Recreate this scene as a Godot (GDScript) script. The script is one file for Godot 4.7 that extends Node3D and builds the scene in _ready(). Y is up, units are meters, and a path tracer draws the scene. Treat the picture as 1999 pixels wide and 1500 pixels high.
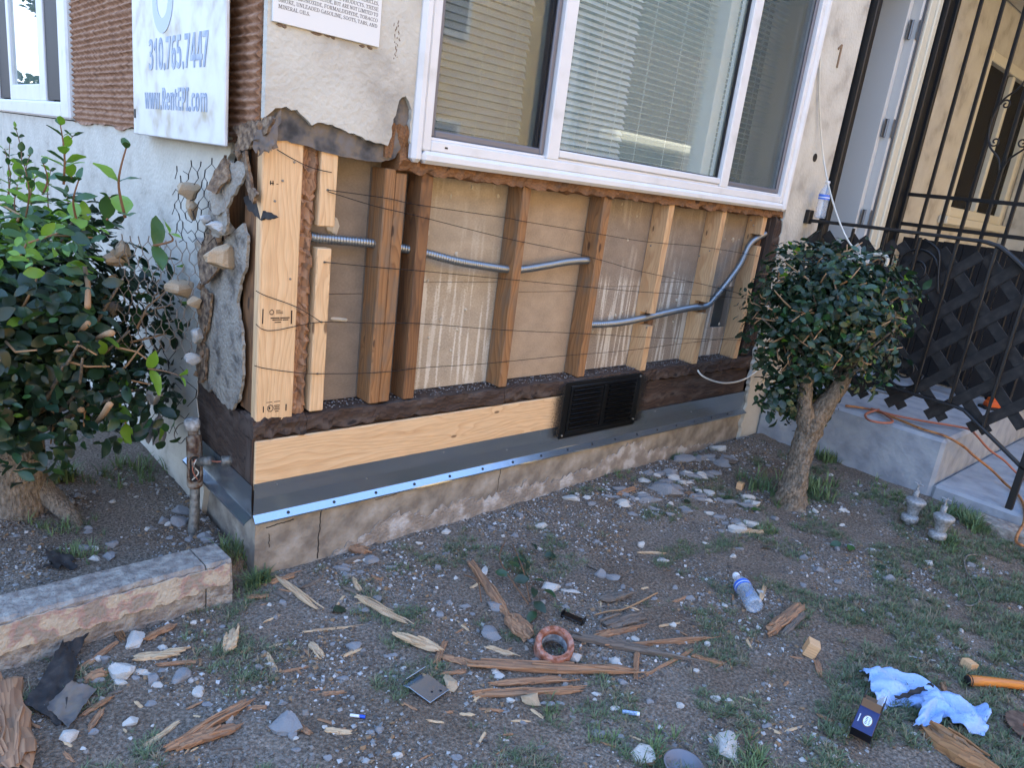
extends Node3D
# A house corner under repair: open wall framing below a window, yard with rubble, shrub, small tree and porch.

const EYE := Vector3(-0.88208, 1.36271, 2.01281)
const RIGHT := Vector3(0.74117, 0.12394, 0.65978)
const UPV := Vector3(0.09339, 0.95422, -0.28416)
const BACK := Vector3(-0.66479, 0.27223, 0.69566)
const FOCAL := 1405.1

var rng := RandomNumberGenerator.new()
var M := {}
var used := {}
var rocks: Array = []
var leaf_meshes: Array = []
var hn := FastNoiseLite.new()
var hn2 := FastNoiseLite.new()
var jn := FastNoiseLite.new()

# ---------- places measured on the photograph, as points of real planes ----------
func ray(u: float, v: float) -> Vector3:
	return RIGHT * ((u - 999.5) / FOCAL) - UPV * ((v - 750.0) / FOCAL) - BACK
func hx(u: float, v: float, x: float) -> Vector3:
	var d := ray(u, v)
	return EYE + d * ((x - EYE.x) / d.x)
func hy(u: float, v: float, y: float) -> Vector3:
	var d := ray(u, v)
	return EYE + d * ((y - EYE.y) / d.y)
func hz(u: float, v: float, z: float) -> Vector3:
	var d := ray(u, v)
	return EYE + d * ((z - EYE.z) / d.z)
func gp(u: float, v: float) -> Vector3:
	var p := hy(u, v, 0.0)
	for i in 4:
		p = hy(u, v, ground_height(p.x, p.z))
	return p
func px_size(p: Vector3, px: float) -> float:
	return px * absf((p - EYE).dot(-BACK)) / FOCAL
func to_px(p: Vector3) -> Vector2:
	var q := p - EYE
	var zc := -BACK.dot(q)
	return Vector2(999.5 + FOCAL * RIGHT.dot(q) / zc, 750.0 - FOCAL * UPV.dot(q) / zc)
func dist2(p: Vector3) -> float:
	return (p - EYE).length()
func ss(a: float, b: float, x: float) -> float:
	return smoothstep(a, b, x)

func ground_height(x: float, z: float) -> float:
	var bed := ss(-0.02, -0.08, z) * ss(0.03, -0.03, x) * 0.075
	var rise := ss(2.2, 3.0, x) * 0.07 * ss(-0.1, 0.1, z) * ss(1.7, 1.2, z)
	var near := ss(-0.6, 0.3, z) * 0.5 + 0.5
	var n := hn.get_noise_2d(x * 60.0, z * 60.0) * 0.012 + hn2.get_noise_2d(x * 100.0, z * 100.0) * 0.006
	var mound := 0.035 * exp(-((x - 1.9) * (x - 1.9) + (z - 0.12) * (z - 0.12) * 6.0) * 2.0)
	var strip := 0.012 * ss(0.25, 0.0, z) * ss(-0.05, 0.1, x)
	var far := ss(14.0, 8.0, absf(x)) * ss(12.0, 7.0, absf(z))
	return (bed + rise + n * near + mound + strip) * far - 0.0

# ---------- naming ----------
func numbered(called: String) -> String:
	if not used.has(called):
		used[called] = 0
		return called
	used[called] += 1
	return "%s_%03d" % [called, used[called]]
func tag(o: Node, label: String, category: String, group := "") -> void:
	o.set_meta("label", label)
	o.set_meta("category", category)
	if group != "":
		o.set_meta("group", group)
func thing(called: String, label: String, category: String, at := Vector3.ZERO, group := "") -> Node3D:
	var o := Node3D.new()
	o.name = numbered(called)
	add_child(o, true)
	o.position = at
	tag(o, label, category, group)
	return o
func part(parent: Node, called: String, mesh: Mesh, mat: Material, xf := Transform3D.IDENTITY) -> MeshInstance3D:
	var m := MeshInstance3D.new()
	m.name = called
	m.mesh = mesh
	m.material_override = mat
	m.transform = xf
	parent.add_child(m, true)
	return m
func solo(called: String, mesh: Mesh, mat: Material, xf: Transform3D, label: String, category: String, group := "") -> MeshInstance3D:
	var m := part(self, numbered(called), mesh, mat, xf)
	tag(m, label, category, group)
	return m
func struct(called: String, mesh: Mesh, mat: Material, xf := Transform3D.IDENTITY) -> MeshInstance3D:
	var m := part(self, called, mesh, mat, xf)
	m.set_meta("kind", "structure")
	return m
func at(p: Vector3) -> Transform3D:
	return Transform3D(Basis.IDENTITY, p)

# ---------- mesh helpers ----------
func st_new(smooth := false) -> SurfaceTool:
	var st := SurfaceTool.new()
	st.begin(Mesh.PRIMITIVE_TRIANGLES)
	st.set_smooth_group(0 if smooth else -1)
	return st
func done(st: SurfaceTool) -> ArrayMesh:
	st.generate_normals()
	return st.commit()
func tri(st: SurfaceTool, a: Vector3, b: Vector3, c: Vector3, ua := Vector2.ZERO, ub := Vector2.ZERO, uc := Vector2.ZERO) -> void:
	st.set_uv(ua)
	st.add_vertex(a)
	st.set_uv(uc)
	st.add_vertex(c)
	st.set_uv(ub)
	st.add_vertex(b)
func quad(st: SurfaceTool, a: Vector3, b: Vector3, c: Vector3, d: Vector3, ua := Vector2.ZERO, ub := Vector2.ZERO, uc := Vector2.ZERO, ud := Vector2.ZERO) -> void:
	tri(st, a, b, c, ua, ub, uc)
	tri(st, a, c, d, ua, uc, ud)
func tri_out(st: SurfaceTool, ctr: Vector3, a: Vector3, b: Vector3, c: Vector3, off: Vector2, along: int) -> void:
	var n := (b - a).cross(c - a)
	if n.dot((a + b + c) / 3.0 - ctr) < 0.0:
		var t := b
		b = c
		c = t
		n = -n
	var ax := n.abs()
	var k := 0
	if ax.y > ax.x and ax.y >= ax.z:
		k = 1
	elif ax.z > ax.x and ax.z > ax.y:
		k = 2
	var uvs: Array = []
	for p: Vector3 in [a, b, c]:
		var w := Vector2.ZERO
		if k == along:
			w = Vector2(p[(along + 1) % 3], p[(along + 2) % 3] * 0.35) * 2.0
		else:
			w = Vector2(p[3 - k - along], p[along])
		uvs.append(Vector2(w.x / 0.256, w.y / 2.048) + off)
	tri(st, a, b, c, uvs[0], uvs[1], uvs[2])
func add_box(st: SurfaceTool, c: Vector3, size: Vector3, bev := 0.003, off := Vector2.ZERO, along := -1, basis := Basis.IDENTITY) -> void:
	var h := size * 0.5
	bev = minf(bev, minf(h.x, minf(h.y, h.z)) * 0.6)
	if along < 0:
		along = 0
		if size.y > size.x and size.y >= size.z:
			along = 1
		elif size.z > size.x and size.z > size.y:
			along = 2
	var P := func(k: int, sx: int, sy: int, sz: int) -> Vector3:
		var s := Vector3(sx, sy, sz)
		var q := Vector3.ZERO
		for i in 3:
			q[i] = s[i] * (h[i] - (0.0 if i == k else bev))
		return q
	var tris: Array = []
	for k in 3:
		var i := (k + 1) % 3
		var j := (k + 2) % 3
		for s: int in [-1, 1]:
			var cs: Array = []
			for e: Array in [[-1, -1], [1, -1], [1, 1], [-1, 1]]:
				var sg := Vector3i.ZERO
				sg[k] = s
				sg[i] = e[0]
				sg[j] = e[1]
				cs.append(P.call(k, sg.x, sg.y, sg.z))
			tris.append([cs[0], cs[1], cs[2]])
			tris.append([cs[0], cs[2], cs[3]])
		for si: int in [-1, 1]:
			for sj: int in [-1, 1]:
				var s0 := Vector3i.ZERO
				s0[i] = si
				s0[j] = sj
				var s1 := s0
				s0[k] = -1
				s1[k] = 1
				var a: Vector3 = P.call(i, s0.x, s0.y, s0.z)
				var b: Vector3 = P.call(i, s1.x, s1.y, s1.z)
				var cc: Vector3 = P.call(j, s1.x, s1.y, s1.z)
				var d: Vector3 = P.call(j, s0.x, s0.y, s0.z)
				tris.append([a, b, cc])
				tris.append([a, cc, d])
	for sx: int in [-1, 1]:
		for sy: int in [-1, 1]:
			for sz: int in [-1, 1]:
				tris.append([P.call(0, sx, sy, sz), P.call(1, sx, sy, sz), P.call(2, sx, sy, sz)])
	if basis == Basis.IDENTITY:
		for t: Array in tris:
			tri_out(st, c, t[0] + c, t[1] + c, t[2] + c, off, along)
	else:
		for t: Array in tris:
			var n: Vector3 = (t[1] - t[0]).cross(t[2] - t[0])
			var a: Vector3 = t[0]
			var b: Vector3 = t[1]
			var e: Vector3 = t[2]
			if n.dot(a + b + e) < 0.0:
				b = t[2]
				e = t[1]
			var o2: int = (along + 1) % 3
			tri(st, basis * a + c, basis * b + c, basis * e + c, Vector2(a[o2] / 0.256, a[along] / 2.048) + off, Vector2(b[o2] / 0.256, b[along] / 2.048) + off, Vector2(e[o2] / 0.256, e[along] / 2.048) + off)
func box(size: Vector3, bev := 0.003, off := Vector2.ZERO, along := -1) -> ArrayMesh:
	var st := st_new()
	add_box(st, Vector3.ZERO, size, bev, off, along)
	return done(st)
func roff() -> Vector2:
	return Vector2(rng.randf() * 3.0, rng.randf() * 3.0)

func loft(st: SurfaceTool, rings: Array, cap := true, uvs := 1.0) -> void:
	var n: int = rings[0].size()
	var c0 := Vector3.ZERO
	for p: Vector3 in rings[0]:
		c0 += p / n
	var best := 0
	var vol := 0.0
	for i in n:
		var a: Vector3 = rings[0][i]
		var b: Vector3 = rings[0][(i + 1) % n]
		var c: Vector3 = rings[rings.size() / 2][i]
		vol += (b - a).cross(c - a).dot((a + b) * 0.5 - c0)
	var flip := vol < 0.0
	var len := 0.0
	for k in rings.size() - 1:
		var r0: PackedVector3Array = rings[k]
		var r1: PackedVector3Array = rings[k + 1]
		var l2: float = len + (r1[0] - r0[0]).length()
		var w := 0.0
		for i in n:
			var j := (i + 1) % n
			var w2: float = w + (r0[j] - r0[i]).length()
			var ua := Vector2(w / 0.256, len / 2.048) * uvs
			var ub := Vector2(w2 / 0.256, len / 2.048) * uvs
			var uc := Vector2(w2 / 0.256, l2 / 2.048) * uvs
			var ud := Vector2(w / 0.256, l2 / 2.048) * uvs
			if flip:
				quad(st, r0[i], r1[i], r1[j], r0[j], ua, ud, uc, ub)
			else:
				quad(st, r0[i], r0[j], r1[j], r1[i], ua, ub, uc, ud)
			w = w2
		len = l2
	if cap:
		for e in 2:
			var r: PackedVector3Array = rings[0] if e == 0 else rings[rings.size() - 1]
			var c := Vector3.ZERO
			for p in r:
				c += p / n
			for i in n:
				var j := (i + 1) % n
				var first := (e == 0) != flip
				if first:
					tri(st, c, r[j], r[i], Vector2.ZERO, Vector2(0.1, 0.01), Vector2(0.0, 0.02))
				else:
					tri(st, c, r[i], r[j], Vector2.ZERO, Vector2(0.1, 0.01), Vector2(0.0, 0.02))
func frame_rings(pts: PackedVector3Array, radii, sides: int, squash := 1.0, wob := 0.0) -> Array:
	var rings: Array = []
	var up := Vector3.UP
	var t0 := (pts[1] - pts[0]).normalized()
	if absf(t0.dot(up)) > 0.9:
		up = Vector3.RIGHT
	var nx := t0.cross(up).normalized()
	for i in pts.size():
		var t := (pts[mini(i + 1, pts.size() - 1)] - pts[maxi(i - 1, 0)]).normalized()
		nx = (nx - t * nx.dot(t)).normalized()
		var ny := t.cross(nx)
		var r: float = radii if (radii is float) else radii[i]
		var ring := PackedVector3Array()
		for s in sides:
			var a := TAU * s / sides
			var rr := r * (1.0 + wob * jn.get_noise_3d(pts[i].x * 900.0 + s * 40.0, pts[i].y * 900.0, pts[i].z * 900.0))
			ring.append(pts[i] + nx * cos(a) * rr + ny * sin(a) * rr * squash)
		rings.append(ring)
	return rings
func add_tube(st: SurfaceTool, pts: PackedVector3Array, radii, sides := 6, cap := true, wob := 0.0) -> void:
	loft(st, frame_rings(pts, radii, sides, 1.0, wob), cap)
func tube(pts: PackedVector3Array, radii, sides := 6, wob := 0.0) -> ArrayMesh:
	var st := st_new(true)
	add_tube(st, pts, radii, sides, true, wob)
	return done(st)
func smooth_path(keys: Array, steps := 6) -> PackedVector3Array:
	var out := PackedVector3Array()
	var n := keys.size()
	for i in n - 1:
		var p0: Vector3 = keys[maxi(i - 1, 0)]
		var p1: Vector3 = keys[i]
		var p2: Vector3 = keys[i + 1]
		var p3: Vector3 = keys[mini(i + 2, n - 1)]
		for s in steps:
			out.append(p1.cubic_interpolate(p2, p0, p3, float(s) / steps))
	out.append(keys[n - 1])
	return out
func lathe(profile: Array, sides := 24, smooth := true) -> ArrayMesh:
	var st := st_new(smooth)
	var rings: Array = []
	for q: Vector2 in profile:
		var r := PackedVector3Array()
		for s in sides:
			var a := TAU * s / sides
			r.append(Vector3(cos(a) * q.x, q.y, sin(a) * q.x))
		rings.append(r)
	for k in rings.size() - 1:
		for s in sides:
			var j := (s + 1) % sides
			var r0: PackedVector3Array = rings[k]
			var r1: PackedVector3Array = rings[k + 1]
			quad(st, r0[s], r1[s], r1[j], r0[j], Vector2(float(s) / sides, k * 0.1), Vector2(float(s) / sides, k * 0.1 + 0.1), Vector2((s + 1.0) / sides, k * 0.1 + 0.1), Vector2((s + 1.0) / sides, k * 0.1))
	return done(st)
# flat outline with thickness; map turns (x, y, depth) into a point
func extrude(poly: PackedVector2Array, d0: float, d1: float, map: Callable) -> ArrayMesh:
	var st := st_new()
	if Geometry2D.is_polygon_clockwise(poly):
		poly.reverse()
	var idx := Geometry2D.triangulate_polygon(poly)
	var P := func(i: int, d: float) -> Vector3: return map.call(poly[i].x, poly[i].y, d)
	var e1: Vector3 = P.call(1, d1) - P.call(0, d1)
	var e2: Vector3 = P.call(0, d1) - P.call(0, d0)
	var flip := false
	if idx.size() >= 3:
		var pa: Vector3 = P.call(idx[0], d1)
		var pb: Vector3 = P.call(idx[1], d1)
		var pc: Vector3 = P.call(idx[2], d1)
		flip = (pb - pa).cross(pc - pa).dot(e2) < 0.0
	for t in range(0, idx.size(), 3):
		var i := idx[t]
		var j := idx[t + 1]
		var k := idx[t + 2]
		if flip:
			var q := j
			j = k
			k = q
		var ui := poly[i] / Vector2(0.256, 2.048)
		var uj := poly[j] / Vector2(0.256, 2.048)
		var uk := poly[k] / Vector2(0.256, 2.048)
		tri(st, P.call(i, d1), P.call(j, d1), P.call(k, d1), ui, uj, uk)
		tri(st, P.call(i, d0), P.call(k, d0), P.call(j, d0), ui, uk, uj)
	var n := poly.size()
	var ctrn: Vector3
	for i in n:
		var j := (i + 1) % n
		var a: Vector3 = P.call(i, d1)
		var b: Vector3 = P.call(j, d1)
		var c: Vector3 = P.call(j, d0)
		var d: Vector3 = P.call(i, d0)
		var ua := Vector2(0, poly[i].y / 2.048)
		var ub := Vector2(0, poly[j].y / 2.048)
		var uc := Vector2(absf(d1 - d0) / 0.256, poly[j].y / 2.048)
		var ud := Vector2(absf(d1 - d0) / 0.256, poly[i].y / 2.048)
		# polygon runs counter-clockwise: outside lies to the right of each edge
		var outw: Vector3 = (b - a).cross(e2)
		if (flip):
			outw = -outw
		var nn := (b - a).cross(c - a)
		if nn.dot(outw) > 0.0:
			quad(st, a, b, c, d, ua, ub, uc, ud)
		else:
			quad(st, a, d, c, b, ua, ud, uc, ub)
	return done(st)
func zmap(x: float, y: float, d: float) -> Vector3:
	return Vector3(x, y, d)
func xmap(x: float, y: float, d: float) -> Vector3:
	return Vector3(d, y, x)
func jag(pts: Array, step: float, amp: float, sd: float) -> PackedVector2Array:
	var out := PackedVector2Array()
	for i in pts.size() - 1:
		var a: Vector2 = pts[i]
		var b: Vector2 = pts[i + 1]
		var n := maxi(1, int((b - a).length() / step))
		var nrm := (b - a).orthogonal().normalized()
		for k in n:
			var t := float(k) / n
			var p := a.lerp(b, t)
			var o := jn.get_noise_2d(p.x * 2600.0 + sd, p.y * 2600.0) * amp * 1.6 + jn.get_noise_2d(p.x * 700.0 + sd * 2.0, p.y * 700.0) * amp
			if k == 0 and i == 0:
				o = 0.0
			out.append(p + nrm * o)
	out.append(pts[pts.size() - 1])
	return out
# crumpled sheet between four corners, with thickness and ragged borders
func sheet(p00: Vector3, p10: Vector3, p11: Vector3, p01: Vector3, nx: int, ny: int, amp: float, ragged: float, sd: float, thick := 0.0015) -> ArrayMesh:
	var st := st_new(true)
	var nrm := (p10 - p00).cross(p01 - p00).normalized()
	var top: Array = []
	var size := maxf((p10 - p00).length(), (p01 - p00).length())
	for j in ny + 1:
		var row := PackedVector3Array()
		for i in nx + 1:
			var s := float(i) / nx
			var t := float(j) / ny
			var p := p00.lerp(p10, s).lerp(p01.lerp(p11, s), t)
			var f := 260.0 / size
			p += nrm * (jn.get_noise_3d(s * 150.0 + sd, t * 150.0, sd) * amp * 2.0 + jn.get_noise_3d(s * 500.0 + sd, t * 500.0, sd) * amp * 0.6)
			if i == 0 or i == nx:
				p += (p10 - p00).normalized() * ragged * jn.get_noise_2d(t * 900.0 + sd, i * 70.0) * 2.2
			if j == 0 or j == ny:
				p += (p01 - p00).normalized() * ragged * jn.get_noise_2d(s * 900.0 + sd, j * 50.0 + 400.0) * 2.2
			row.append(p)
		top.append(row)
	slab(st, top, nrm * thick)
	return done(st)
func slab(st: SurfaceTool, top: Array, down: Vector3) -> void:
	var ny := top.size() - 1
	var nx: int = top[0].size() - 1
	var U := func(i: int, j: int) -> Vector2: return Vector2(float(i) / nx, float(j) / ny)
	for j in ny:
		for i in nx:
			var a: Vector3 = top[j][i]
			var b: Vector3 = top[j][i + 1]
			var c: Vector3 = top[j + 1][i + 1]
			var d: Vector3 = top[j + 1][i]
			st.set_smooth_group(0)
			quad(st, a, b, c, d, U.call(i, j), U.call(i + 1, j), U.call(i + 1, j + 1), U.call(i, j + 1))
			st.set_smooth_group(1)
			quad(st, a - down, d - down, c - down, b - down, U.call(i, j), U.call(i, j + 1), U.call(i + 1, j + 1), U.call(i + 1, j))
	st.set_smooth_group(-1)
	for i in nx:
		quad(st, top[0][i + 1], top[0][i], top[0][i] - down, top[0][i + 1] - down)
		quad(st, top[ny][i], top[ny][i + 1], top[ny][i + 1] - down, top[ny][i] - down)
	for j in ny:
		quad(st, top[j][0], top[j + 1][0], top[j + 1][0] - down, top[j][0] - down)
		quad(st, top[j + 1][nx], top[j][nx], top[j][nx] - down, top[j + 1][nx] - down)
# rough piece of wood along +x, centred: w across z, t high
func splinter(L: float, w: float, t: float, sd: int, blunt := 0.15, bend := 0.0) -> ArrayMesh:
	var r := RandomNumberGenerator.new()
	r.seed = sd
	var n := 9
	var rings: Array = []
	var ph := r.randf() * TAU
	var drift := 0.0
	for i in n:
		var s := float(i) / (n - 1)
		var e0 := clampf(s / (0.12 + r.randf() * 0.1), 0.0, 1.0)
		var e1 := clampf((1.0 - s) / (0.15 + r.randf() * 0.15), 0.0, 1.0)
		var prof := lerpf(blunt, 1.0, minf(e0, e1)) * r.randf_range(0.72, 1.1)
		drift += r.randf_range(-0.09, 0.09) * w
		var c := Vector3((s - 0.5) * L, t * 0.1 * sin(s * 5.0 + ph), drift + bend * L * (sin(s * PI) - 0.6))
		var hw := w * 0.5 * prof
		var ht := t * 0.5 * lerpf(0.45, 1.0, minf(e0, e1)) * r.randf_range(0.85, 1.1)
		var ring := PackedVector3Array()
		for q: Vector2 in [Vector2(-1, -0.7), Vector2(-0.5, -1), Vector2(0.6, -1), Vector2(1, -0.5), Vector2(0.9, 0.5), Vector2(0.35, 1), Vector2(0.0, 0.72), Vector2(-0.45, 0.95), Vector2(-0.95, 0.4)]:
			var jx := r.randf_range(-0.02, 0.02) * L
			if i == 0:
				jx = r.randf_range(-0.03, 0.13) * L
			elif i == n - 1:
				jx = r.randf_range(-0.16, 0.03) * L
			ring.append(c + Vector3(jx, q.y * ht * r.randf_range(0.8, 1.1), q.x * hw * r.randf_range(0.88, 1.1)))
		rings.append(ring)
	var st := st_new()
	loft(st, rings, true)
	# loose fibres along the piece
	for k in (5 if L > 0.08 else 2):
		var a0 := r.randf_range(-0.55, 0.15) * L
		var fl := r.randf_range(0.3, 0.6) * L
		var zo := r.randf_range(-0.5, 0.5) * w
		var fw := w * r.randf_range(0.10, 0.26)
		var fr: Array = []
		for i in 5:
			var s := i / 4.0
			var q := fw * (1.0 - 0.8 * absf(s - 0.4))
			var c := Vector3(a0 + s * fl, t * r.randf_range(0.18, 0.5), zo + (s - 0.5) * w * r.randf_range(-0.3, 0.3))
			fr.append(PackedVector3Array([c + Vector3(0, -q * 0.5, -q * 0.5), c + Vector3(0, -q * 0.4, q * 0.6), c + Vector3(0, q * 0.5, q * 0.2), c + Vector3(0, q * 0.3, -q * 0.5)]))
		loft(st, fr, true)
	return done(st)
# rough board of given box: x long, y high, z deep, sections jittered
func rough_board(size: Vector3, sd: int, amp: float, n := 40) -> ArrayMesh:
	var r := RandomNumberGenerator.new()
	r.seed = sd
	var rings: Array = []
	for i in n + 1:
		var s := float(i) / n
		var ring := PackedVector3Array()
		var x := (s - 0.5) * size.x
		for q: Vector2 in [Vector2(-1, -1), Vector2(0.3, -1), Vector2(1, -0.9), Vector2(1, -0.3), Vector2(1, 0.35), Vector2(0.95, 0.95), Vector2(0.3, 1), Vector2(-1, 1)]:
			var j := jn.get_noise_3d(x * 1500.0, q.x * 60.0 + sd, q.y * 60.0) * amp * 1.8 + r.randf_range(-amp, amp) * 0.35
			var k := 1.0 if q.x > 0.0 else 0.2
			ring.append(Vector3(x, q.y * (size.y * 0.5 + j * k), q.x * size.z * 0.5 + j * k))
		rings.append(ring)
	var st := st_new()
	loft(st, rings, true)
	return done(st)
func make_rock(sd: int) -> ArrayMesh:
	var r := RandomNumberGenerator.new()
	r.seed = sd
	var sp := SphereMesh.new()
	sp.radial_segments = 16
	sp.rings = 9
	var planes: Array = []
	for i in 17:
		var d := Vector3(r.randfn(), r.randfn(), r.randfn()).normalized()
		planes.append([d, r.randf_range(0.27, 0.42)])
	var arr := sp.get_mesh_arrays()
	var vs: PackedVector3Array = arr[Mesh.ARRAY_VERTEX]
	var ix: PackedInt32Array = arr[Mesh.ARRAY_INDEX]
	var nv := PackedVector3Array()
	for p in vs:
		var q := p.normalized() * 0.55
		for pl: Array in planes:
			var d: float = q.dot(pl[0])
			if d > pl[1]:
				q -= pl[0] * (d - pl[1])
		q *= 1.0 + jn.get_noise_3d(q.x * 260.0 + sd * 31.0, q.y * 260.0, q.z * 260.0) * 0.12
		nv.append(q)
	var st := st_new()
	for t in range(0, ix.size(), 3):
		var a := nv[ix[t]]
		var b := nv[ix[t + 1]]
		var c := nv[ix[t + 2]]
		if (b - a).cross(c - a).length() < 1e-7:
			continue
		st.set_uv(Vector2.ZERO)
		st.add_vertex(a)
		st.add_vertex(b)
		st.add_vertex(c)
	return done(st)
func make_leaf(sd: int, wide: float, fold: float, curl: float) -> ArrayMesh:
	var st := st_new(true)
	var n := 5
	var mid: Array = []
	var lf: Array = []
	var rt: Array = []
	for i in n + 1:
		var s := float(i) / n
		var w := wide * pow(sin(PI * clampf(s * 0.96 + 0.02, 0.0, 1.0)), 0.75) * (1.0 - 0.15 * s)
		var c := Vector3(0, -curl * s * s, s)
		mid.append(c)
		var wav := 0.03 * sin(s * 9.0 + sd)
		lf.append(c + Vector3(-w, w * fold + wav, 0))
		rt.append(c + Vector3(w, w * fold - wav, 0))
	for i in n:
		var s0 := float(i) / n
		var s1 := (i + 1.0) / n
		quad(st, lf[i], lf[i + 1], mid[i + 1], mid[i], Vector2(0, s0), Vector2(0, s1), Vector2(0.5, s1), Vector2(0.5, s0))
		quad(st, mid[i], mid[i + 1], rt[i + 1], rt[i], Vector2(0.5, s0), Vector2(0.5, s1), Vector2(1, s1), Vector2(1, s0))
	return done(st)
func text_mesh(s: String, size: float, depth: float, font: Font) -> TextMesh:
	var t := TextMesh.new()
	t.text = s
	t.font = font
	t.font_size = 48
	t.pixel_size = size / 48.0
	t.depth = depth
	return t

# ---------- materials ----------
func noise(freq: float, sd: int, oct := 4, kind := FastNoiseLite.TYPE_SIMPLEX_SMOOTH) -> FastNoiseLite:
	var n := FastNoiseLite.new()
	n.noise_type = kind
	n.seed = sd
	n.frequency = freq
	n.fractal_octaves = oct
	return n
func ntex(freq: float, sd: int, cols: Array, stops: Array, size := 512, oct := 4) -> NoiseTexture2D:
	var t := NoiseTexture2D.new()
	t.width = size
	t.height = size
	t.seamless = true
	t.noise = noise(freq, sd, oct)
	var g := Gradient.new()
	g.offsets = PackedFloat32Array(stops)
	g.colors = PackedColorArray(cols)
	t.color_ramp = g
	return t
func nnorm(freq: float, sd: int, strength: float, size := 512, oct := 4) -> NoiseTexture2D:
	var t := NoiseTexture2D.new()
	t.width = size
	t.height = size
	t.seamless = true
	t.as_normal_map = true
	t.bump_strength = strength
	t.noise = noise(freq, sd, oct)
	return t
func plain(c: Color, rough := 0.7, metal := 0.0) -> StandardMaterial3D:
	var m := StandardMaterial3D.new()
	m.albedo_color = c
	m.roughness = rough
	m.metallic = metal
	return m
func tri_mat(tex: Texture2D, norm: Texture2D, scale: float, rough := 0.9, world := true, nscale := 1.0) -> StandardMaterial3D:
	var m := StandardMaterial3D.new()
	m.albedo_texture = tex
	if norm:
		m.normal_enabled = true
		m.normal_texture = norm
		m.normal_scale = nscale
	m.roughness = rough
	m.uv1_triplanar = true
	m.uv1_world_triplanar = world
	m.uv1_scale = Vector3.ONE * scale
	return m
# wood: growth rings, fibres and knots on a 0.256 x 2.048 m patch
func wood_tex(sd: int, light: Color, dark: Color, stain: Color, knots: int, contrast: float, stain_amt: float) -> ImageTexture:
	var W := 256
	var H := 1024
	var r := RandomNumberGenerator.new()
	r.seed = sd
	var n1 := noise(0.01, sd, 3)
	var n2 := noise(0.05, sd + 7, 2)
	var n3 := noise(0.012, sd + 13, 4)
	var ks: Array = []
	for k in knots:
		ks.append([r.randf() * W, r.randf() * H, r.randf_range(4.0, 9.0)])
	var data := PackedByteArray()
	data.resize(W * H * 3)
	var o := 0
	for y in H:
		# mirror halves so that the ends meet
		var yy := float(absi(y - H / 2))
		for x in W:
			var xx := float(x)
			var q := xx * 0.055 + n1.get_noise_2d(xx * 0.55, yy * 0.22) * 3.2
			var kd := 0.0
			for k: Array in ks:
				var dx: float = xx - k[0]
				var dy: float = (y - k[1]) * 0.75
				var d2: float = dx * dx + dy * dy
				if d2 < 9000.0:
					var d := sqrt(d2)
					q += 2.6 * exp(-d / (k[2] * 2.6)) * signf(dx + 0.1)
					kd = maxf(kd, 1.0 - smoothstep(k[2] * 0.55, k[2] * 1.15, d))
			var f := q - floorf(q)
			var ring := pow(f, 2.2) if f < 0.88 else (1.0 - f) / 0.12
			var fib := n2.get_noise_2d(xx * 9.0, yy * 0.45)
			var st := clampf(n3.get_noise_2d(xx * 1.6, yy * 0.7) * 1.6 + 0.15, 0.0, 1.0) * stain_amt
			var c := light.lerp(dark, clampf(ring * contrast + fib * 0.18 * contrast + 0.08, 0.0, 1.0))
			c = c.lerp(stain, st)
			c = c.lerp(dark.darkened(0.45), kd * 0.8)
			c = c * (1.0 + fib * 0.1)
			data[o] = clampi(int(c.r * 255.0), 0, 255)
			data[o + 1] = clampi(int(c.g * 255.0), 0, 255)
			data[o + 2] = clampi(int(c.b * 255.0), 0, 255)
			o += 3
	return ImageTexture.create_from_image(Image.create_from_data(W, H, false, Image.FORMAT_RGB8, data))
func wood_mat(tex: Texture2D, rough := 0.75, tint := Color.WHITE) -> StandardMaterial3D:
	var m := plain(tint, rough)
	m.albedo_texture = tex
	m.normal_enabled = true
	m.normal_texture = M["fibre_n"]
	m.normal_scale = 0.5
	return m
# gypsum back: tan paper with pale plaster runs in places
func lath_tex(sd: int, base: Color, runs: float, low: float) -> ImageTexture:
	var W := 256
	var H := 512
	var n1 := noise(0.02, sd, 4)
	var n2 := noise(0.09, sd + 3, 2)
	var n3 := noise(0.2, sd + 5, 3)
	var data := PackedByteArray()
	data.resize(W * H * 3)
	var o := 0
	var white := Color(0.80, 0.77, 0.70)
	for y in H:
		var start := smoothstep(0.5 - 0.06, 0.5 + 0.02, float(y) / H)
		for x in W:
			var a := n1.get_noise_2d(x, y)
			var g := n3.get_noise_2d(x, y)
			var streak := smoothstep(0.02, 0.42, n2.get_noise_2d(x * 0.8, y * 0.03) + 0.14 * g)
			var patch := smoothstep(0.0, 0.5, n1.get_noise_2d(x * 0.7 + 400.0, y * 0.35) + 0.25)
			var k := clampf(streak * (runs * patch + low * start), 0.0, 0.85)
			var film := clampf(low * start * 0.25 + runs * 0.2 * patch, 0.0, 1.0)
			var c := base * (1.0 + a * 0.08 + g * 0.07)
			c = c.lerp(white, clampf(k + film * (0.6 + g), 0.0, 0.9))
			data[o] = clampi(int(c.r * 255.0), 0, 255)
			data[o + 1] = clampi(int(c.g * 255.0), 0, 255)
			data[o + 2] = clampi(int(c.b * 255.0), 0, 255)
			o += 3
	return ImageTexture.create_from_image(Image.create_from_data(W, H, false, Image.FORMAT_RGB8, data))
func blotch_tex(sd: int, W: int, H: int, f: Callable) -> ImageTexture:
	var img := Image.create_empty(W, H, false, Image.FORMAT_RGBA8)
	for y in H:
		for x in W:
			img.set_pixel(x, y, f.call(x, y))
	return ImageTexture.create_from_image(img)

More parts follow.
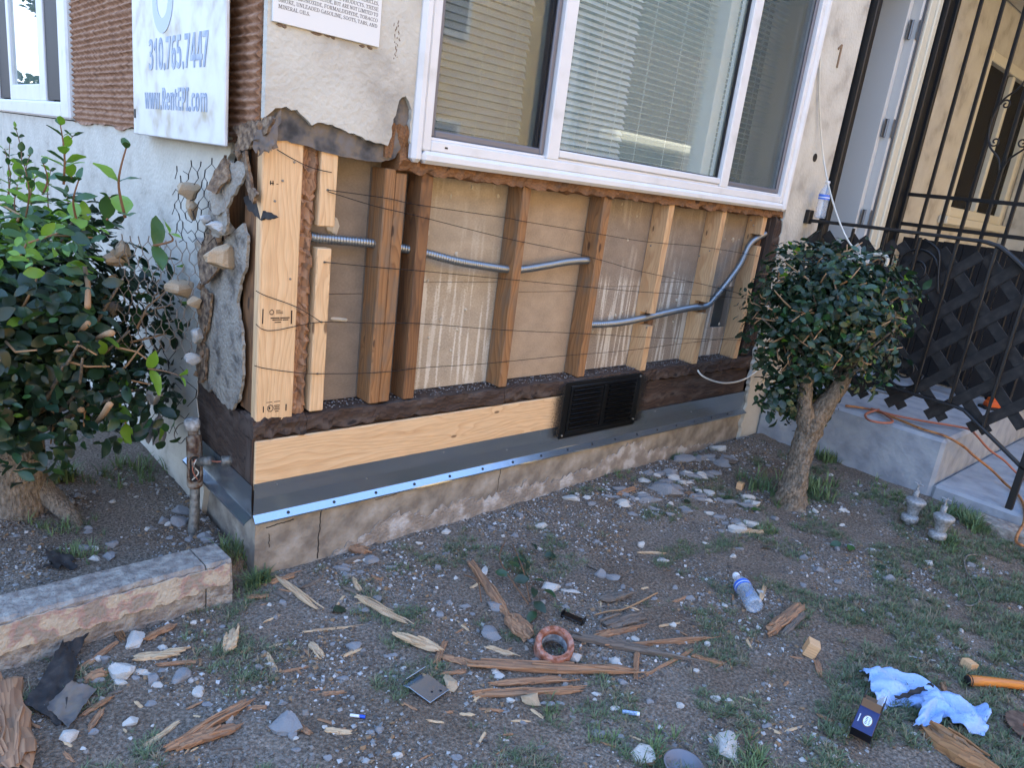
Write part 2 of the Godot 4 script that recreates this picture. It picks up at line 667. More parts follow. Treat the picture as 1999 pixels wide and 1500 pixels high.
func build_materials() -> void:
	M["fibre_n"] = nnorm(0.02, 5, 3.0, 256, 3)
	var pine := wood_tex(11, Color(0.83, 0.70, 0.53), Color(0.70, 0.53, 0.36), Color(0.80, 0.65, 0.48), 6, 0.55, 0.3)
	var pine2 := wood_tex(12, Color(0.79, 0.65, 0.48), Color(0.66, 0.49, 0.33), Color(0.74, 0.58, 0.42), 7, 0.6, 0.35)
	var old := wood_tex(13, Color(0.50, 0.35, 0.21), Color(0.35, 0.23, 0.13), Color(0.28, 0.21, 0.15), 4, 0.8, 0.6)
	var old2 := wood_tex(14, Color(0.58, 0.42, 0.26), Color(0.41, 0.27, 0.15), Color(0.42, 0.36, 0.30), 4, 0.75, 0.65)
	var rot := wood_tex(15, Color(0.27, 0.20, 0.15), Color(0.13, 0.09, 0.065), Color(0.36, 0.32, 0.29), 2, 0.9, 0.6)
	var gray := wood_tex(16, Color(0.40, 0.36, 0.32), Color(0.25, 0.22, 0.19), Color(0.45, 0.42, 0.38), 2, 0.7, 0.6)
	var bark_w := wood_tex(17, Color(0.62, 0.47, 0.34), Color(0.42, 0.29, 0.20), Color(0.36, 0.30, 0.25), 3, 0.9, 0.55)
	M["pine"] = wood_mat(pine, 0.62)
	M["pine2"] = wood_mat(pine2, 0.65)
	M["old"] = wood_mat(old, 0.8)
	M["old2"] = wood_mat(old2, 0.8)
	M["rot"] = wood_mat(rot, 0.9)
	M["gray_wood"] = wood_mat(gray, 0.9)
	M["split"] = wood_mat(bark_w, 0.85)
	M["split2"] = wood_mat(old2, 0.85)
	M["pale_split"] = wood_mat(wood_tex(18, Color(0.74, 0.64, 0.50), Color(0.58, 0.46, 0.34), Color(0.60, 0.54, 0.46), 2, 0.8, 0.5), 0.88)
	var stucco_n := nnorm(0.06, 21, 5.0, 512, 4)
	M["stucco_front"] = tri_mat(ntex(0.006, 22, [Color(0.60, 0.58, 0.53), Color(0.70, 0.68, 0.625), Color(0.72, 0.705, 0.65), Color(0.75, 0.735, 0.68)], [0.0, 0.35, 0.6, 1.0]), stucco_n, 1.3, 0.92, true, 0.3)
	M["stucco_side"] = tri_mat(ntex(0.006, 24, [Color(0.60, 0.58, 0.53), Color(0.70, 0.68, 0.625), Color(0.72, 0.705, 0.65), Color(0.75, 0.735, 0.68)], [0.0, 0.35, 0.6, 1.0]), stucco_n, 1.3, 0.92, true, 0.35)
	M["ridged"] = tri_mat(ntex(0.012, 25, [Color(0.36, 0.25, 0.18), Color(0.50, 0.36, 0.26), Color(0.60, 0.46, 0.36), Color(0.66, 0.55, 0.46)], [0.0, 0.4, 0.65, 1.0]), stucco_n, 2.5, 0.95, true, 0.5)
	M["raw_mortar"] = tri_mat(ntex(0.03, 26, [Color(0.26, 0.20, 0.15), Color(0.44, 0.36, 0.28), Color(0.60, 0.51, 0.40)], [0.2, 0.5, 0.85], 512, 6), stucco_n, 2.0, 0.95, false)
	M["gray_mortar"] = tri_mat(ntex(0.012, 27, [Color(0.34, 0.32, 0.29), Color(0.53, 0.50, 0.45), Color(0.60, 0.57, 0.51)], [0.12, 0.42, 0.9], 512, 6), stucco_n, 1.6, 0.95, true)
	M["concrete"] = tri_mat(ntex(0.008, 28, [Color(0.44, 0.41, 0.37), Color(0.52, 0.49, 0.44), Color(0.56, 0.53, 0.48), Color(0.62, 0.60, 0.56)], [0.15, 0.42, 0.62, 0.92], 512, 6), nnorm(0.03, 29, 4.0), 1.9, 0.95, true, 0.7)
	M["efflorescence"] = tri_mat(ntex(0.008, 30, [Color(0.50, 0.47, 0.43), Color(0.58, 0.55, 0.51), Color(0.68, 0.67, 0.65)], [0.3, 0.52, 0.75], 512, 6), nnorm(0.05, 31, 5.0), 2.2, 0.97, true)
	M["porch"] = tri_mat(ntex(0.008, 32, [Color(0.47, 0.49, 0.51), Color(0.53, 0.55, 0.57), Color(0.56, 0.58, 0.59), Color(0.59, 0.60, 0.61)], [0.1, 0.42, 0.65, 0.95], 512, 6), nnorm(0.03, 33, 3.0), 1.4, 0.85, true, 0.6)
	M["kerb"] = tri_mat(ntex(0.02, 34, [Color(0.40, 0.37, 0.34), Color(0.49, 0.46, 0.43), Color(0.55, 0.53, 0.49), Color(0.62, 0.60, 0.56)], [0.15, 0.42, 0.65, 0.9], 512, 6), nnorm(0.05, 35, 6.0), 2.0, 0.97, true)
	var rock_n := nnorm(0.05, 36, 6.0, 256)
	M["chunk0"] = tri_mat(ntex(0.03, 37, [Color(0.34, 0.35, 0.36), Color(0.47, 0.47, 0.47), Color(0.60, 0.60, 0.59)], [0.2, 0.5, 0.85], 256), rock_n, 6.0, 0.95, false)
	M["chunk1"] = tri_mat(ntex(0.03, 38, [Color(0.50, 0.49, 0.46), Color(0.68, 0.67, 0.64), Color(0.78, 0.77, 0.74)], [0.2, 0.5, 0.85], 256), rock_n, 6.0, 0.95, false)
	M["chunk2"] = tri_mat(ntex(0.03, 39, [Color(0.48, 0.42, 0.33), Color(0.63, 0.55, 0.44), Color(0.74, 0.67, 0.56)], [0.2, 0.5, 0.85], 256), rock_n, 6.0, 0.95, false)
	M["paper"] = tri_mat(ntex(0.01, 40, [Color(0.20, 0.20, 0.20), Color(0.33, 0.32, 0.31), Color(0.42, 0.38, 0.33), Color(0.42, 0.41, 0.41)], [0.1, 0.4, 0.6, 0.9], 256), nnorm(0.02, 41, 3.0, 256), 4.0, 0.9, true)
	M["tar"] = tri_mat(ntex(0.02, 42, [Color(0.075, 0.07, 0.068), Color(0.13, 0.12, 0.115), Color(0.24, 0.22, 0.20)], [0.1, 0.5, 0.95], 256), nnorm(0.02, 43, 3.0, 256), 4.0, 0.8, true)
	M["bark"] = tri_mat(ntex(0.02, 44, [Color(0.30, 0.26, 0.22), Color(0.42, 0.38, 0.32), Color(0.51, 0.46, 0.40), Color(0.59, 0.55, 0.48)], [0.12, 0.42, 0.66, 0.95], 512, 6), nnorm(0.03, 45, 16.0, 512, 6), 2.6, 0.95, false, 1.6)
	M["bark"].uv1_scale = Vector3(7.0, 2.6, 7.0)
	M["twig"] = plain(Color(0.42, 0.30, 0.20), 0.85)
	M["cut_twig"] = plain(Color(0.58, 0.46, 0.33), 0.85)
	var soil := tri_mat(ntex(0.035, 46, [Color(0.30, 0.27, 0.235), Color(0.43, 0.395, 0.35), Color(0.51, 0.475, 0.43), Color(0.63, 0.60, 0.56)], [0.12, 0.42, 0.65, 0.95], 1024, 6), nnorm(0.05, 47, 14.0, 1024, 6), 1.9, 0.97, true, 1.5)
	soil.vertex_color_use_as_albedo = true
	M["soil"] = soil
	M["galv"] = plain(Color(0.62, 0.66, 0.69), 0.24, 0.86)
	M["galv"].roughness_texture = ntex(0.012, 48, [Color(0.78, 0.78, 0.78), Color(1, 1, 1)], [0.2, 0.8], 256)
	M["galv"].uv1_triplanar = true
	M["galv"].uv1_world_triplanar = true
	M["galv"].uv1_scale = Vector3(0.7, 9.0, 9.0)
	M["conduit"] = plain(Color(0.55, 0.57, 0.58), 0.42, 0.85)
	M["dull_metal"] = tri_mat(ntex(0.03, 49, [Color(0.30, 0.29, 0.27), Color(0.46, 0.45, 0.42), Color(0.55, 0.53, 0.48)], [0.2, 0.5, 0.9], 256), nnorm(0.05, 50, 4.0, 256), 5.0, 0.6, false)
	M["dull_metal"].metallic = 0.5
	M["pewter"] = tri_mat(ntex(0.03, 79, [Color(0.42, 0.43, 0.42), Color(0.55, 0.56, 0.56), Color(0.62, 0.63, 0.63)], [0.2, 0.5, 0.9], 256), nnorm(0.05, 80, 4.0, 256), 8.0, 0.62, false)
	M["pewter"].metallic = 0.25
	M["rusty"] = tri_mat(ntex(0.02, 51, [Color(0.20, 0.13, 0.09), Color(0.36, 0.24, 0.15), Color(0.50, 0.45, 0.38), Color(0.55, 0.53, 0.50)], [0.15, 0.4, 0.6, 0.9], 256), nnorm(0.05, 52, 4.0, 256), 6.0, 0.8, false)
	M["white"] = tri_mat(ntex(0.01, 53, [Color(0.75, 0.75, 0.73), Color(0.80, 0.80, 0.79), Color(0.82, 0.82, 0.81)], [0.05, 0.3, 0.9], 256), null, 2.0, 0.45, true)
	M["cream"] = plain(Color(0.78, 0.76, 0.68), 0.5)
	M["black_iron"] = plain(Color(0.035, 0.035, 0.038), 0.45)
	M["black_wood"] = tri_mat(ntex(0.02, 54, [Color(0.06, 0.055, 0.05), Color(0.12, 0.11, 0.10), Color(0.19, 0.175, 0.16)], [0.1, 0.55, 0.95], 256), null, 4.0, 0.75, false)
	M["shade_board"] = plain(Color(0.055, 0.05, 0.05), 0.8)  # near-black tone standing in for shade behind the lattice
	M["wire"] = plain(Color(0.10, 0.075, 0.06), 0.7, 0.3)
	M["net"] = plain(Color(0.52, 0.48, 0.43), 0.7, 0.2)
	M["screen_frame"] = plain(Color(0.42, 0.42, 0.44), 0.5, 0.3)
	var sc := plain(Color(0.13, 0.13, 0.14, 0.22), 0.9)
	sc.transparency = BaseMaterial3D.TRANSPARENCY_ALPHA
	M["screen"] = sc
	var sc2 := plain(Color(0.06, 0.055, 0.05, 0.75), 0.9)
	sc2.transparency = BaseMaterial3D.TRANSPARENCY_ALPHA
	M["dark_screen"] = sc2
	var gl := plain(Color(0.75, 0.85, 0.82, 0.06), 0.0)
	gl.transparency = BaseMaterial3D.TRANSPARENCY_ALPHA
	gl.metallic_specular = 0.9
	gl.metallic = 0.12
	M["pane"] = gl
	M["gasket"] = plain(Color(0.05, 0.05, 0.055), 0.6)
	M["slat"] = plain(Color(0.74, 0.75, 0.73), 0.5)
	M["plaster"] = plain(Color(0.70, 0.66, 0.58), 0.9)
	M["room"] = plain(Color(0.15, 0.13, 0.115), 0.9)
	var leaf_cols := [Color(0.085, 0.17, 0.10), Color(0.12, 0.23, 0.115), Color(0.17, 0.30, 0.11), Color(0.36, 0.50, 0.13)]
	for i in 4:
		var lm := tri_mat(ntex(0.03, 60 + i, [leaf_cols[i] * 0.75, leaf_cols[i], leaf_cols[i] * 1.25], [0.2, 0.5, 0.9], 128), null, 9.0, 0.46, false)
		lm.albedo_texture = null
		lm.uv1_triplanar = false
		lm.albedo_color = leaf_cols[i]
		lm.backlight_enabled = true
		lm.backlight = leaf_cols[i] * (0.9 if i == 3 else 0.5)
		M["leaf%d" % i] = lm
	M["dead_leaf"] = plain(Color(0.38, 0.27, 0.16), 0.85)
	M["grass"] = plain(Color.WHITE, 0.75)
	M["grass"].vertex_color_use_as_albedo = true
	M["grass"].backlight_enabled = true
	M["grass"].backlight = Color(0.12, 0.18, 0.06)
	M["orange_cord"] = tri_mat(ntex(0.03, 66, [Color(0.42, 0.25, 0.13), Color(0.62, 0.40, 0.20), Color(0.66, 0.47, 0.28)], [0.2, 0.5, 0.9], 128), null, 5.0, 0.6, true)
	M["pink_cord"] = plain(Color(0.60, 0.36, 0.27), 0.6)
	M["white_cord"] = plain(Color(0.78, 0.76, 0.70), 0.5)
	M["green_hose"] = plain(Color(0.16, 0.22, 0.19), 0.5)
	var pet := plain(Color(0.72, 0.80, 0.88, 0.30), 0.12)
	pet.transparency = BaseMaterial3D.TRANSPARENCY_ALPHA
	M["pet"] = pet
	M["label_blue"] = plain(Color(0.20, 0.40, 0.78), 0.4)
	M["label_white"] = plain(Color(0.80, 0.84, 0.88), 0.4)
	M["cap_white"] = plain(Color(0.80, 0.81, 0.82), 0.4)
	var cloth := tri_mat(ntex(0.08, 67, [Color(0.55, 0.67, 0.86), Color(0.58, 0.70, 0.87), Color(0.61, 0.72, 0.88)], [0.2, 0.5, 0.9], 256), nnorm(0.25, 68, 5.0, 256), 6.0, 0.95, true)
	M["cloth"] = cloth
	M["box_blue"] = plain(Color(0.035, 0.11, 0.32), 0.35)
	M["box_dark"] = plain(Color(0.03, 0.04, 0.07), 0.4)
	M["card"] = plain(Color(0.42, 0.32, 0.23), 0.85)
	M["clay"] = tri_mat(ntex(0.03, 69, [Color(0.44, 0.24, 0.14), Color(0.56, 0.37, 0.30), Color(0.60, 0.47, 0.42)], [0.2, 0.5, 0.85], 256), nnorm(0.05, 70, 4.0, 256), 6.0, 0.85, false)
	M["handle"] = wood_mat(pine2, 0.4, Color(0.95, 0.72, 0.42))
	M["sign_white"] = tri_mat(ntex(0.008, 71, [Color(0.62, 0.58, 0.48), Color(0.74, 0.74, 0.72), Color(0.78, 0.79, 0.79), Color(0.80, 0.81, 0.82)], [0.05, 0.36, 0.6, 0.95], 512), null, 1.4, 0.4, true)
	M["notice_white"] = plain(Color(0.80, 0.81, 0.80), 0.4)
	M["sign_ink"] = tri_mat(ntex(0.02, 78, [Color(0.46, 0.53, 0.62), Color(0.54, 0.60, 0.67), Color(0.66, 0.70, 0.74)], [0.25, 0.5, 0.8], 256), null, 3.0, 0.5, true)
	M["sign_faint"] = plain(Color(0.66, 0.71, 0.74), 0.5)
	M["notice_ink"] = plain(Color(0.22, 0.23, 0.24), 0.6)
	M["stamp_ink"] = plain(Color(0.13, 0.08, 0.05), 0.8)
	M["numeral"] = plain(Color(0.45, 0.37, 0.28), 0.7)
	M["door_white"] = plain(Color(0.74, 0.74, 0.72), 0.35)
	M["hinge"] = plain(Color(0.45, 0.46, 0.47), 0.4, 0.8)
	M["vent_black"] = plain(Color(0.022, 0.024, 0.028), 0.28)
	M["kerb_paint"] = tri_mat(ntex(0.009, 72, [Color(0.52, 0.48, 0.43), Color(0.58, 0.48, 0.44), Color(0.61, 0.51, 0.46), Color(0.65, 0.60, 0.52), Color(0.68, 0.64, 0.56)], [0.30, 0.40, 0.47, 0.56, 0.85], 512, 6), nnorm(0.05, 73, 4.0), 2.4, 0.9, true)
	M["yellow_stucco"] = tri_mat(ntex(0.01, 74, [Color(0.82, 0.66, 0.38), Color(0.88, 0.74, 0.46)], [0.3, 0.8], 256), null, 0.8, 0.9, true)
	M["bounce_pavement"] = tri_mat(ntex(0.01, 76, [Color(0.62, 0.60, 0.56), Color(0.74, 0.72, 0.68)], [0.3, 0.8], 256), null, 0.6, 0.95, true)
	M["trunk_far"] = plain(Color(0.25, 0.19, 0.14), 0.9)
	M["street_green"] = plain(Color(0.12, 0.20, 0.08), 0.8)
	M["car_paint"] = plain(Color(0.72, 0.70, 0.66), 0.25)
	M["rubber"] = plain(Color(0.03, 0.03, 0.03), 0.8)
	M["tool_orange"] = plain(Color(0.72, 0.30, 0.07), 0.5)
	M["pen_blue"] = plain(Color(0.10, 0.28, 0.70), 0.3)
	M["saw"] = tri_mat(ntex(0.03, 75, [Color(0.26, 0.20, 0.16), Color(0.36, 0.29, 0.24), Color(0.42, 0.35, 0.29)], [0.2, 0.5, 0.9], 256), null, 4.0, 0.6, false)
	M["saw"].metallic = 0.4
	M["rust_spot"] = plain(Color(0.55, 0.25, 0.10), 0.8)

# ---------- the house ----------
var house: Node3D
func wood_part(called: String, lo: Vector3, hi: Vector3, mat: String, bev := 0.003) -> MeshInstance3D:
	var s := hi - lo
	return part(house, called, box(s, bev, roff()), M[mat], at((lo + hi) * 0.5))
func rect_part(parent: Node, called: String, lo: Vector3, hi: Vector3, mat: Material, bev := 0.002) -> MeshInstance3D:
	return part(parent, called, box(hi - lo, bev), mat, at((lo + hi) * 0.5))
func to2z(pts: Array, z: float) -> Array:
	var o: Array = []
	for p: Vector2 in pts:
		var q := hz(p.x, p.y, z)
		o.append(Vector2(q.x, q.y))
	return o
func to2x(pts: Array, x: float) -> Array:
	var o: Array = []
	for p: Vector2 in pts:
		var q := hx(p.x, p.y, x)
		o.append(Vector2(q.z, q.y))
	return o

func build_house() -> void:
	house = thing("house", "pale stucco house with its wall framing laid open below a white window", "house")
	# stucco skin of the front, torn along its lower edge
	var torn := jag(to2z([Vector2(803, 300), Vector2(801, 250), Vector2(803, 205), Vector2(792, 190), Vector2(778, 196), Vector2(772, 225), Vector2(766, 258), Vector2(757, 282), Vector2(742, 280), Vector2(715, 270), Vector2(690, 262), Vector2(655, 250), Vector2(640, 246), Vector2(610, 243), Vector2(592, 228), Vector2(580, 214), Vector2(558, 207), Vector2(540, 216), Vector2(516, 230)], 0.02), 0.012, 0.006, 3.0)
	var poly := PackedVector2Array()
	poly.append_array(PackedVector2Array([Vector2(-0.016, 5.6), Vector2(4.42, 5.6), Vector2(4.42, 2.95), Vector2(3.28, 2.95), Vector2(3.28, 0.05), Vector2(2.93, 0.05)]))
	poly.append_array(jag([Vector2(2.93, 0.08), Vector2(2.90, 0.6), Vector2(2.885, 1.0), Vector2(2.875, 1.385)], 0.02, 0.01, 9.0))
	poly.append_array(PackedVector2Array([Vector2(2.83, 1.44), Vector2(2.83, 2.8), Vector2(0.475, 2.8), Vector2(0.475, 1.45)]))
	var t2 := PackedVector2Array()
	for i in torn.size():
		if torn[i].y < 1.75:
			t2.append(torn[i])
	poly.append_array(t2)
	part(house, "stucco_wall", extrude(poly, -0.001, 0.022, zmap), M["stucco_front"])
	part(house, "stucco_wall", extrude(PackedVector2Array([Vector2(4.42, 0.3), Vector2(5.2, 0.3), Vector2(5.2, 5.6), Vector2(4.425, 5.6)]), -0.001, 0.021, zmap), M["stucco_front"])
	rect_part(house, "stucco_wall", Vector3(5.2, -0.05, 0.0), Vector3(9.0, 1.5, 0.022), M["stucco_front"])
	rect_part(house, "stucco_wall", Vector3(5.2, 2.66, 0.0), Vector3(9.0, 5.6, 0.022), M["stucco_front"])
	rect_part(house, "stucco_wall", Vector3(6.6, 1.5, 0.0), Vector3(9.0, 2.66, 0.022), M["stucco_front"])
	# left side: smooth stucco below, combed brown stucco above
	var side := PackedVector2Array([Vector2(-8.0, -0.1), Vector2(-8.0, 1.365), Vector2(-1.0, 1.365)])
	side.append_array(jag(to2x([Vector2(310, 262), Vector2(440, 268), Vector2(458, 262), Vector2(452, 300), Vector2(432, 345), Vector2(415, 385), Vector2(402, 450), Vector2(395, 520), Vector2(393, 600), Vector2(388, 700), Vector2(386, 770), Vector2(388, 830), Vector2(396, 900), Vector2(400, 960)], -0.02), 0.014, 0.008, 5.0))
	side.append(Vector2(-0.47, -0.1))
	part(house, "stucco_wall", extrude(side, -0.022, 0.0, xmap), M["stucco_side"])
	# combed band: real ridges
	var st := st_new(true)
	var y0 := 1.362
	var z0 := -2.13
	var z1 := -0.02
	var rows := 340
	var pitch := 0.0235
	var nz := 46
	var grid: Array = []
	for j in rows + 1:
		var y := y0 + j * pitch / 6.0
		if y > 3.6:
			break
		var row := PackedVector3Array()
		for i in nz + 1:
			var z := lerpf(z0, z1, float(i) / nz)
			var wob := jn.get_noise_2d(z * 300.0, floorf(j / 6.0) * 57.0) * 0.0035
			var c := cos(TAU * (j / 6.0))
			var xx := -0.024 - 0.006 * c + jn.get_noise_2d(z * 1800.0, y * 1800.0) * 0.0022
			if j == 0:
				wob += jn.get_noise_2d(z * 500.0, 99.0) * 0.02
			row.append(Vector3(xx, y + wob, z))
		grid.append(row)
	slab(st, grid, Vector3(-0.014, 0, 0))
	part(house, "combed_stucco", done(st), M["ridged"])
	rect_part(house, "stucco_wall", Vector3(-0.012, 1.37, -0.9), Vector3(0.1, 5.6, -0.02), M["stucco_side"])
	rect_part(house, "stucco_wall", Vector3(-0.013, 1.37, -2.16), Vector3(0.1, 5.6, -0.9), M["stucco_side"])
	rect_part(house, "stucco_wall", Vector3(-0.012, 2.75, -4.45), Vector3(0.1, 5.6, -2.16), M["stucco_side"])
	rect_part(house, "stucco_wall", Vector3(-0.012, 1.37, -8.0), Vector3(0.1, 5.6, -4.45), M["stucco_side"])
	# rest of the shell
	rect_part(house, "back_wall", Vector3(0.0, -0.1, -8.0), Vector3(9.0, 5.6, -7.85), M["stucco_side"])
	rect_part(house, "shade_wall", Vector3(6.75, -0.1, 0.023), Vector3(9.0, 5.6, 3.4), M["stucco_front"], 0.01)  # unseen projecting wall, added to block light and darken the porch
	rect_part(house, "side_wall", Vector3(8.85, -0.1, -7.85), Vector3(9.0, 5.6, -0.001), M["stucco_side"])
	rect_part(house, "roof", Vector3(-0.35, 5.605, -8.3), Vector3(9.3, 5.8, 0.35), M["stucco_side"])
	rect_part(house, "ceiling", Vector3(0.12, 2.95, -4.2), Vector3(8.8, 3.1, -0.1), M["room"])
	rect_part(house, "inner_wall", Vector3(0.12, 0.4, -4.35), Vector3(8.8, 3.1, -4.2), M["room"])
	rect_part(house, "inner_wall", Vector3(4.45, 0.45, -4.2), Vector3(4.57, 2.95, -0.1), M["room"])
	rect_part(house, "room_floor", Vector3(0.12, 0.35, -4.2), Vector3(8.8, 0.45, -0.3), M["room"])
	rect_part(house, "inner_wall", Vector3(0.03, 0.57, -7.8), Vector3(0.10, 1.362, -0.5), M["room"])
	# plaster of the room behind the framing, one board in each bay
	M["lath_a"] = plain(Color.WHITE, 0.92)
	M["lath_a"].albedo_texture = lath_tex(81, Color(0.49, 0.44, 0.38), 0.0, 0.0)
	M["lath_b"] = plain(Color.WHITE, 0.92)
	M["lath_b"].albedo_texture = lath_tex(82, Color(0.62, 0.56, 0.47), 0.25, 0.55)
	M["lath_c"] = plain(Color.WHITE, 0.92)
	M["lath_c"].albedo_texture = lath_tex(83, Color(0.62, 0.54, 0.44), 0.0, 0.0)
	M["lath_d"] = plain(Color.WHITE, 0.92)
	M["lath_d"].albedo_texture = lath_tex(84, Color(0.54, 0.48, 0.41), 0.25, 0.6)
	var sx: Array = []
	for q: Vector2 in [Vector2(720, 797), Vector2(738, 795), Vector2(787, 790), Vector2(973, 768), Vector2(1126, 748), Vector2(1247, 735), Vector2(1349, 722), Vector2(1430, 705)]:
		sx.append(hz(q.x, q.y, 0.0).x)
	var bays := [[0.10, sx[0], "lath_a"], [sx[0], sx[2] + 0.02, "lath_a"], [sx[2] + 0.02, sx[3] + 0.02, "lath_b"], [sx[3] + 0.02, sx[4] + 0.02, "lath_c"], [sx[4] + 0.02, sx[5] + 0.02, "lath_d"], [sx[5] + 0.02, sx[6] + 0.02, "lath_d"], [sx[6] + 0.02, sx[7] + 0.02, "lath_d"], [sx[7] + 0.02, 2.95, "lath_a"]]
	for i in bays.size():
		var b: Array = bays[i]
		var a0: float = b[0]
		var a1: float = b[1]
		if i == 6:
			# this bay has a hole through to the room
			var h0 := hz(1385, 640, -0.09)
			var h1 := hz(1432, 560, -0.09)
			lath_board(a0 + 0.001, a1 - 0.001, h1.y, 1.38, b[2])
			lath_board(a0 + 0.001, a1 - 0.001, 0.565, h0.y, b[2])
			lath_board(a0 + 0.001, h0.x, h0.y + 0.001, h1.y - 0.001, b[2])
			lath_board(h1.x, a1 - 0.001, h0.y + 0.001, h1.y - 0.001, b[2])
			continue
		var seam := 0.93 + 0.02 * (i % 3)
		lath_board(a0 + 0.001, a1 - 0.001, seam + 0.002, 1.60 if a1 < 0.6 else 1.38, b[2])
		lath_board(a0 + 0.001, a1 - 0.001, 0.565, seam, b[2])
	rect_part(house, "white_cabinet", Vector3(2.2, 0.45, -0.5), Vector3(3.0, 1.25, -0.3), M["door_white"], 0.01)
	# plaster keys squeezed through the lath
	for i: int in [2, 4, 5, 6, 1]:
		var b: Array = bays[i]
		for k in (13 if i == 2 else 8):
			var kx := rng.randf_range(b[0] + 0.04, b[1] - 0.04)
			var ky := rng.randf_range(0.62, 1.32)
			if i == 6 and ky < 1.06 and ky > 0.78:
				ky = 1.2
			var sc := rng.randf_range(0.010, 0.022)
			part(house, "plaster_key", rocks[k % 8], M["plaster"], Transform3D(Basis(Vector3.BACK, rng.randf() * TAU).scaled(Vector3(sc, sc * rng.randf_range(0.9, 1.9), sc * 0.6)), Vector3(kx, ky, -0.090)))
	part(house, "plaster_key", rocks[2], M["plaster"], Transform3D(Basis.IDENTITY.scaled(Vector3(0.09, 0.02, 0.02)), hz(662, 624, -0.09)))
	part(house, "plaster_key", rocks[4], M["plaster"], Transform3D(Basis.IDENTITY.scaled(Vector3(0.05, 0.07, 0.02)), hz(652, 442, -0.088)))
	# studs
	var TOP := 1.345
	wood_part("corner_post", Vector3(-0.008, 0.566, -0.128), Vector3(0.10, 1.62, -0.041), "old", 0.004)
	wood_part("new_stud", Vector3(-0.012, 0.55, -0.038), Vector3(0.108, 1.62, 0.0), "pine", 0.004)
	part(house, "rotten_stud", splinter_board(0.05, 0.82, 0.04, 71), M["split"], at(Vector3(0.134, 0.975, -0.022)))
	wood_part("stud_strip", Vector3(0.163, 1.155, -0.04), Vector3(0.218, 1.60, 0.0), "pine", 0.003)
	wood_part("stud_strip", Vector3(0.165, 0.566, -0.04), Vector3(0.213, 1.09, 0.0), "pine", 0.003)
	wood_part("old_stud", Vector3(0.112, 0.566, -0.089), Vector3(0.155, 1.60, -0.0415), "old")
	wood_part("old_stud", Vector3(sx[0], 0.566, -0.087), Vector3(sx[0] + 0.039, TOP, -0.002), "old2")
	wood_part("old_stud", Vector3(sx[0] + 0.041, 0.566, -0.088), Vector3(sx[0] + 0.084, TOP - 0.01, -0.006), "old2")
	wood_part("old_stud", Vector3(sx[2], 0.566, -0.087), Vector3(sx[2] + 0.046, TOP, -0.003), "old")
	wood_part("old_stud", Vector3(sx[3], 0.566, -0.087), Vector3(sx[3] + 0.042, TOP, -0.002), "old2")
	wood_part("old_stud", Vector3(sx[4], 0.566, -0.087), Vector3(sx[4] + 0.046, TOP, -0.003), "old2")
	var notch := [[5, hz(1244, 622, -0.04).y, "pine2"], [6, hz(1375, 598, -0.04).y, "pine2"], [7, hz(1470, 468, -0.04).y, "pine2"]]
	for q: Array in notch:
		var x: float = sx[q[0]]
		var ny: float = q[1]
		var pr := PackedVector2Array([Vector2(-0.087, 0.56), Vector2(0.0, 0.56), Vector2(0.0, ny - 0.03), Vector2(-0.058, ny - 0.03), Vector2(-0.058, ny + 0.03), Vector2(0.0, ny + 0.03), Vector2(0.0, TOP), Vector2(-0.087, TOP)])
		var m := part(house, "new_stud", extrude(pr, x, x + 0.04, xmap), M[q[2]])
	for i: int in [5, 6, 7]:
		wood_part("old_stud", Vector3(sx[i] + 0.042, 0.566, -0.087), Vector3(sx[i] + 0.078, TOP - 0.01, -0.03), "old")
	wood_part("old_stud", Vector3(2.80, 0.566, -0.087), Vector3(2.87, TOP, -0.004), "rot", 0.01)
	# grade stamps inked on the new stud
	var ist := st_new()
	for b: Array in [[-0.0055, 0.000, 0.0035, 0.045], [0.0835, -0.005, 0.0045, 0.042], [0.020, -0.006, 0.028, 0.0035], [0.050, -0.006, 0.030, 0.0035], [0.026, -0.0115, 0.030, 0.0032], [0.058, -0.012, 0.018, 0.0032], [0.033, -0.019, 0.020, 0.003], [0.036, 0.008, 0.022, 0.002], [0.036, 0.013, 0.022, 0.002], [0.036, 0.017, 0.014, 0.002]]:
		add_box(ist, Vector3(0.005 + b[0] + b[2] * 0.5, 0.885 + b[1], 0.0), Vector3(b[2], b[3], 0.0012), 0.0002)
	for k in 10:
		var a := TAU * k / 10.0
		add_box(ist, Vector3(0.028 + cos(a) * 0.006, 0.897 + sin(a) * 0.007, 0.0), Vector3(0.003, 0.003, 0.0012), 0.0002)
	for k in 12:
		var a := TAU * k / 12.0
		add_box(ist, Vector3(0.034 + cos(a) * 0.009, 0.595 + sin(a) * 0.010, 0.0), Vector3(0.0035, 0.0035, 0.0012), 0.0002)
	for b: Array in [[0.031, 0.596, 0.005, 0.008], [0.055, 0.602, 0.018, 0.003], [0.055, 0.596, 0.016, 0.003], [0.055, 0.590, 0.018, 0.003], [0.055, 0.583, 0.012, 0.003], [0.085, 0.592, 0.004, 0.022], [0.012, 0.594, 0.003, 0.02], [0.03, 0.615, 0.018, 0.002], [0.055, 0.615, 0.02, 0.002]]:
		add_box(ist, Vector3(b[0], b[1], 0.0), Vector3(b[2], b[3], 0.0012), 0.0002)
	for b: Array in [[0.012, 1.268, 0.003, 0.012], [0.019, 1.268, 0.003, 0.012], [0.0155, 1.267, 0.012, 0.003], [0.032, 1.266, 0.006, 0.002]]:
		add_box(ist, Vector3(b[0], b[1], 0.0), Vector3(b[2], b[3], 0.0012), 0.0002)
	part(house, "grade_stamp", done(ist), M["stamp_ink"])
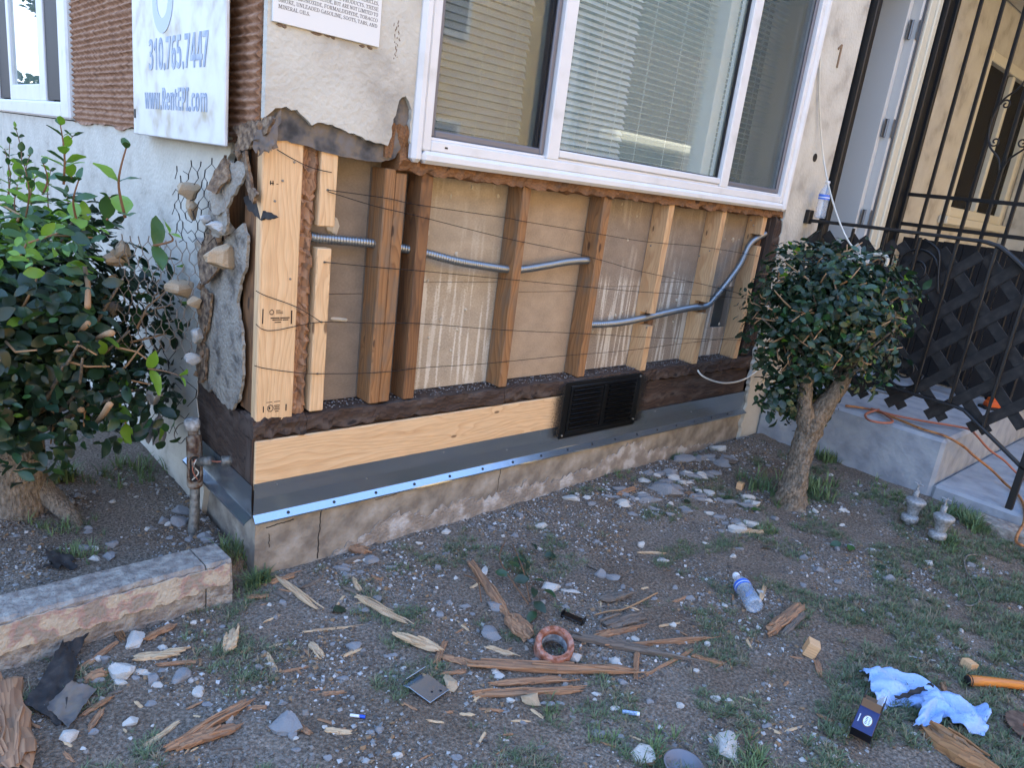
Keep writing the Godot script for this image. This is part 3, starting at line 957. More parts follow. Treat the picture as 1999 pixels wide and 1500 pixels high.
	# nails
	for q: Vector2 in [Vector2(575, 317), Vector2(552, 353), Vector2(537, 393), Vector2(567, 545), Vector2(640, 371), Vector2(634, 512), Vector2(628, 629), Vector2(620, 730), Vector2(1290, 400), Vector2(1270, 480), Vector2(1262, 640), Vector2(1365, 500), Vector2(1385, 490), Vector2(1470, 440), Vector2(1466, 430)]:
		var p := hz(q.x, q.y, 0.001)
		part(house, "nail", cyl(0.0035, 0.004, 8), M["dull_metal"], Transform3D(Basis(Vector3.RIGHT, PI / 2), p))
	# plates and rim boards
	for k: Array in [[-0.02, 0.155, 81], [0.157, 1.005, 82], [1.007, 2.0, 83], [2.002, 2.9, 84]]:
		var w: float = k[1] - k[0]
		part(house, "sole_plate", rough_board(Vector3(w, 0.062, 0.10), k[2], 0.005 if w > 0.3 else 0.010, int(w * 45) + 8), M["rot"], at(Vector3((k[0] + k[1]) * 0.5, 0.530, -0.047)))
	part(house, "old_rim_board", rough_board(Vector3(2.92, 0.175, 0.04), 85, 0.003, 90), M["rot"], at(Vector3(1.44, 0.41, -0.028)))
	wood_part("new_rim_board", Vector3(-0.012, 0.325, -0.006), Vector3(1.36, 0.492, 0.006), "pine", 0.003)
	var endb := part(house, "rotten_rim_end", rough_board(Vector3(0.56, 0.30, 0.03), 86, 0.006, 30), M["rot"], Transform3D(Basis(Vector3.UP, PI / 2), Vector3(-0.004, 0.40, -0.285)))
	# rotten window sill plate above the studs
	part(house, "sub_sill", rough_board(Vector3(2.46, 0.055, 0.10), 87, 0.007, 220), M["old"], at(Vector3(1.65, 1.365, -0.038)))
	part(house, "rotten_block", rough_board(Vector3(0.10, 0.10, 0.08), 88, 0.011, 22), M["old"], at(Vector3(0.415, 1.43, -0.03)))
	part(house, "rotten_block", rough_board(Vector3(0.10, 0.72, 0.04), 89, 0.014, 10), M["rot"], at(Vector3(2.855, 0.98, -0.01)))
	# dark cavity of the side wall
	wood_part("old_stud", Vector3(0.012, 0.566, -0.34), Vector3(0.10, 1.36, -0.30), "old")
	wood_part("sheathing", Vector3(0.101, 0.566, -0.50), Vector3(0.11, 1.40, -0.13), "rot")
	# building paper under the torn edge
	var band := PackedVector2Array(to2z([Vector2(805, 185), Vector2(770, 185), Vector2(755, 255), Vector2(640, 225), Vector2(600, 200), Vector2(545, 195), Vector2(520, 225), Vector2(506, 262)], 0.003))
	band.append_array(jag(to2z([Vector2(506, 270), Vector2(522, 278), Vector2(541, 274), Vector2(570, 279), Vector2(600, 287), Vector2(640, 300), Vector2(700, 312), Vector2(745, 316), Vector2(770, 308), Vector2(775, 296), Vector2(786, 285), Vector2(800, 250)], 0.003), 0.012, 0.003, 2.0))
	part(house, "building_paper", extrude(band, 0.0035, 0.0065, zmap), M["paper"])
	var pf := sheet(hz(500, 262, 0.012), hz(545, 215, 0.02), hz(541, 290, 0.035), hz(498, 290, 0.05), 10, 8, 0.008, 0.006, 31.0, 0.002)
	part(house, "building_paper", pf, M["paper"])
	part(house, "building_paper", sheet(hz(496, 272, 0.03), hz(540, 262, 0.03), hz(532, 292, 0.055), hz(505, 302, 0.05), 8, 6, 0.008, 0.006, 35.0, 0.002), M["paper"])
	# peeled stucco at the corner
	var flap := jag(to2x([Vector2(478, 436), Vector2(486, 470), Vector2(482, 520), Vector2(470, 555), Vector2(466, 600), Vector2(474, 640), Vector2(478, 690), Vector2(477, 740), Vector2(470, 778), Vector2(455, 800), Vector2(440, 790), Vector2(425, 768), Vector2(405, 762), Vector2(390, 742), Vector2(393, 640), Vector2(400, 540), Vector2(412, 500), Vector2(440, 470)], -0.025), 0.012, 0.006, 7.0)
	part(house, "peeled_stucco", extrude(flap, -0.030, -0.021, xmap), M["gray_mortar"])
	var torn_bits := [
		[[441, 303, 425, 372, 437, 380, 449, 350], -0.055, 0.5, "raw_mortar"],
		[[449, 316, 470, 316, 474, 340, 460, 384, 446, 420, 432, 418, 424, 377], -0.045, 0.25, "gray_mortar"],
		[[473, 303, 488, 295, 492, 335, 498, 366, 511, 377, 497, 397, 486, 382, 470, 335], -0.03, -0.3, "raw_mortar"],
		[[478, 385, 495, 380, 503, 408, 524, 424, 500, 427, 484, 410], -0.02, 0.4, "tar"],
		[[405, 455, 425, 470, 428, 512, 424, 534, 400, 560, 391, 500], -0.05, 0.1, "raw_mortar"],
		[[456, 250, 480, 236, 518, 228, 511, 258, 494, 268, 482, 292, 460, 298, 466, 268], -0.04, 0.2, "raw_mortar"],
		[[470, 290, 490, 282, 488, 330, 478, 345, 468, 330], -0.012, 0.0, "tar"],
		[[412, 385, 440, 372, 452, 420, 446, 455, 418, 468, 405, 440], -0.05, -0.1, "gray_mortar"],
		[[396, 560, 414, 575, 408, 640, 398, 668, 388, 620], -0.04, 0.0, "raw_mortar"],
		[[388, 660, 404, 680, 402, 740, 390, 748, 383, 700], -0.04, 0.0, "raw_mortar"]]
	var bi := 0
	for q: Array in torn_bits:
		var ring: Array = []
		for k in range(0, q[0].size(), 2):
			ring.append(Vector2(q[0][k], q[0][k + 1]))
		ring.append(ring[0])
		var pl := jag(to2x(ring, q[1]), 0.007, 0.005, 60.0 + bi * 7.0)
		pl.remove_at(pl.size() - 1)
		var c0: Vector2 = pl[0]
		var lean: float = q[2]
		var dx: float = q[1]
		part(house, "torn_stucco", extrude(pl, -0.004, 0.004, func(x: float, y: float, d: float) -> Vector3: return Vector3(dx + d + (y - c0.y) * lean * 0.35 + (x - c0.x) * lean * 0.5, y, x)), M[q[3]])
		bi += 1
	for q: Array in [[432, 350, 24], [415, 445, 28], [428, 470, 26], [400, 640, 20], [392, 560, 22], [396, 690, 20], [384, 730, 18], [466, 300, 24], [505, 245, 20], [450, 320, 20], [398, 520, 20], [390, 610, 18]]:
		var p := hx(q[0], q[1], -0.045)
		var s := px_size(p, q[2])
		part(house, "mortar_lump", rocks[int(q[0]) % 8], M["raw_mortar"], Transform3D(Basis(Vector3(0.3, 1, 0.2).normalized(), q[1]).scaled(Vector3(s * 0.7, s, s * 0.8)), p))
	# foundation with two cracks
	var fz := st_new()
	part(house, "foundation", rough_face(Vector3(-0.002, -0.25, -7.9), Vector3(2.99, 0.229, 0.0)), M["concrete"])
	for k: Array in [[Vector2(0.226, 0.215), Vector2(0.222, 0.02), 0.0016], [Vector2(1.04, 0.215), Vector2(1.035, 0.05), 0.0010], [Vector2(0.035, 0.185), Vector2(0.13, 0.192), 0.0013], [Vector2(0.44, 0.195), Vector2(0.53, 0.199), 0.0011], [Vector2(0.045, 0.16), Vector2(0.046, 0.11), 0.0009]]:
		var cp := PackedVector3Array()
		for i in 15:
			var q: Vector2 = k[0].lerp(k[1], i / 14.0)
			q += Vector2(jn.get_noise_1d(i * 90.0 + q.x * 500.0), jn.get_noise_1d(i * 70.0 + 300.0)) * 0.004
			cp.append(Vector3(q.x, q.y, -0.0005))
		part(house, "crack", tube(cp, k[2] * 1.2, 5), M["gasket"])
	var eff := PackedVector2Array([Vector2(0.28, -0.05)])
	eff.append_array(jag([Vector2(0.26, 0.02), Vector2(0.4, 0.07), Vector2(0.52, 0.12), Vector2(0.62, 0.10), Vector2(0.7, 0.08), Vector2(0.85, 0.11), Vector2(1.0, 0.08), Vector2(1.2, 0.11), Vector2(1.4, 0.09), Vector2(1.65, 0.10), Vector2(1.8, 0.15), Vector2(1.95, 0.19), Vector2(2.05, 0.13), Vector2(2.3, 0.10), Vector2(2.6, 0.06), Vector2(2.8, 0.02)], 0.008, 0.016, 4.0))
	eff.append(Vector2(2.8, -0.05))
	part(house, "salt_crust", extrude(eff, 0.0, 0.0035, zmap), M["efflorescence"])
	# galvanised flashing with a drip lip along both faces
	var fl := part(house, "flashing", flashing_mesh(2.95), M["galv"])
	var fs := part(house, "flashing", flashing_side(), M["galv"])
	for k in 17:
		var x := 0.10 + k * 0.165
		part(fl, "screw_hole", cyl(0.0055, 0.0022, 10), M["gasket"], Transform3D(Basis(Vector3.RIGHT, 0.72), Vector3(x, 0.2332, 0.0162)))
	for k in 8:
		part(fl, "nail_head", cyl(0.0025, 0.003, 6), M["dull_metal"], Transform3D(Basis(Vector3.RIGHT, PI / 2), Vector3(0.06 + k * 0.33, 0.338 - 0.045 * (k % 2), 0.0115)))
	# lath wires drawn across the studs
	var W := [
		[[640, 371], [760, 388], [815, 400], [985, 425], [1020, 432], [1140, 452], [1260, 472], [1370, 482], [1480, 500]],
		[[640, 374], [730, 402], [815, 422], [985, 465], [1100, 489], [1180, 510], [1250, 530], [1370, 555], [1450, 575]],
		[[633, 512], [735, 522], [830, 530], [985, 545], [1140, 560], [1250, 570], [1370, 577], [1460, 583]],
		[[500, 568], [520, 578], [580, 600], [627, 629]],
		[[500, 633], [513, 643], [540, 645], [628, 629], [735, 632], [820, 632], [990, 645], [1145, 652], [1290, 660], [1450, 664]],
		[[497, 714], [520, 720], [580, 728], [620, 730], [735, 728], [830, 718], [950, 710], [1100, 695], [1220, 685], [1340, 670], [1450, 658]],
		[[541, 292], [575, 312], [610, 328], [648, 337]]]
	for w: Array in W:
		var keys: Array = []
		for q: Array in w:
			keys.append(hz(q[0], q[1], 0.006))
		part(house, "lath_wire", tube(smooth_path(keys, 4), 0.0012, 5), M["wire"])
	# plaster dust and crumbs on the plate
	var cst := st_new()
	for k in 900:
		var x := rng.randf_range(0.23, 2.75)
		add_crumb(cst, Vector3(x, 0.567, rng.randf_range(-0.088, -0.01)), rng.randf_range(0.0015, 0.0055))
	var cr := part(house, "plaster_crumbs", done(cst), M["chunk0"])
	cr.set_meta("kind", "stuff")
	for k in 26:
		var cpt := hz(774 + rng.randfn() * 3.0, 42 + k * 2.9, 0.0222)
		part(house, "paint_chip", rocks[k % 8], M["rusty"], Transform3D(Basis(Vector3.BACK, rng.randf() * TAU).scaled(Vector3(0.004, 0.008 * rng.randf_range(0.5, 1.5), 0.0012)), cpt))
	build_vent()
	build_window()
	build_side_window()
	build_door()
func add_crumb(st: SurfaceTool, p: Vector3, s: float) -> void:
	var b := Basis(Vector3(rng.randfn(), rng.randfn(), rng.randfn()).normalized(), rng.randf() * TAU).scaled(Vector3(s, s * rng.randf_range(0.4, 0.8), s * rng.randf_range(0.5, 1.0)))
	var v: Array = []
	for q: Vector3 in [Vector3(1, 0, 0), Vector3(-1, 0.2, 0), Vector3(0, 1, 0.1), Vector3(0.1, -1, 0), Vector3(0, 0.1, 1), Vector3(0, 0, -1)]:
		v.append(p + b * (q * rng.randf_range(0.7, 1.0)))
	for f: Array in [[0, 2, 4], [2, 1, 4], [1, 3, 4], [3, 0, 4], [2, 0, 5], [1, 2, 5], [3, 1, 5], [0, 3, 5]]:
		tri(st, v[f[0]], v[f[1]], v[f[2]])
func lath_board(x0: float, x1: float, y0: float, y1: float, mat: String) -> void:
	var st := st_new()
	var a := Vector3(x0, y0, -0.0905)
	var s := Vector3(x1 - x0, y1 - y0, 0.012)
	var v0 := (1.38 - y0) / 0.82
	var v1 := (1.38 - y1) / 0.82
	var u0 := x0 * 1.7
	var u1 := x1 * 1.7
	quad(st, a, a + Vector3(s.x, 0, 0), a + Vector3(s.x, s.y, 0), a + Vector3(0, s.y, 0), Vector2(u0, v0), Vector2(u1, v0), Vector2(u1, v1), Vector2(u0, v1))
	var e := Vector3(0, 0, -0.012)
	quad(st, a, a + Vector3(0, s.y, 0), a + Vector3(0, s.y, 0) + e, a + e)
	quad(st, a + Vector3(s.x, 0, 0), a + Vector3(s.x, 0, 0) + e, a + Vector3(s.x, s.y, 0) + e, a + Vector3(s.x, s.y, 0))
	quad(st, a, a + e, a + e + Vector3(s.x, 0, 0), a + Vector3(s.x, 0, 0))
	quad(st, a + Vector3(0, s.y, 0), a + Vector3(s.x, s.y, 0), a + Vector3(s.x, s.y, 0) + e, a + Vector3(0, s.y, 0) + e)
	quad(st, a + e, a + e + Vector3(0, s.y, 0), a + e + Vector3(s.x, s.y, 0), a + e + Vector3(s.x, 0, 0))
	part(house, "gypsum_board", done(st), M[mat])
func splinter_board(w: float, h: float, t: float, sd: int) -> ArrayMesh:
	var r := RandomNumberGenerator.new()
	r.seed = sd
	var rings: Array = []
	var n := 64
	var wob := 0.0
	for i in n + 1:
		var s := float(i) / n
		wob = wob * 0.85 + r.randf_range(-0.004, 0.004)
		var y := (s - 0.5) * h
		var ring := PackedVector3Array()
		for q: Vector2 in [Vector2(-1, -1), Vector2(1, -1), Vector2(1, 0.6), Vector2(0.4, 1), Vector2(-0.2, 0.5), Vector2(-1, 0.9)]:
			ring.append(Vector3(q.x * w * 0.5 * (1.0 + r.randf_range(-0.2, 0.1)) + wob * (1.0 if q.x > 0.0 else 0.2), y + r.randf_range(-0.01, 0.01), q.y * t * 0.5 - (r.randf_range(0.0, 0.014) if q.y > 0.0 else 0.0)))
		rings.append(ring)
	var st := st_new()
	loft(st, rings, true)
	return done(st)
func cyl(r: float, h: float, sides := 12) -> CylinderMesh:
	var c := CylinderMesh.new()
	c.top_radius = r
	c.bottom_radius = r
	c.height = h
	c.radial_segments = sides
	c.rings = 1
	return c
func rough_face(lo: Vector3, hi: Vector3) -> ArrayMesh:
	# a concrete block whose front (+z) and left (-x) faces are slightly uneven
	var st := st_new(true)
	var nx := 150
	var ny := 16
	var F := func(s: float, t: float) -> Vector3:
		var p := Vector3(lerpf(lo.x, hi.x, s), lerpf(lo.y, hi.y, t), hi.z)
		p.z += jn.get_noise_2d(p.x * 400.0, p.y * 400.0) * 0.003 * (1.0 - pow(absf(2.0 * t - 1.0), 8.0)) - 0.001
		return p
	for i in nx:
		for j in ny:
			quad(st, F.call(float(i) / nx, float(j) / ny), F.call((i + 1.0) / nx, float(j) / ny), F.call((i + 1.0) / nx, (j + 1.0) / ny), F.call(float(i) / nx, (j + 1.0) / ny))
	st.set_smooth_group(-1)
	var a: Vector3 = F.call(0.0, 0.0)
	quad(st, Vector3(lo.x, lo.y, lo.z), Vector3(lo.x, lo.y, hi.z - 0.001), Vector3(lo.x, hi.y, hi.z - 0.001), Vector3(lo.x, hi.y, lo.z))
	quad(st, Vector3(hi.x, lo.y, lo.z), Vector3(hi.x, hi.y, lo.z), Vector3(hi.x, hi.y, hi.z - 0.001), Vector3(hi.x, lo.y, hi.z - 0.001))
	quad(st, Vector3(lo.x, hi.y, hi.z - 0.001), Vector3(hi.x, hi.y, hi.z - 0.001), Vector3(hi.x, hi.y, lo.z), Vector3(lo.x, hi.y, lo.z))
	quad(st, Vector3(lo.x, lo.y, lo.z), Vector3(lo.x, hi.y, lo.z), Vector3(hi.x, hi.y, lo.z), Vector3(hi.x, lo.y, lo.z))
	return done(st)
func flashing_mesh(L: float) -> ArrayMesh:
	var st := st_new()
	var prof := [Vector2(0.0095, 0.352), Vector2(0.0105, 0.300), Vector2(0.0075, 0.246), Vector2(0.007, 0.243), Vector2(0.025, 0.2225), Vector2(0.0255, 0.217)]
	var n := 60
	for i in n:
		var x0 := -0.014 + (L + 0.0) * i / n
		var x1 := -0.014 + (L + 0.0) * (i + 1) / n
		for k in prof.size() - 1:
			var a: Vector2 = prof[k]
			var b: Vector2 = prof[k + 1]
			var w0 := jn.get_noise_2d(x0 * 260.0, k * 40.0) * 0.0016
			var w1 := jn.get_noise_2d(x1 * 260.0, k * 40.0) * 0.0016
			var v0 := jn.get_noise_2d(x0 * 260.0, (k + 1) * 40.0) * 0.0016
			var v1 := jn.get_noise_2d(x1 * 260.0, (k + 1) * 40.0) * 0.0016
			quad(st, Vector3(x0, a.y, a.x + w0), Vector3(x0, b.y, b.x + v0), Vector3(x1, b.y, b.x + v1), Vector3(x1, a.y, a.x + w1))
			quad(st, Vector3(x0, a.y, a.x + w0 - 0.0012), Vector3(x1, a.y, a.x + w1 - 0.0012), Vector3(x1, b.y, b.x + v1 - 0.0012), Vector3(x0, b.y, b.x + v0 - 0.0012))
	return done(st)
func flashing_side() -> ArrayMesh:
	var st := st_new()
	var prof := [Vector2(-0.024, 0.35), Vector2(-0.0245, 0.30), Vector2(-0.022, 0.246), Vector2(-0.021, 0.242), Vector2(-0.045, 0.2245), Vector2(-0.046, 0.218)]
	var n := 14
	for i in n:
		var z0 := -0.55 + 0.565 * i / n
		var z1 := -0.55 + 0.565 * (i + 1) / n
		for k in prof.size() - 1:
			var a: Vector2 = prof[k]
			var b: Vector2 = prof[k + 1]
			quad(st, Vector3(a.x, a.y, z0), Vector3(b.x, b.y, z0), Vector3(b.x, b.y, z1), Vector3(a.x, a.y, z1))
			quad(st, Vector3(a.x + 0.001, a.y, z0), Vector3(a.x + 0.001, a.y, z1), Vector3(b.x + 0.001, b.y, z1), Vector3(b.x + 0.001, b.y, z0))
	return done(st)
func build_vent() -> void:
	var x0 := 1.35
	var x1 := 1.875
	var y0 := 0.293
	var y1 := 0.556
	var v := Node3D.new()
	v.name = "foundation_vent"
	v.position = Vector3(x0, y0, 0.014)
	house.add_child(v, true)
	v.set_meta("label", "black painted louvred metal vent")
	var w := x1 - x0
	var h := y1 - y0
	part(v, "plate", box(Vector3(w, h, 0.004), 0.0015), M["vent_black"], at(Vector3(w / 2, h / 2, 0.0)))
	var fr := st_new()
	for q: Array in [[w / 2, 0.026, w - 0.06, 0.012], [w / 2, h - 0.026, w - 0.06, 0.012]]:
		add_box(fr, Vector3(q[0], q[1], 0.004), Vector3(q[2], q[3], 0.007), 0.003)
	for q: Array in [[0.04, h / 2, 0.014, h - 0.06], [w - 0.04, h / 2, 0.014, h - 0.06], [w * 0.5, h / 2, 0.016, h - 0.07]]:
		add_box(fr, Vector3(q[0], q[1], 0.004), Vector3(q[2], q[3], 0.007), 0.003)
	part(v, "raised_frame", done(fr), M["vent_black"])
	for side in 2:
		for k in 9:
			var y := 0.045 + k * (h - 0.09) / 8.0
			var cx := w * (0.27 if side == 0 else 0.73)
			part(v, "louvre", box(Vector3(w * 0.36, 0.018, 0.004), 0.0012), M["vent_black"], Transform3D(Basis(Vector3.RIGHT, 0.75), Vector3(cx, y, 0.0055)))
	for q: Vector2 in [Vector2(0.016, 0.016), Vector2(w - 0.016, h - 0.016), Vector2(w - 0.016, 0.03)]:
		part(v, "screw", cyl(0.005, 0.004, 8), M["dull_metal"], Transform3D(Basis(Vector3.RIGHT, PI / 2), Vector3(q.x, q.y, 0.004)))
	# specks of black spray paint that missed the vent
	var nn := noise(0.2, 91, 2)
	var spray := func(x: int, y: int) -> Color:
		var d := 0.0
		if x < 48:
			d = x / 48.0
		elif x > 208:
			d = (256 - x) / 48.0
		else:
			d = 1.0
		d *= clampf(minf(y, 127 - y) / 14.0, 0.0, 1.0)
		var g := nn.get_noise_2d(x * 4.0, y * 4.0) * 0.5 + 0.5
		return Color(0.02, 0.02, 0.022, clampf((d * 1.35 - g) * 2.4, 0.0, 0.94))
	var sm := plain(Color.WHITE, 0.7)
	sm.albedo_texture = blotch_tex(1, 256, 128, spray)
	sm.transparency = BaseMaterial3D.TRANSPARENCY_ALPHA
	var st := st_new()
	var a := Vector3(-0.115, -0.012, -0.0005)
	quad(st, a, a + Vector3(w + 0.23, 0, 0), a + Vector3(w + 0.23, h + 0.02, 0), a + Vector3(0, h + 0.02, 0), Vector2(0, 1), Vector2(1, 1), Vector2(1, 0), Vector2(0, 0))
	part(v, "spray_paint", done(st), sm)

func framed(parent: Node, called: String, lo: Vector2, hi: Vector2, w: float, z0: float, z1: float, mat: Material, wb := -1.0, bev := 0.004) -> void:
	if wb < 0.0:
		wb = w
	var zc := (z0 + z1) * 0.5
	var d := z1 - z0
	part(parent, called, box(Vector3(w, hi.y - lo.y, d), bev), mat, at(Vector3(lo.x + w / 2, (lo.y + hi.y) / 2, zc)))
	part(parent, called, box(Vector3(w, hi.y - lo.y, d), bev), mat, at(Vector3(hi.x - w / 2, (lo.y + hi.y) / 2, zc)))
	part(parent, called, box(Vector3(hi.x - lo.x - 2 * w - 0.001, wb, d - 0.001), bev), mat, at(Vector3((lo.x + hi.x) / 2, lo.y + wb / 2, zc)))
	part(parent, called, box(Vector3(hi.x - lo.x - 2 * w - 0.001, wb, d - 0.001), bev), mat, at(Vector3((lo.x + hi.x) / 2, hi.y - wb / 2, zc)))
func build_window() -> void:
	var w := Node3D.new()
	w.name = "window"
	house.add_child(w, true)
	w.set_meta("label", "wide white vinyl sliding window with three lights")
	var T := 2.78
	# outer fin trim, sloped, in two steps
	framed(w, "trim", Vector2(0.452, 1.374), Vector2(2.855, T), 0.040, 0.0, 0.040, M["white"], 0.040, 0.014)
	framed(w, "frame", Vector2(0.492, 1.414), Vector2(2.815, T - 0.04), 0.034, -0.05, 0.028, M["white"], 0.034, 0.004)
	rect_part(w, "sill_lip", Vector3(0.526, 1.448, -0.04), Vector3(2.781, 1.458, 0.014), M["white"])
	# lights: left and right behind screens, wide fixed one in the middle
	var m1 := 1.045
	var m2 := 2.20
	rect_part(w, "mullion", Vector3(m1, 1.448, -0.045), Vector3(m1 + 0.062, T - 0.074, 0.026), M["white"], 0.004)
	rect_part(w, "mullion", Vector3(m2, 1.448, -0.045), Vector3(m2 + 0.066, T - 0.074, 0.026), M["white"], 0.004)
	rect_part(w, "bottom_rail", Vector3(m1 + 0.063, 1.459, -0.045), Vector3(m2 - 0.001, 1.486, 0.022), M["white"], 0.004)
	framed(w, "gasket", Vector2(m1 + 0.064, 1.487), Vector2(m2 - 0.002, T - 0.08), 0.006, -0.02, 0.004, M["gasket"], 0.004, 0.001)
	framed(w, "screen_frame", Vector2(0.528, 1.459), Vector2(m1 - 0.001, T - 0.08), 0.022, -0.006, 0.008, M["screen_frame"], 0.022)
	framed(w, "screen_frame", Vector2(m2 + 0.067, 1.459), Vector2(2.780, T - 0.08), 0.024, -0.006, 0.008, M["screen_frame"], 0.022)
	rect_part(w, "dark_jamb", Vector3(m1 - 0.03, 1.482, -0.045), Vector3(m1 - 0.001, T - 0.09, -0.008), M["gasket"])
	for q: Array in [[0.528, m1 - 0.002, -0.028], [m1 + 0.066, m2 - 0.004, -0.010], [m2 + 0.068, 2.779, -0.028]]:
		rect_part(w, "pane", Vector3(q[0], 1.46, q[2] - 0.004), Vector3(q[1], T - 0.082, q[2]), M["pane"], 0.0005)
	rect_part(w, "insect_screen", Vector3(0.55, 1.48, 0.001), Vector3(m1 - 0.022, T - 0.1, 0.0016), M["screen"], 0.0002)
	rect_part(w, "insect_screen", Vector3(m2 + 0.09, 1.48, 0.001), Vector3(2.757, T - 0.1, 0.0016), M["screen"], 0.0002)
	rect_part(w, "weep_slot", Vector3(0.58, 1.428, 0.026), Vector3(0.592, 1.434, 0.0285), M["gasket"], 0.0003)
	rect_part(w, "inner_jamb", Vector3(2.13, 1.46, -0.16), Vector3(2.199, T - 0.08, -0.05), M["slat"], 0.003)
	rect_part(w, "inner_jamb", Vector3(0.47, 1.40, -0.25), Vector3(2.83, 1.455, -0.055), M["slat"], 0.003)
	# blinds hang inside
	var blinds := [[0.535, m1 - 0.03, 1.05, "white slatted blind half shut behind the left screened light", "slat"], [m1 + 0.07, 1.60, 0.80, "white blind with broad tilted slats behind the middle pane", "slat"], [1.61, 2.12, 0.04, "white blind with slats turned flat behind the middle pane", "slat"], [m2 + 0.08, 2.72, 0.02, "white blind with flat slats behind the dark right screen", "slat"]]
	for b: Array in blinds:
		var t := thing("window_blind", b[3], "blind", Vector3(b[0], 1.47, -0.115), "")
		var wd: float = b[1] - b[0]
		var sl := box(Vector3(wd, 0.0016, 0.025), 0.0005)
		var n := int((T - 1.58) / 0.0245)
		for k in n:
			part(t, "slat", sl, M["slat"], Transform3D(Basis(Vector3.RIGHT, b[2] + rng.randf_range(-0.03, 0.03)) * Basis(Vector3.BACK, rng.randf_range(-0.004, 0.004)), Vector3(wd / 2 + rng.randf_range(-0.006, 0.006), 0.012 + k * 0.0245, 0)))
		part(t, "bottom_rail", box(Vector3(wd, 0.012, 0.026), 0.003), M["slat"], at(Vector3(wd / 2, 0.0, 0)))
		for s: float in [0.15, 0.55, 0.85]:
			part(t, "cord", cyl(0.0012, n * 0.0245, 5), M["slat"], at(Vector3(wd * s, n * 0.0245 / 2, 0.014)))
func build_side_window() -> void:
	# window in the side wall: frame pieces along z
	var w := Node3D.new()
	w.name = "side_window"
	house.add_child(w, true)
	w.set_meta("label", "tall white framed window in the side wall")
	var zr := -2.165
	var zl := -4.45
	var T := 2.76
	rect_part(w, "trim", Vector3(-0.04, 1.37, zr - 0.17), Vector3(0.02, T, zr), M["white"], 0.01)
	rect_part(w, "trim", Vector3(-0.04, 1.37, zl), Vector3(0.02, T, zl + 0.14), M["white"], 0.01)
	rect_part(w, "trim", Vector3(-0.039, 1.37, zl + 0.141), Vector3(0.02, 1.45, zr - 0.171), M["white"], 0.01)
	rect_part(w, "mullion", Vector3(-0.02, 1.451, -2.93), Vector3(0.02, T, -2.78), M["white"], 0.004)
	rect_part(w, "mullion", Vector3(-0.02, 1.451, -3.86), Vector3(0.02, T, -3.78), M["white"], 0.004)
	rect_part(w, "rail", Vector3(-0.02, 1.451, -3.779), Vector3(0.02, 1.54, -2.931), M["white"], 0.004)
	rect_part(w, "insect_screen", Vector3(-0.010, 1.46, -2.779), Vector3(-0.008, T, zr - 0.172), M["gasket"], 0.0004)
	rect_part(w, "insect_screen", Vector3(-0.010, 1.46, -4.3), Vector3(-0.008, T, -3.861), M["gasket"], 0.0004)
	rect_part(w, "pane", Vector3(-0.004, 1.541, -3.779), Vector3(0.004, T, -2.931), M["pane"], 0.0004)
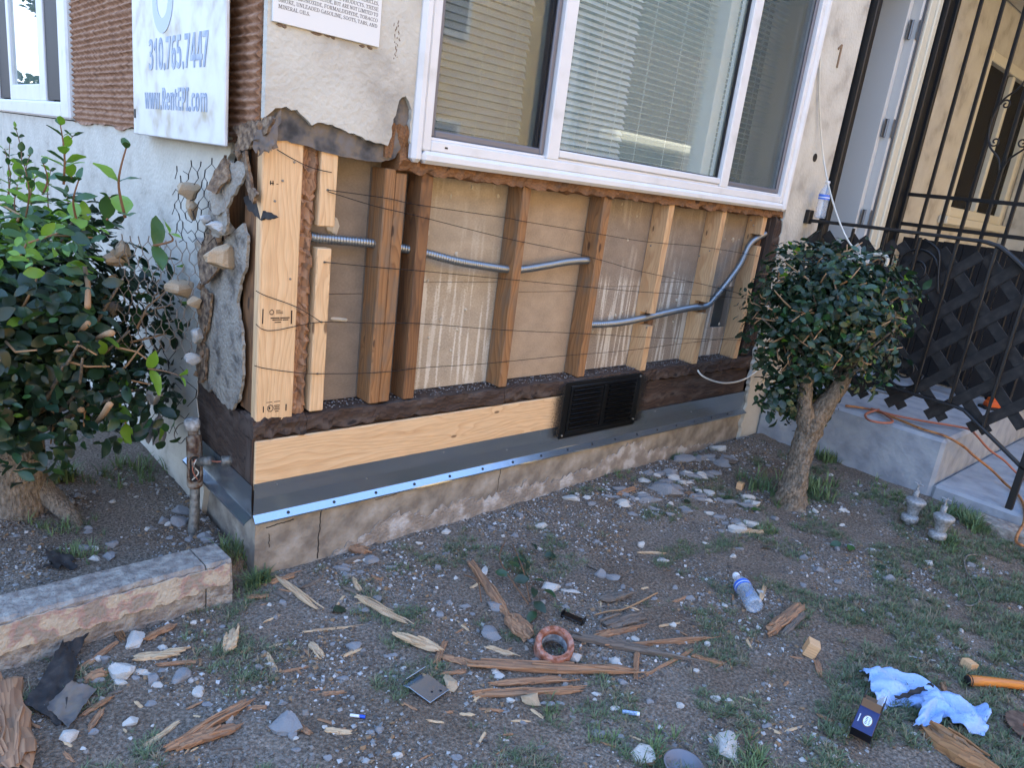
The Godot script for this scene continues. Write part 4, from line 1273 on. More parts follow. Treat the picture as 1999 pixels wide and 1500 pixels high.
func build_door() -> void:
	var d := Node3D.new()
	d.name = "front_door"
	house.add_child(d, true)
	d.set_meta("label", "white door standing open on three steel hinges")
	var Y0 := 0.42
	rect_part(d, "door_leaf", Vector3(4.00, Y0, -0.98), Vector3(4.045, 2.75, -0.075), M["door_white"], 0.003)
	rect_part(d, "jamb", Vector3(4.05, Y0, -0.12), Vector3(4.09, 2.78, -0.02), M["door_white"], 0.004)
	rect_part(d, "door_stop", Vector3(4.075, Y0, -0.07), Vector3(4.088, 2.77, 0.0), M["hinge"], 0.003)
	rect_part(d, "casing", Vector3(4.09, Y0, -0.05), Vector3(4.17, 2.84, 0.012), M["cream"], 0.005)
	rect_part(d, "casing", Vector3(4.171, Y0, -0.05), Vector3(4.23, 2.84, 0.024), M["cream"], 0.006)
	rect_part(d, "jamb", Vector3(3.28, Y0, -0.12), Vector3(3.30, 2.94, -0.01), M["door_white"], 0.003)
	rect_part(d, "head", Vector3(3.30, 2.84, -0.12), Vector3(4.24, 2.94, 0.0), M["door_white"], 0.003)
	for y: float in [hz(1770, 55, -0.06).y, hz(1718, 247, -0.06).y, hz(1678, 425, -0.06).y]:
		var st := st_new()
		add_box(st, Vector3(4.035, y, -0.060), Vector3(0.03, 0.11, 0.003), 0.001)
		add_box(st, Vector3(4.066, y, -0.016), Vector3(0.045, 0.11, 0.003), 0.001)
		var k := PackedVector3Array([Vector3(4.044, y - 0.055, -0.052), Vector3(4.044, y + 0.055, -0.052)])
		add_tube(st, k, 0.007, 8)
		part(d, "hinge", done(st), M["hinge"])
	# small window further along the same wall
	var w := Node3D.new()
	w.name = "porch_window"
	house.add_child(w, true)
	w.set_meta("label", "white framed window on the porch seen through black bars")
	framed(w, "trim", Vector2(5.2, 1.5), Vector2(6.6, 2.66), 0.07, -0.02, 0.05, M["cream"], 0.07, 0.006)
	rect_part(w, "sill", Vector3(5.15, 1.44, 0.023), Vector3(6.65, 1.50, 0.09), M["cream"], 0.006)
	rect_part(w, "mullion", Vector3(5.86, 1.571, -0.02), Vector3(5.92, 2.589, 0.04), M["cream"], 0.005)
	rect_part(w, "pane", Vector3(5.27, 1.571, -0.01), Vector3(5.859, 2.589, -0.005), M["pane"], 0.0005)
	rect_part(w, "pane", Vector3(5.921, 1.571, -0.01), Vector3(6.53, 2.589, -0.005), M["pane"], 0.0005)
	rect_part(w, "insect_screen", Vector3(5.271, 1.572, 0.004), Vector3(6.529, 2.588, 0.0048), M["dark_screen"], 0.0002)
	rect_part(w, "curtain", Vector3(5.27, 1.52, -0.09), Vector3(6.53, 2.6, -0.08), M["screen_frame"], 0.001)
	# house numeral and a spare hole in the stucco
	var sf := SystemFont.new()
	sf.font_names = PackedStringArray(["Droid Sans"])
	part(house, "house_numeral", text_mesh("1", 0.16, 0.004, sf), M["numeral"], at(Vector3(3.065, 2.19, 0.024)))
	part(house, "cable_hole", cyl(0.022, 0.006, 12), M["gasket"], Transform3D(Basis(Vector3.RIGHT, PI / 2), hz(1590, 308, 0.0215)))

# ---------- signs ----------
func build_signs() -> void:
	var sans := SystemFont.new()
	sans.font_names = PackedStringArray(["Droid Sans"])
	sans.font_weight = 700
	var serif := SystemFont.new()
	serif.font_names = PackedStringArray(["Droid Serif"])
	# weathered white board on the combed stucco, facing -x
	var X := -0.075
	var a := hx(262, 261, X)
	var b := hx(438, 264, X)
	var W := b.z - a.z
	var H := 1.25
	var t := thing("letting_sign", "weathered white board with faded blue phone number, hung on the combed stucco", "sign", Vector3(X, a.y, (a.z + b.z) * 0.5))
	part(t, "board", box(Vector3(0.012, H, W), 0.003), M["sign_white"], at(Vector3(0.006, H / 2, 0)))
	part(t, "batten", box(Vector3(0.036, 0.05, W * 0.7), 0.003), M["sign_white"], at(Vector3(0.0305, 0.3, 0)))
	# text runs along +z seen from -x: rotate so that x -> +z, normal -> -x
	var R := Basis(Vector3(0, 0, 1), Vector3(0, 1, 0), Vector3(-1, 0, 0))
	var rows := [["310.765.7447", 288, 410, 42, 138, 20.0, "sign_ink"], ["www.RentEPI.com", 284, 405, 160, 215, 0.0, "sign_ink"]]
	var l0 := hx(292, 120, X)
	var l1 := hx(406, 75, X)
	line_of(t, sans, "310.765.7447", Vector3(X - 0.001, hx(292, 139, X).y, l0.z), hx(407, 110, X).z - l0.z, hx(292, 80, X).y - hx(292, 139, X).y, R, "sign_ink")
	line_of(t, sans, "www.RentEPI.com", Vector3(X - 0.001, hx(284, 213, X).y, hx(284, 213, X).z), hx(405, 200, X).z - hx(284, 213, X).z, hx(320, 165, X).y - hx(320, 207, X).y, R, "sign_ink")
	var ring := lathe([Vector2(0.055, 0.0), Vector2(0.055, 0.0012), Vector2(0.10, 0.0012), Vector2(0.10, 0.0)], 28, false)
	part(t, "emblem", ring, M["sign_faint"], Transform3D(Basis(Vector3.BACK, PI / 2), hx(318, -2, X) - t.position + Vector3(-0.0005, 0, 0)))
	part(t, "chipped_corner", box(Vector3(0.004, 0.03, 0.016), 0.001), M["gasket"], at(Vector3(-0.0005, 0.07, -W / 2 + 0.02)))
	# printed notice on the front wall
	var Z := 0.032
	var n0 := hz(533, 42, Z)
	var n1 := hz(741, 92, Z)
	var nw := n1.x - n0.x
	var o := thing("warning_notice", "white printed notice with black capitals on the cream stucco", "sign", Vector3(n0.x, (n0.y + n1.y) * 0.5, 0.0222))
	part(o, "board", box(Vector3(nw, 0.5, 0.008), 0.001), M["notice_white"], at(Vector3(nw / 2, 0.25, 0.004)))
	var lines := ["MINERAL OILS.", "SMOKE, UNLEADED GASOLINE, SOOTS, TARS, AND", "CARBON MONOXIDE, FORMALDEHYDE, TOBACCO", "PRODUCTS MAY INCLUDE, BUT ARE NOT LIMITED TO", "AND TOBACCO PRODUCTS. THESE", "EXHAUST OF MOTOR VEHICLES,", "INCLUDING"]
	lines[3] = "MAY INCLUDE, BUT ARE NOT LIMITED TO"
	lines[4] = "TOBACCO PRODUCTS. THESE"
	lines[5] = "MOTOR VEHICLES,"
	var starts := [0.045, 0.045, 0.045, 0.28, 0.42, 0.65, 0.75]
	var ends := [0.32, 0.965, 0.965, 0.965, 0.965, 0.965, 0.965]
	for i in 7:
		line_of(o, serif, lines[i], Vector3(n0.x + nw * starts[i], o.position.y + 0.0345 + i * 0.0147, 0.0302), nw * (ends[i] - starts[i]), 0.0092, Basis.IDENTITY, "notice_ink")
	# rust brown glue showing below the notice
	for q: Array in [[545, 48, 20], [556, 52, 12], [620, 66, 26], [640, 70, 22], [650, 73, 14], [708, 90, 14], [722, 93, 18]]:
		var p := hz(q[0], q[1], 0.0225)
		var s := px_size(p, q[2])
		part(o, "glue_patch", rocks[int(q[0]) % 8], M["rusty"], Transform3D(Basis.IDENTITY.scaled(Vector3(s, 0.010, 0.006)), p - o.position))
func line_of(t: Node3D, font: Font, s: String, start: Vector3, width: float, height: float, R: Basis, mat: String) -> void:
	var m := text_mesh(s, 0.1, 0.001, font)
	m.horizontal_alignment = HORIZONTAL_ALIGNMENT_LEFT
	m.vertical_alignment = VERTICAL_ALIGNMENT_BOTTOM
	var bb := m.get_aabb()
	var sx := width / maxf(bb.size.x, 0.001)
	var cap := 0.0714
	var sy := height / cap
	var B := R * Basis.from_scale(Vector3(sx, sy, 1.0))
	var base := Vector3(bb.position.x, bb.position.y if not s.contains(",") else bb.position.y + 0.012, 0)
	part(t, "lettering", m, M[mat], Transform3D(B, start - t.position - B * base))

# ---------- wiring ----------
func conduit_mesh(keys: Array, r: float) -> ArrayMesh:
	var path := smooth_path(keys, 24)
	# even steps
	var c := Curve3D.new()
	for p in path:
		c.add_point(p)
	var L := c.get_baked_length()
	var n := int(L / 0.0026)
	var pts := PackedVector3Array()
	var rr: Array = []
	for i in n + 1:
		pts.append(c.sample_baked(L * i / n))
		rr.append(r * (1.0 + 0.10 * (1.0 if (i % 4) < 2 else -0.6)))
	return tube(pts, rr, 10)
func build_wiring() -> void:
	var k1: Array = []
	for q: Array in [[606, 463, -0.035], [650, 468, -0.04], [730, 476, -0.045], [790, 486, -0.05], [840, 497, -0.04], [890, 510, -0.028], [940, 519, -0.03], [990, 526, -0.04], [1020, 526, -0.04], [1070, 518, -0.035], [1110, 511, -0.035], [1145, 509, -0.045], [1156, 512, -0.06]]:
		k1.append(hz(q[0], q[1], q[2]))
	solo("flexible_conduit", conduit_mesh(k1, 0.0145), M["conduit"], Transform3D.IDENTITY, "ribbed grey metal conduit sagging through the brown studs", "conduit")
	var k2: Array = []
	for q: Array in [[1150, 634, -0.06], [1180, 633, -0.04], [1210, 630, -0.03], [1244, 624, -0.035], [1300, 611, -0.03], [1345, 602, -0.03], [1378, 597, -0.035], [1396, 580, -0.03], [1422, 548, -0.02], [1445, 515, -0.015], [1465, 475, -0.02], [1494, 456, -0.03]]:
		k2.append(hz(q[0], q[1], q[2]))
	solo("flexible_conduit", conduit_mesh(k2, 0.0155), M["conduit"], Transform3D.IDENTITY, "ribbed grey metal conduit bending upward through notches in the new studs", "conduit")
	var wc: Array = []
	for q: Array in [[1357, 715, -0.02], [1372, 735, 0.03], [1410, 748, 0.05], [1450, 742, 0.05], [1483, 720, 0.05], [1500, 705, 0.03]]:
		wc.append(hz(q[0], q[1], q[2]))
	solo("loose_cable", tube(smooth_path(wc, 6), 0.0048, 7), M["white_cord"], Transform3D.IDENTITY, "short white cable looping out of the wall above the dark rim board", "cable")
	var hc: Array = []
	for q: Array in [[1622, 0, 0.03], [1604, 80, 0.03], [1599, 180, 0.035], [1603, 270, 0.05], [1612, 340, 0.12]]:
		hc.append(hz(q[0], q[1], q[2]))
	for q: Array in [[1630, 410], [1652, 465], [1672, 492]]:
		hc.append(hx(q[0], q[1], 2.75 + 0.2 * (1.0 - (q[1] - 340.0) / 150.0)))
	solo("hanging_cord", tube(smooth_path(hc, 8), 0.0045, 7), M["white_cord"], Transform3D.IDENTITY, "long white cord hanging down the wall beside the open door", "cord")
	# white cord bundled on top of the clipped tree
	var tc: Array = []
	for q: Array in [[1638, 518, 0.0], [1660, 506, 0.0], [1690, 500, 0.0], [1720, 497, 0.0], [1732, 506, 0.0], [1728, 520, 0.0]]:
		tc.append(hx(q[0], q[1], 2.42))
	solo("adapter_cord", tube(smooth_path(tc, 6), 0.008, 7), M["white_cord"], Transform3D.IDENTITY, "looped white plug lead lying on top of the clipped tree", "cord")
	solo("plug_adapter", box(Vector3(0.11, 0.025, 0.05), 0.006), M["cap_white"], Transform3D(Basis(Vector3.UP, 0.6), hx(1680, 508, 2.42)), "white flat plug adapter resting on the clipped tree", "adapter")
	# old service fitting at the side wall: pipe, open access body, stub
	var t := thing("service_fitting", "rusty metal conduit body with open access hole, standing at the torn side wall", "pipe fitting", gp(372, 1062))
	var base := t.position
	var P := func(u: float, v: float, x: float) -> Vector3: return hx(u, v, x) - base
	var x0 := base.x
	var low: Array = [gp(365, 1066) - base + Vector3(0, -0.02, 0), P.call(376, 1040, -0.10), P.call(380, 1000, -0.085), P.call(381, 945, -0.075)]
	part(t, "pipe", tube(smooth_path(low, 8), 0.0165, 12, 0.05), M["dull_metal"])
	var body: Array = [P.call(381, 950, -0.075), P.call(381, 940, -0.075), P.call(381, 900, -0.072), P.call(379, 860, -0.07), P.call(378, 850, -0.07)]
	part(t, "access_body", tube(smooth_path(body, 4), [0.02, 0.023, 0.025, 0.026, 0.026, 0.026, 0.026, 0.026, 0.026, 0.026, 0.026, 0.026, 0.026, 0.026, 0.025, 0.024, 0.02], 14, 0.04), M["rusty"])
	var face: Vector3 = P.call(381, 910, -0.075)
	var dirc: Vector3 = (EYE - (base + face))
	dirc.y = 0.0
	dirc = dirc.normalized()
	var ob := Basis(Vector3.UP.cross(dirc).normalized(), Vector3.UP, dirc)
	var oval := PackedVector2Array()
	for i in 24:
		var a := TAU * i / 24.0
		oval.append(Vector2(cos(a) * 0.017, sin(a) * 0.022 + signf(sin(a)) * 0.026))
	part(t, "access_hole", extrude(oval, 0.0, 0.008, func(x: float, y: float, d: float) -> Vector3: return face + ob * Vector3(x, y, d + 0.020)), M["gasket"])
	var rim := PackedVector3Array()
	for i in 26:
		var q := oval[i % 24]
		rim.append(face + ob * Vector3(q.x * 1.12, q.y * 1.05, 0.026))
	part(t, "rim", tube(rim, 0.0035, 6), M["rusty"])
	for i in 4:
		var wp: Array = []
		for k in 4:
			wp.append(face + ob * Vector3(rng.randf_range(-0.012, 0.012), -0.038 + k * 0.025, 0.029 + rng.randf_range(0.0, 0.004)))
		part(t, "wire_end", tube(smooth_path(wp, 4), 0.0022, 5), M[["pink_cord", "white_cord", "rusty", "dull_metal"][i]])
	var up: Array = [P.call(378, 852, -0.07), P.call(377, 838, -0.07)]
	part(t, "neck", tube(PackedVector3Array(up), 0.017, 12, 0.05), M["rusty"])
	part(t, "cap", tube(PackedVector3Array([P.call(377, 842, -0.07), P.call(376, 832, -0.07), P.call(375, 822, -0.07), P.call(375, 818, -0.07)]), [0.02, 0.026, 0.026, 0.02], 12, 0.06), M["chunk1"])
	part(t, "side_stub", tube(PackedVector3Array([P.call(390, 902, -0.07), P.call(413, 900, -0.05)]), 0.016, 12), M["dull_metal"])
	part(t, "copper_wire", tube(PackedVector3Array([P.call(411, 900, -0.05), P.call(424, 902, -0.04), P.call(436, 901, -0.035)]), 0.003, 6), M["pink_cord"])
	part(t, "side_stub", tube(PackedVector3Array([P.call(433, 901, -0.045), P.call(456, 899, -0.01)]), 0.017, 12), M["dull_metal"])
	part(t, "ground_wire", tube(smooth_path([P.call(372, 822, -0.08), P.call(350, 830, -0.10), P.call(341, 850, -0.11), P.call(352, 866, -0.10), P.call(362, 856, -0.09)], 6), 0.002, 5), M["dull_metal"])

# ---------- torn netting ----------
func add_net(st: SurfaceTool, p00: Vector3, p10: Vector3, p11: Vector3, p01: Vector3, cols: int, rows: int, bulge: float, sd: float, keep := 1.0) -> void:
	var nrm := (p10 - p00).cross(p01 - p00).normalized()
	var F := func(s: float, t: float) -> Vector3:
		return p00.lerp(p10, s).lerp(p01.lerp(p11, s), t) + nrm * (bulge * sin(PI * s) + jn.get_noise_2d(s * 150.0 + sd, t * 150.0) * 0.016) + (p10 - p00).normalized() * jn.get_noise_2d(s * 400.0, t * 400.0 + sd) * 0.010 + Vector3.UP * jn.get_noise_2d(s * 400.0 + 50.0, t * 400.0 + sd) * 0.010
	for r in rows:
		for c in cols:
			var o := 0.5 if r % 2 == 1 else 0.0
			var cx := c + o
			# node pair of a hexagon: vertical twist and two slanted strands
			var a: Vector3 = F.call(cx / cols, (r + 0.30) / rows)
			var b: Vector3 = F.call(cx / cols, (r + 0.80) / rows)
			var l: Vector3 = F.call((cx - 0.5) / cols, (r + 1.30) / rows)
			var q: Vector3 = F.call((cx + 0.5) / cols, (r + 1.30) / rows)
			if rng.randf() < keep:
				add_tube(st, PackedVector3Array([a, b]), 0.0019, 4)
			if rng.randf() < keep:
				add_tube(st, PackedVector3Array([b, l]), 0.0013, 4)
			if rng.randf() < keep:
				add_tube(st, PackedVector3Array([b, q]), 0.0013, 4)
func build_netting() -> void:
	var t := thing("stucco_netting", "torn wire netting bent off the side wall with stucco lumps still clinging to it", "netting")
	var st := st_new()
	add_net(st, hx(238, 450, -0.235), hx(398, 470, -0.03), hx(398, 690, -0.03), hx(232, 670, -0.23), 9, 10, -0.005, 3.0, 0.98)
	part(t, "wire_mesh", done(st), M["net"])
	st = st_new()
	add_net(st, hx(345, 320, -0.06), hx(462, 300, -0.03), hx(440, 470, -0.05), hx(350, 470, -0.09), 6, 8, -0.01, 11.0, 0.85)
	part(t, "wire_mesh", done(st), M["wire"])
	st = st_new()
	add_net(st, hx(262, 660, -0.17), hx(398, 660, -0.03), hx(395, 840, -0.03), hx(275, 830, -0.15), 6, 6, -0.02, 17.0, 0.45)
	part(t, "wire_mesh", done(st), M["wire"])
	for q: Array in [[366, 372, 46, 36, 2], [375, 407, 34, 36, 2], [432, 444, 72, 30, 1], [410, 430, 56, 26, 1], [440, 500, 66, 48, 2], [237, 487, 44, 34, 2], [232, 508, 58, 32, 2], [223, 550, 48, 30, 2], [208, 580, 48, 36, 2], [222, 604, 46, 34, 0], [350, 563, 62, 34, 2], [382, 590, 36, 22, 2], [305, 768, 40, 40, 1], [288, 838, 30, 46, 0], [308, 842, 32, 60, 0], [386, 655, 38, 34, 1], [374, 700, 36, 24, 1], [395, 478, 30, 26, 1]]:
		var x := -0.05 - 0.16 * clampf((395.0 - q[0]) / 150.0, 0.0, 1.1)
		var p := hx(q[0], q[1], x)
		var sx := px_size(p, q[2]) * 1.15
		var sy := px_size(p, q[3]) * 1.25
		var b := Basis(Vector3.UP, rng.randf() * 0.8) * Basis.from_scale(Vector3(sx, sy, sx * 0.7)) * Basis(Vector3.UP, rng.randf() * TAU)
		part(t, "stucco_lump", rocks[rng.randi() % 10], M["chunk%d" % q[4]], Transform3D(b, p))

# ---------- porch ----------
func build_porch() -> void:
	var X := 3.1
	var p := thing("concrete_steps", "blue-grey painted concrete porch slab with a step in front", "steps", Vector3(X, 0, 0.02))
	part(p, "porch_slab", box(Vector3(4.0, 0.64, 1.0), 0.018), M["porch"], at(Vector3(2.0, 0.06, 0.5)))
	part(p, "step", box(Vector3(4.0, 0.40, 0.42), 0.015), M["porch"], at(Vector3(2.0, -0.055, 1.211)))
	for k: Array in [[0.35, 0.12, 0.5], [0.75, 0.25, 0.35]]:
		pass
	var r := thing("porch_shade_roof", "unseen flat roof slab over the porch, deepened to darken it, on a square post", "roof", Vector3(4.3, 2.98, 1.0))
	part(r, "slab", box(Vector3(2.42, 0.18, 3.4), 0.01), M["stucco_front"], at(Vector3(1.21, 0.09, 0.73)))  # unseen roof, drawn deeper so that the porch recess gets less light
	part(r, "post", box(Vector3(0.1, 2.6, 0.1), 0.008), M["white"], at(Vector3(0.25, -1.3, 2.3)))
	# iron railing on the porch edge
	var XR := 3.13
	var rail := thing("porch_railing", "black wrought iron railing with scrolls along the porch edge", "railing", Vector3(XR, 0.38, 0.02))
	var o := rail.position
	var top: Array = [Vector3(0, 0.965, 0.012), Vector3(0, 0.972, 0.3), Vector3(0, 0.975, 0.8), Vector3(0, 0.97, 0.93), Vector3(0, 0.93, 1.02), Vector3(0, 0.72, 1.32), Vector3(0, 0.68, 1.42)]
	part(rail, "top_rail", loft_box(smooth_path(top, 6), 0.042, 0.018), M["black_iron"])
	var bot: Array = [Vector3(0, 0.19, 0.02), Vector3(0, 0.18, 0.6), Vector3(0, 0.172, 0.99), Vector3(0, 0.165, 1.03), Vector3(0, -0.012, 1.31), Vector3(0, -0.03, 1.345)]
	part(rail, "bottom_rail", loft_box(PackedVector3Array(bot), 0.03, 0.014), M["black_iron"])
	for k in 7:
		var z := 0.105 + 0.17 * k
		var yt := 0.955
		var yb := 0.18
		if z > 0.93:
			yt = 0.93 - (z - 1.0) * 0.7
		if z > 1.0:
			yb = 0.165 - (z - 1.03) * 0.63
		part(rail, "baluster", box(Vector3(0.014, yt - yb, 0.014), 0.002), M["black_iron"], at(Vector3(0, (yt + yb) / 2, z)))
	part(rail, "newel_post", box(Vector3(0.03, 1.0, 0.03), 0.003), M["black_iron"], at(Vector3(0, 0.25, 1.33)))
	part(rail, "wall_bracket", box(Vector3(0.05, 0.075, 0.03), 0.004), M["black_iron"], at(Vector3(-0.01, 0.985, 0.015)))
	for q: Array in [[0.62, 0.80, 0.11, 1.0], [0.70, 0.28, 0.10, -1.0], [0.35, 0.30, 0.08, 1.0]]:
		var sp := PackedVector3Array()
		for i in 40:
			var a := i / 39.0 * TAU * 1.7
			var rr: float = q[2] * (1.0 - i / 44.0)
			sp.append(Vector3(0.016, q[1] + sin(a) * rr * q[3], q[0] + cos(a) * rr))
		part(rail, "scroll", tube(sp, 0.0055, 6), M["black_iron"])
	var cs: Array = [Vector3(0.012, 0.95, 0.63), Vector3(0.012, 0.9, 0.71), Vector3(0.012, 0.78, 0.74), Vector3(0.012, 0.70, 0.76)]
	part(rail, "scroll", tube(smooth_path(cs, 6), 0.006, 6), M["black_iron"])
	# black lattice fixed behind the railing: each lath its own piece
	var lat := thing("lattice_panel", "black diagonal wooden lattice behind the porch railing", "lattice", Vector3(XR + 0.035, 0.40, 0.02))
	var z0 := 0.03
	var z1 := 1.26
	var y0 := 0.07
	var y1 := 0.88
	for dir: int in [-1, 1]:
		for k in range(-12, 24):
			var c := k * 0.20
			# line z = c + dir*y ; clip to the panel
			var seg := clip_line(c, dir, z0, z1, y0, y1)
			if seg.size() == 2:
				var a: Vector2 = seg[0]
				var b: Vector2 = seg[1]
				var L := (b - a).length()
				if L < 0.05:
					continue
				var mid := (a + b) * 0.5
				part(lat, "lath", box(Vector3(0.007, 0.052, L + 0.03), 0.001, roff()), M["black_wood"], Transform3D(Basis(Vector3.RIGHT, -atan2(b.y - a.y, b.x - a.x)), Vector3(0.0 if dir > 0 else 0.008, mid.y, mid.x)))
	# dark boards added to stand in for the shade behind the lattice
	var fe := thing("shade_backing", "added near-black boards standing in for the shade behind the lattice", "fence", Vector3(4.52, 0.385, 0.05))
	for k in 9:
		part(fe, "board", box(Vector3(0.018, 0.93 + rng.randf_range(-0.01, 0.01), 0.124), 0.002, roff()), M["shade_board"], at(Vector3(rng.randf_range(-0.002, 0.002), 0.47, 0.065 + k * 0.127)))
	part(fe, "rail", box(Vector3(0.03, 0.06, 1.15), 0.003), M["shade_board"], at(Vector3(0.03, 0.75, 0.58)))
	# security door swung out
	var sd := thing("security_door", "black barred iron security door swung outward, scroll ornament in its middle", "security door", Vector3(4.36, 0.42, 0.03))
	sd.rotation.y = atan2(0.0, 1.0)
	var B := Basis(Vector3.UP, 0.0)
	var dirz := Vector3(-0.136, 0, 0.99).normalized()
	var WD := 0.98
	var HD := 2.4
	var basis := Basis(dirz, Vector3.UP, dirz.cross(Vector3.UP))
	var add := func(called: String, c: Vector3, s: Vector3) -> void:
		part(sd, called, box(s, 0.002), M["black_iron"], Transform3D(basis, basis * c))
	add.call("stile", Vector3(0.022, HD / 2, 0), Vector3(0.04, HD, 0.028))
	add.call("stile", Vector3(WD - 0.02, HD / 2, 0), Vector3(0.04, HD, 0.028))
	for y: float in [0.03, 0.98, 1.17, HD - 0.03]:
		add.call("cross_bar", Vector3(WD / 2, y, 0), Vector3(WD - 0.04, 0.024, 0.018))
	for k in 6:
		add.call("bar", Vector3(0.04 + (k + 1) * (WD - 0.08) / 7.0, HD / 2, 0.0), Vector3(0.021, HD - 0.04, 0.016))
	var cx := 0.04 + 4 * (WD - 0.08) / 7.0
	for s: int in [-1, 1]:
		for q: Array in [[1.62, 1], [1.62, -1]]:
			var v: int = q[1]
			var kk: Array = [Vector3(cx + s * 0.005, 1.62 + v * 0.27, 0.01), Vector3(cx + s * 0.03, 1.62 + v * 0.20, 0.012), Vector3(cx + s * 0.10, 1.62 + v * 0.13, 0.012), Vector3(cx + s * 0.125, 1.62 + v * 0.05, 0.012), Vector3(cx + s * 0.128, 1.62, 0.012)]
			var pp := smooth_path(kk, 6)
			for i in pp.size():
				pp[i] = basis * pp[i]
			part(sd, "scroll", tube(pp, 0.006, 6), M["black_iron"])
			var cu := PackedVector3Array()
			for i in 22:
				var a := i / 21.0 * TAU * 1.25
				var rr := 0.03 * (1.0 - i / 26.0)
				cu.append(basis * Vector3(cx + s * (0.075 + cos(a) * rr), 1.62 + v * (0.105 + sin(a) * rr), 0.014))
			part(sd, "scroll", tube(cu, 0.005, 6), M["black_iron"])
	var fr := thing("security_frame", "black iron frame around the open front doorway", "door frame", Vector3(3.3, 0.42, 0.03))
	part(fr, "side_bar", box(Vector3(0.05, 2.52, 0.05), 0.004), M["black_iron"], at(Vector3(0.03, 1.26, 0.0)))
	part(fr, "side_bar", box(Vector3(0.11, 2.52, 0.04), 0.004), M["black_iron"], at(Vector3(1.01, 1.26, 0.0)))
	part(fr, "head_bar", box(Vector3(0.89, 0.05, 0.04), 0.004), M["black_iron"], at(Vector3(0.505, 2.49, 0.0)))
	# cords, hose and tool on the porch
	var oc: Array = []
	for q: Array in [[1650, 792], [1700, 800], [1735, 812], [1760, 822], [1800, 838], [1845, 852]]:
		oc.append(hy(q[0], q[1], 0.392))
	for q: Array in [[1880, 872, 0.36], [1900, 890, 0.28], [1935, 918, 0.20], [1962, 945, 0.165], [1985, 965, 0.16], [1999, 990, 0.155], [1998, 1020, 0.15], [1985, 1045, 0.11], [1985, 1060, 0.1], [2010, 1070, 0.1]]:
		oc.append(hy(q[0], q[1], q[2]))
	solo("extension_cord", tube(smooth_path(oc, 7), 0.0065, 8), M["orange_cord"], Transform3D.IDENTITY, "dirty orange extension cord trailing off the porch down the step", "cord")
	var pc: Array = []
	for q: Array in [[1715, 800], [1690, 808], [1695, 820], [1725, 826], [1742, 822], [1720, 805], [1700, 798], [1740, 810], [1800, 822], [1850, 830], [1890, 838], [1905, 850]]:
		pc.append(hy(q[0], q[1], 0.397))
	for q: Array in [[1930, 878, 0.30], [1960, 900, 0.22], [1985, 925, 0.165], [2010, 945, 0.155]]:
		pc.append(hy(q[0], q[1], q[2]))
	solo("extension_cord", tube(smooth_path(pc, 7), 0.006, 8), M["pink_cord"], Transform3D.IDENTITY, "faded pink extension cord with a small coil on the porch edge", "cord")
	var gh := PackedVector3Array()
	var gc := hy(1715, 757, 0.392)
	for i in 80:
		var a := i / 79.0 * TAU * 3.0
		var rr := 0.13 + 0.02 * sin(i * 0.37)
		gh.append(gc + Vector3(cos(a) * rr * 0.6, 0.006 + i * 0.0003, sin(a) * rr))
	solo("garden_hose", tube(gh, 0.008, 7), M["green_hose"], Transform3D.IDENTITY, "dark green hose coiled on the porch behind the railing", "hose")
	var tl := thing("power_tool", "orange and black power tool lying on the porch", "tool", hy(1945, 800, 0.381))
	part(tl, "housing", splinter_box(Vector3(0.16, 0.05, 0.07)), M["tool_orange"], Transform3D(Basis(Vector3.UP, 2.4), Vector3(0, 0.03, 0)))
	part(tl, "base", box(Vector3(0.20, 0.015, 0.08), 0.004), M["rubber"], Transform3D(Basis(Vector3.UP, 2.4), Vector3(0, 0.0075, 0)))
	part(tl, "grip", box(Vector3(0.08, 0.04, 0.035), 0.01), M["rubber"], Transform3D(Basis(Vector3.UP, 2.4), Vector3(0.07, 0.05, -0.06)))
	# water bottle on the rail end
	var bp := Vector3(3.125, 1.364, 0.095)
	bottle("clear water bottle with blue label standing on the railing end", Transform3D(Basis.IDENTITY, bp), 0.93)
func clip_line(c: float, dir: int, z0: float, z1: float, y0: float, y1: float) -> Array:
	var pts: Array = []
	for y: float in [y0, y1]:
		var z := c + dir * y
		if z >= z0 and z <= z1:
			pts.append(Vector2(z, y))
	for z: float in [z0, z1]:
		var y := (z - c) * dir
		if y > y0 and y < y1:
			pts.append(Vector2(z, y))
	return pts.slice(0, 2)
func splinter_box(s: Vector3) -> ArrayMesh:
	var st := st_new()
	add_box(st, Vector3.ZERO, s, 0.015)
	add_box(st, Vector3(s.x * 0.2, s.y * 0.55, 0), s * Vector3(0.45, 0.5, 0.7), 0.01)
	return done(st)
func loft_box(path: PackedVector3Array, w: float, h: float) -> ArrayMesh:
	var rings: Array = []
	for i in path.size():
		var t := (path[mini(i + 1, path.size() - 1)] - path[maxi(i - 1, 0)]).normalized()
		var s := Vector3.RIGHT
		var u := t.cross(s).normalized()
		var r := PackedVector3Array()
		var b := h * 0.25
		for q: Vector2 in [Vector2(-w / 2 + b, -h / 2), Vector2(w / 2 - b, -h / 2), Vector2(w / 2, -h / 2 + b), Vector2(w / 2, h / 2 - b), Vector2(w / 2 - b, h / 2), Vector2(-w / 2 + b, h / 2), Vector2(-w / 2, h / 2 - b), Vector2(-w / 2, -h / 2 + b)]:
			r.append(path[i] + s * q.x + u * q.y)
		rings.append(r)
	var st := st_new()
	loft(st, rings, true)
	return done(st)
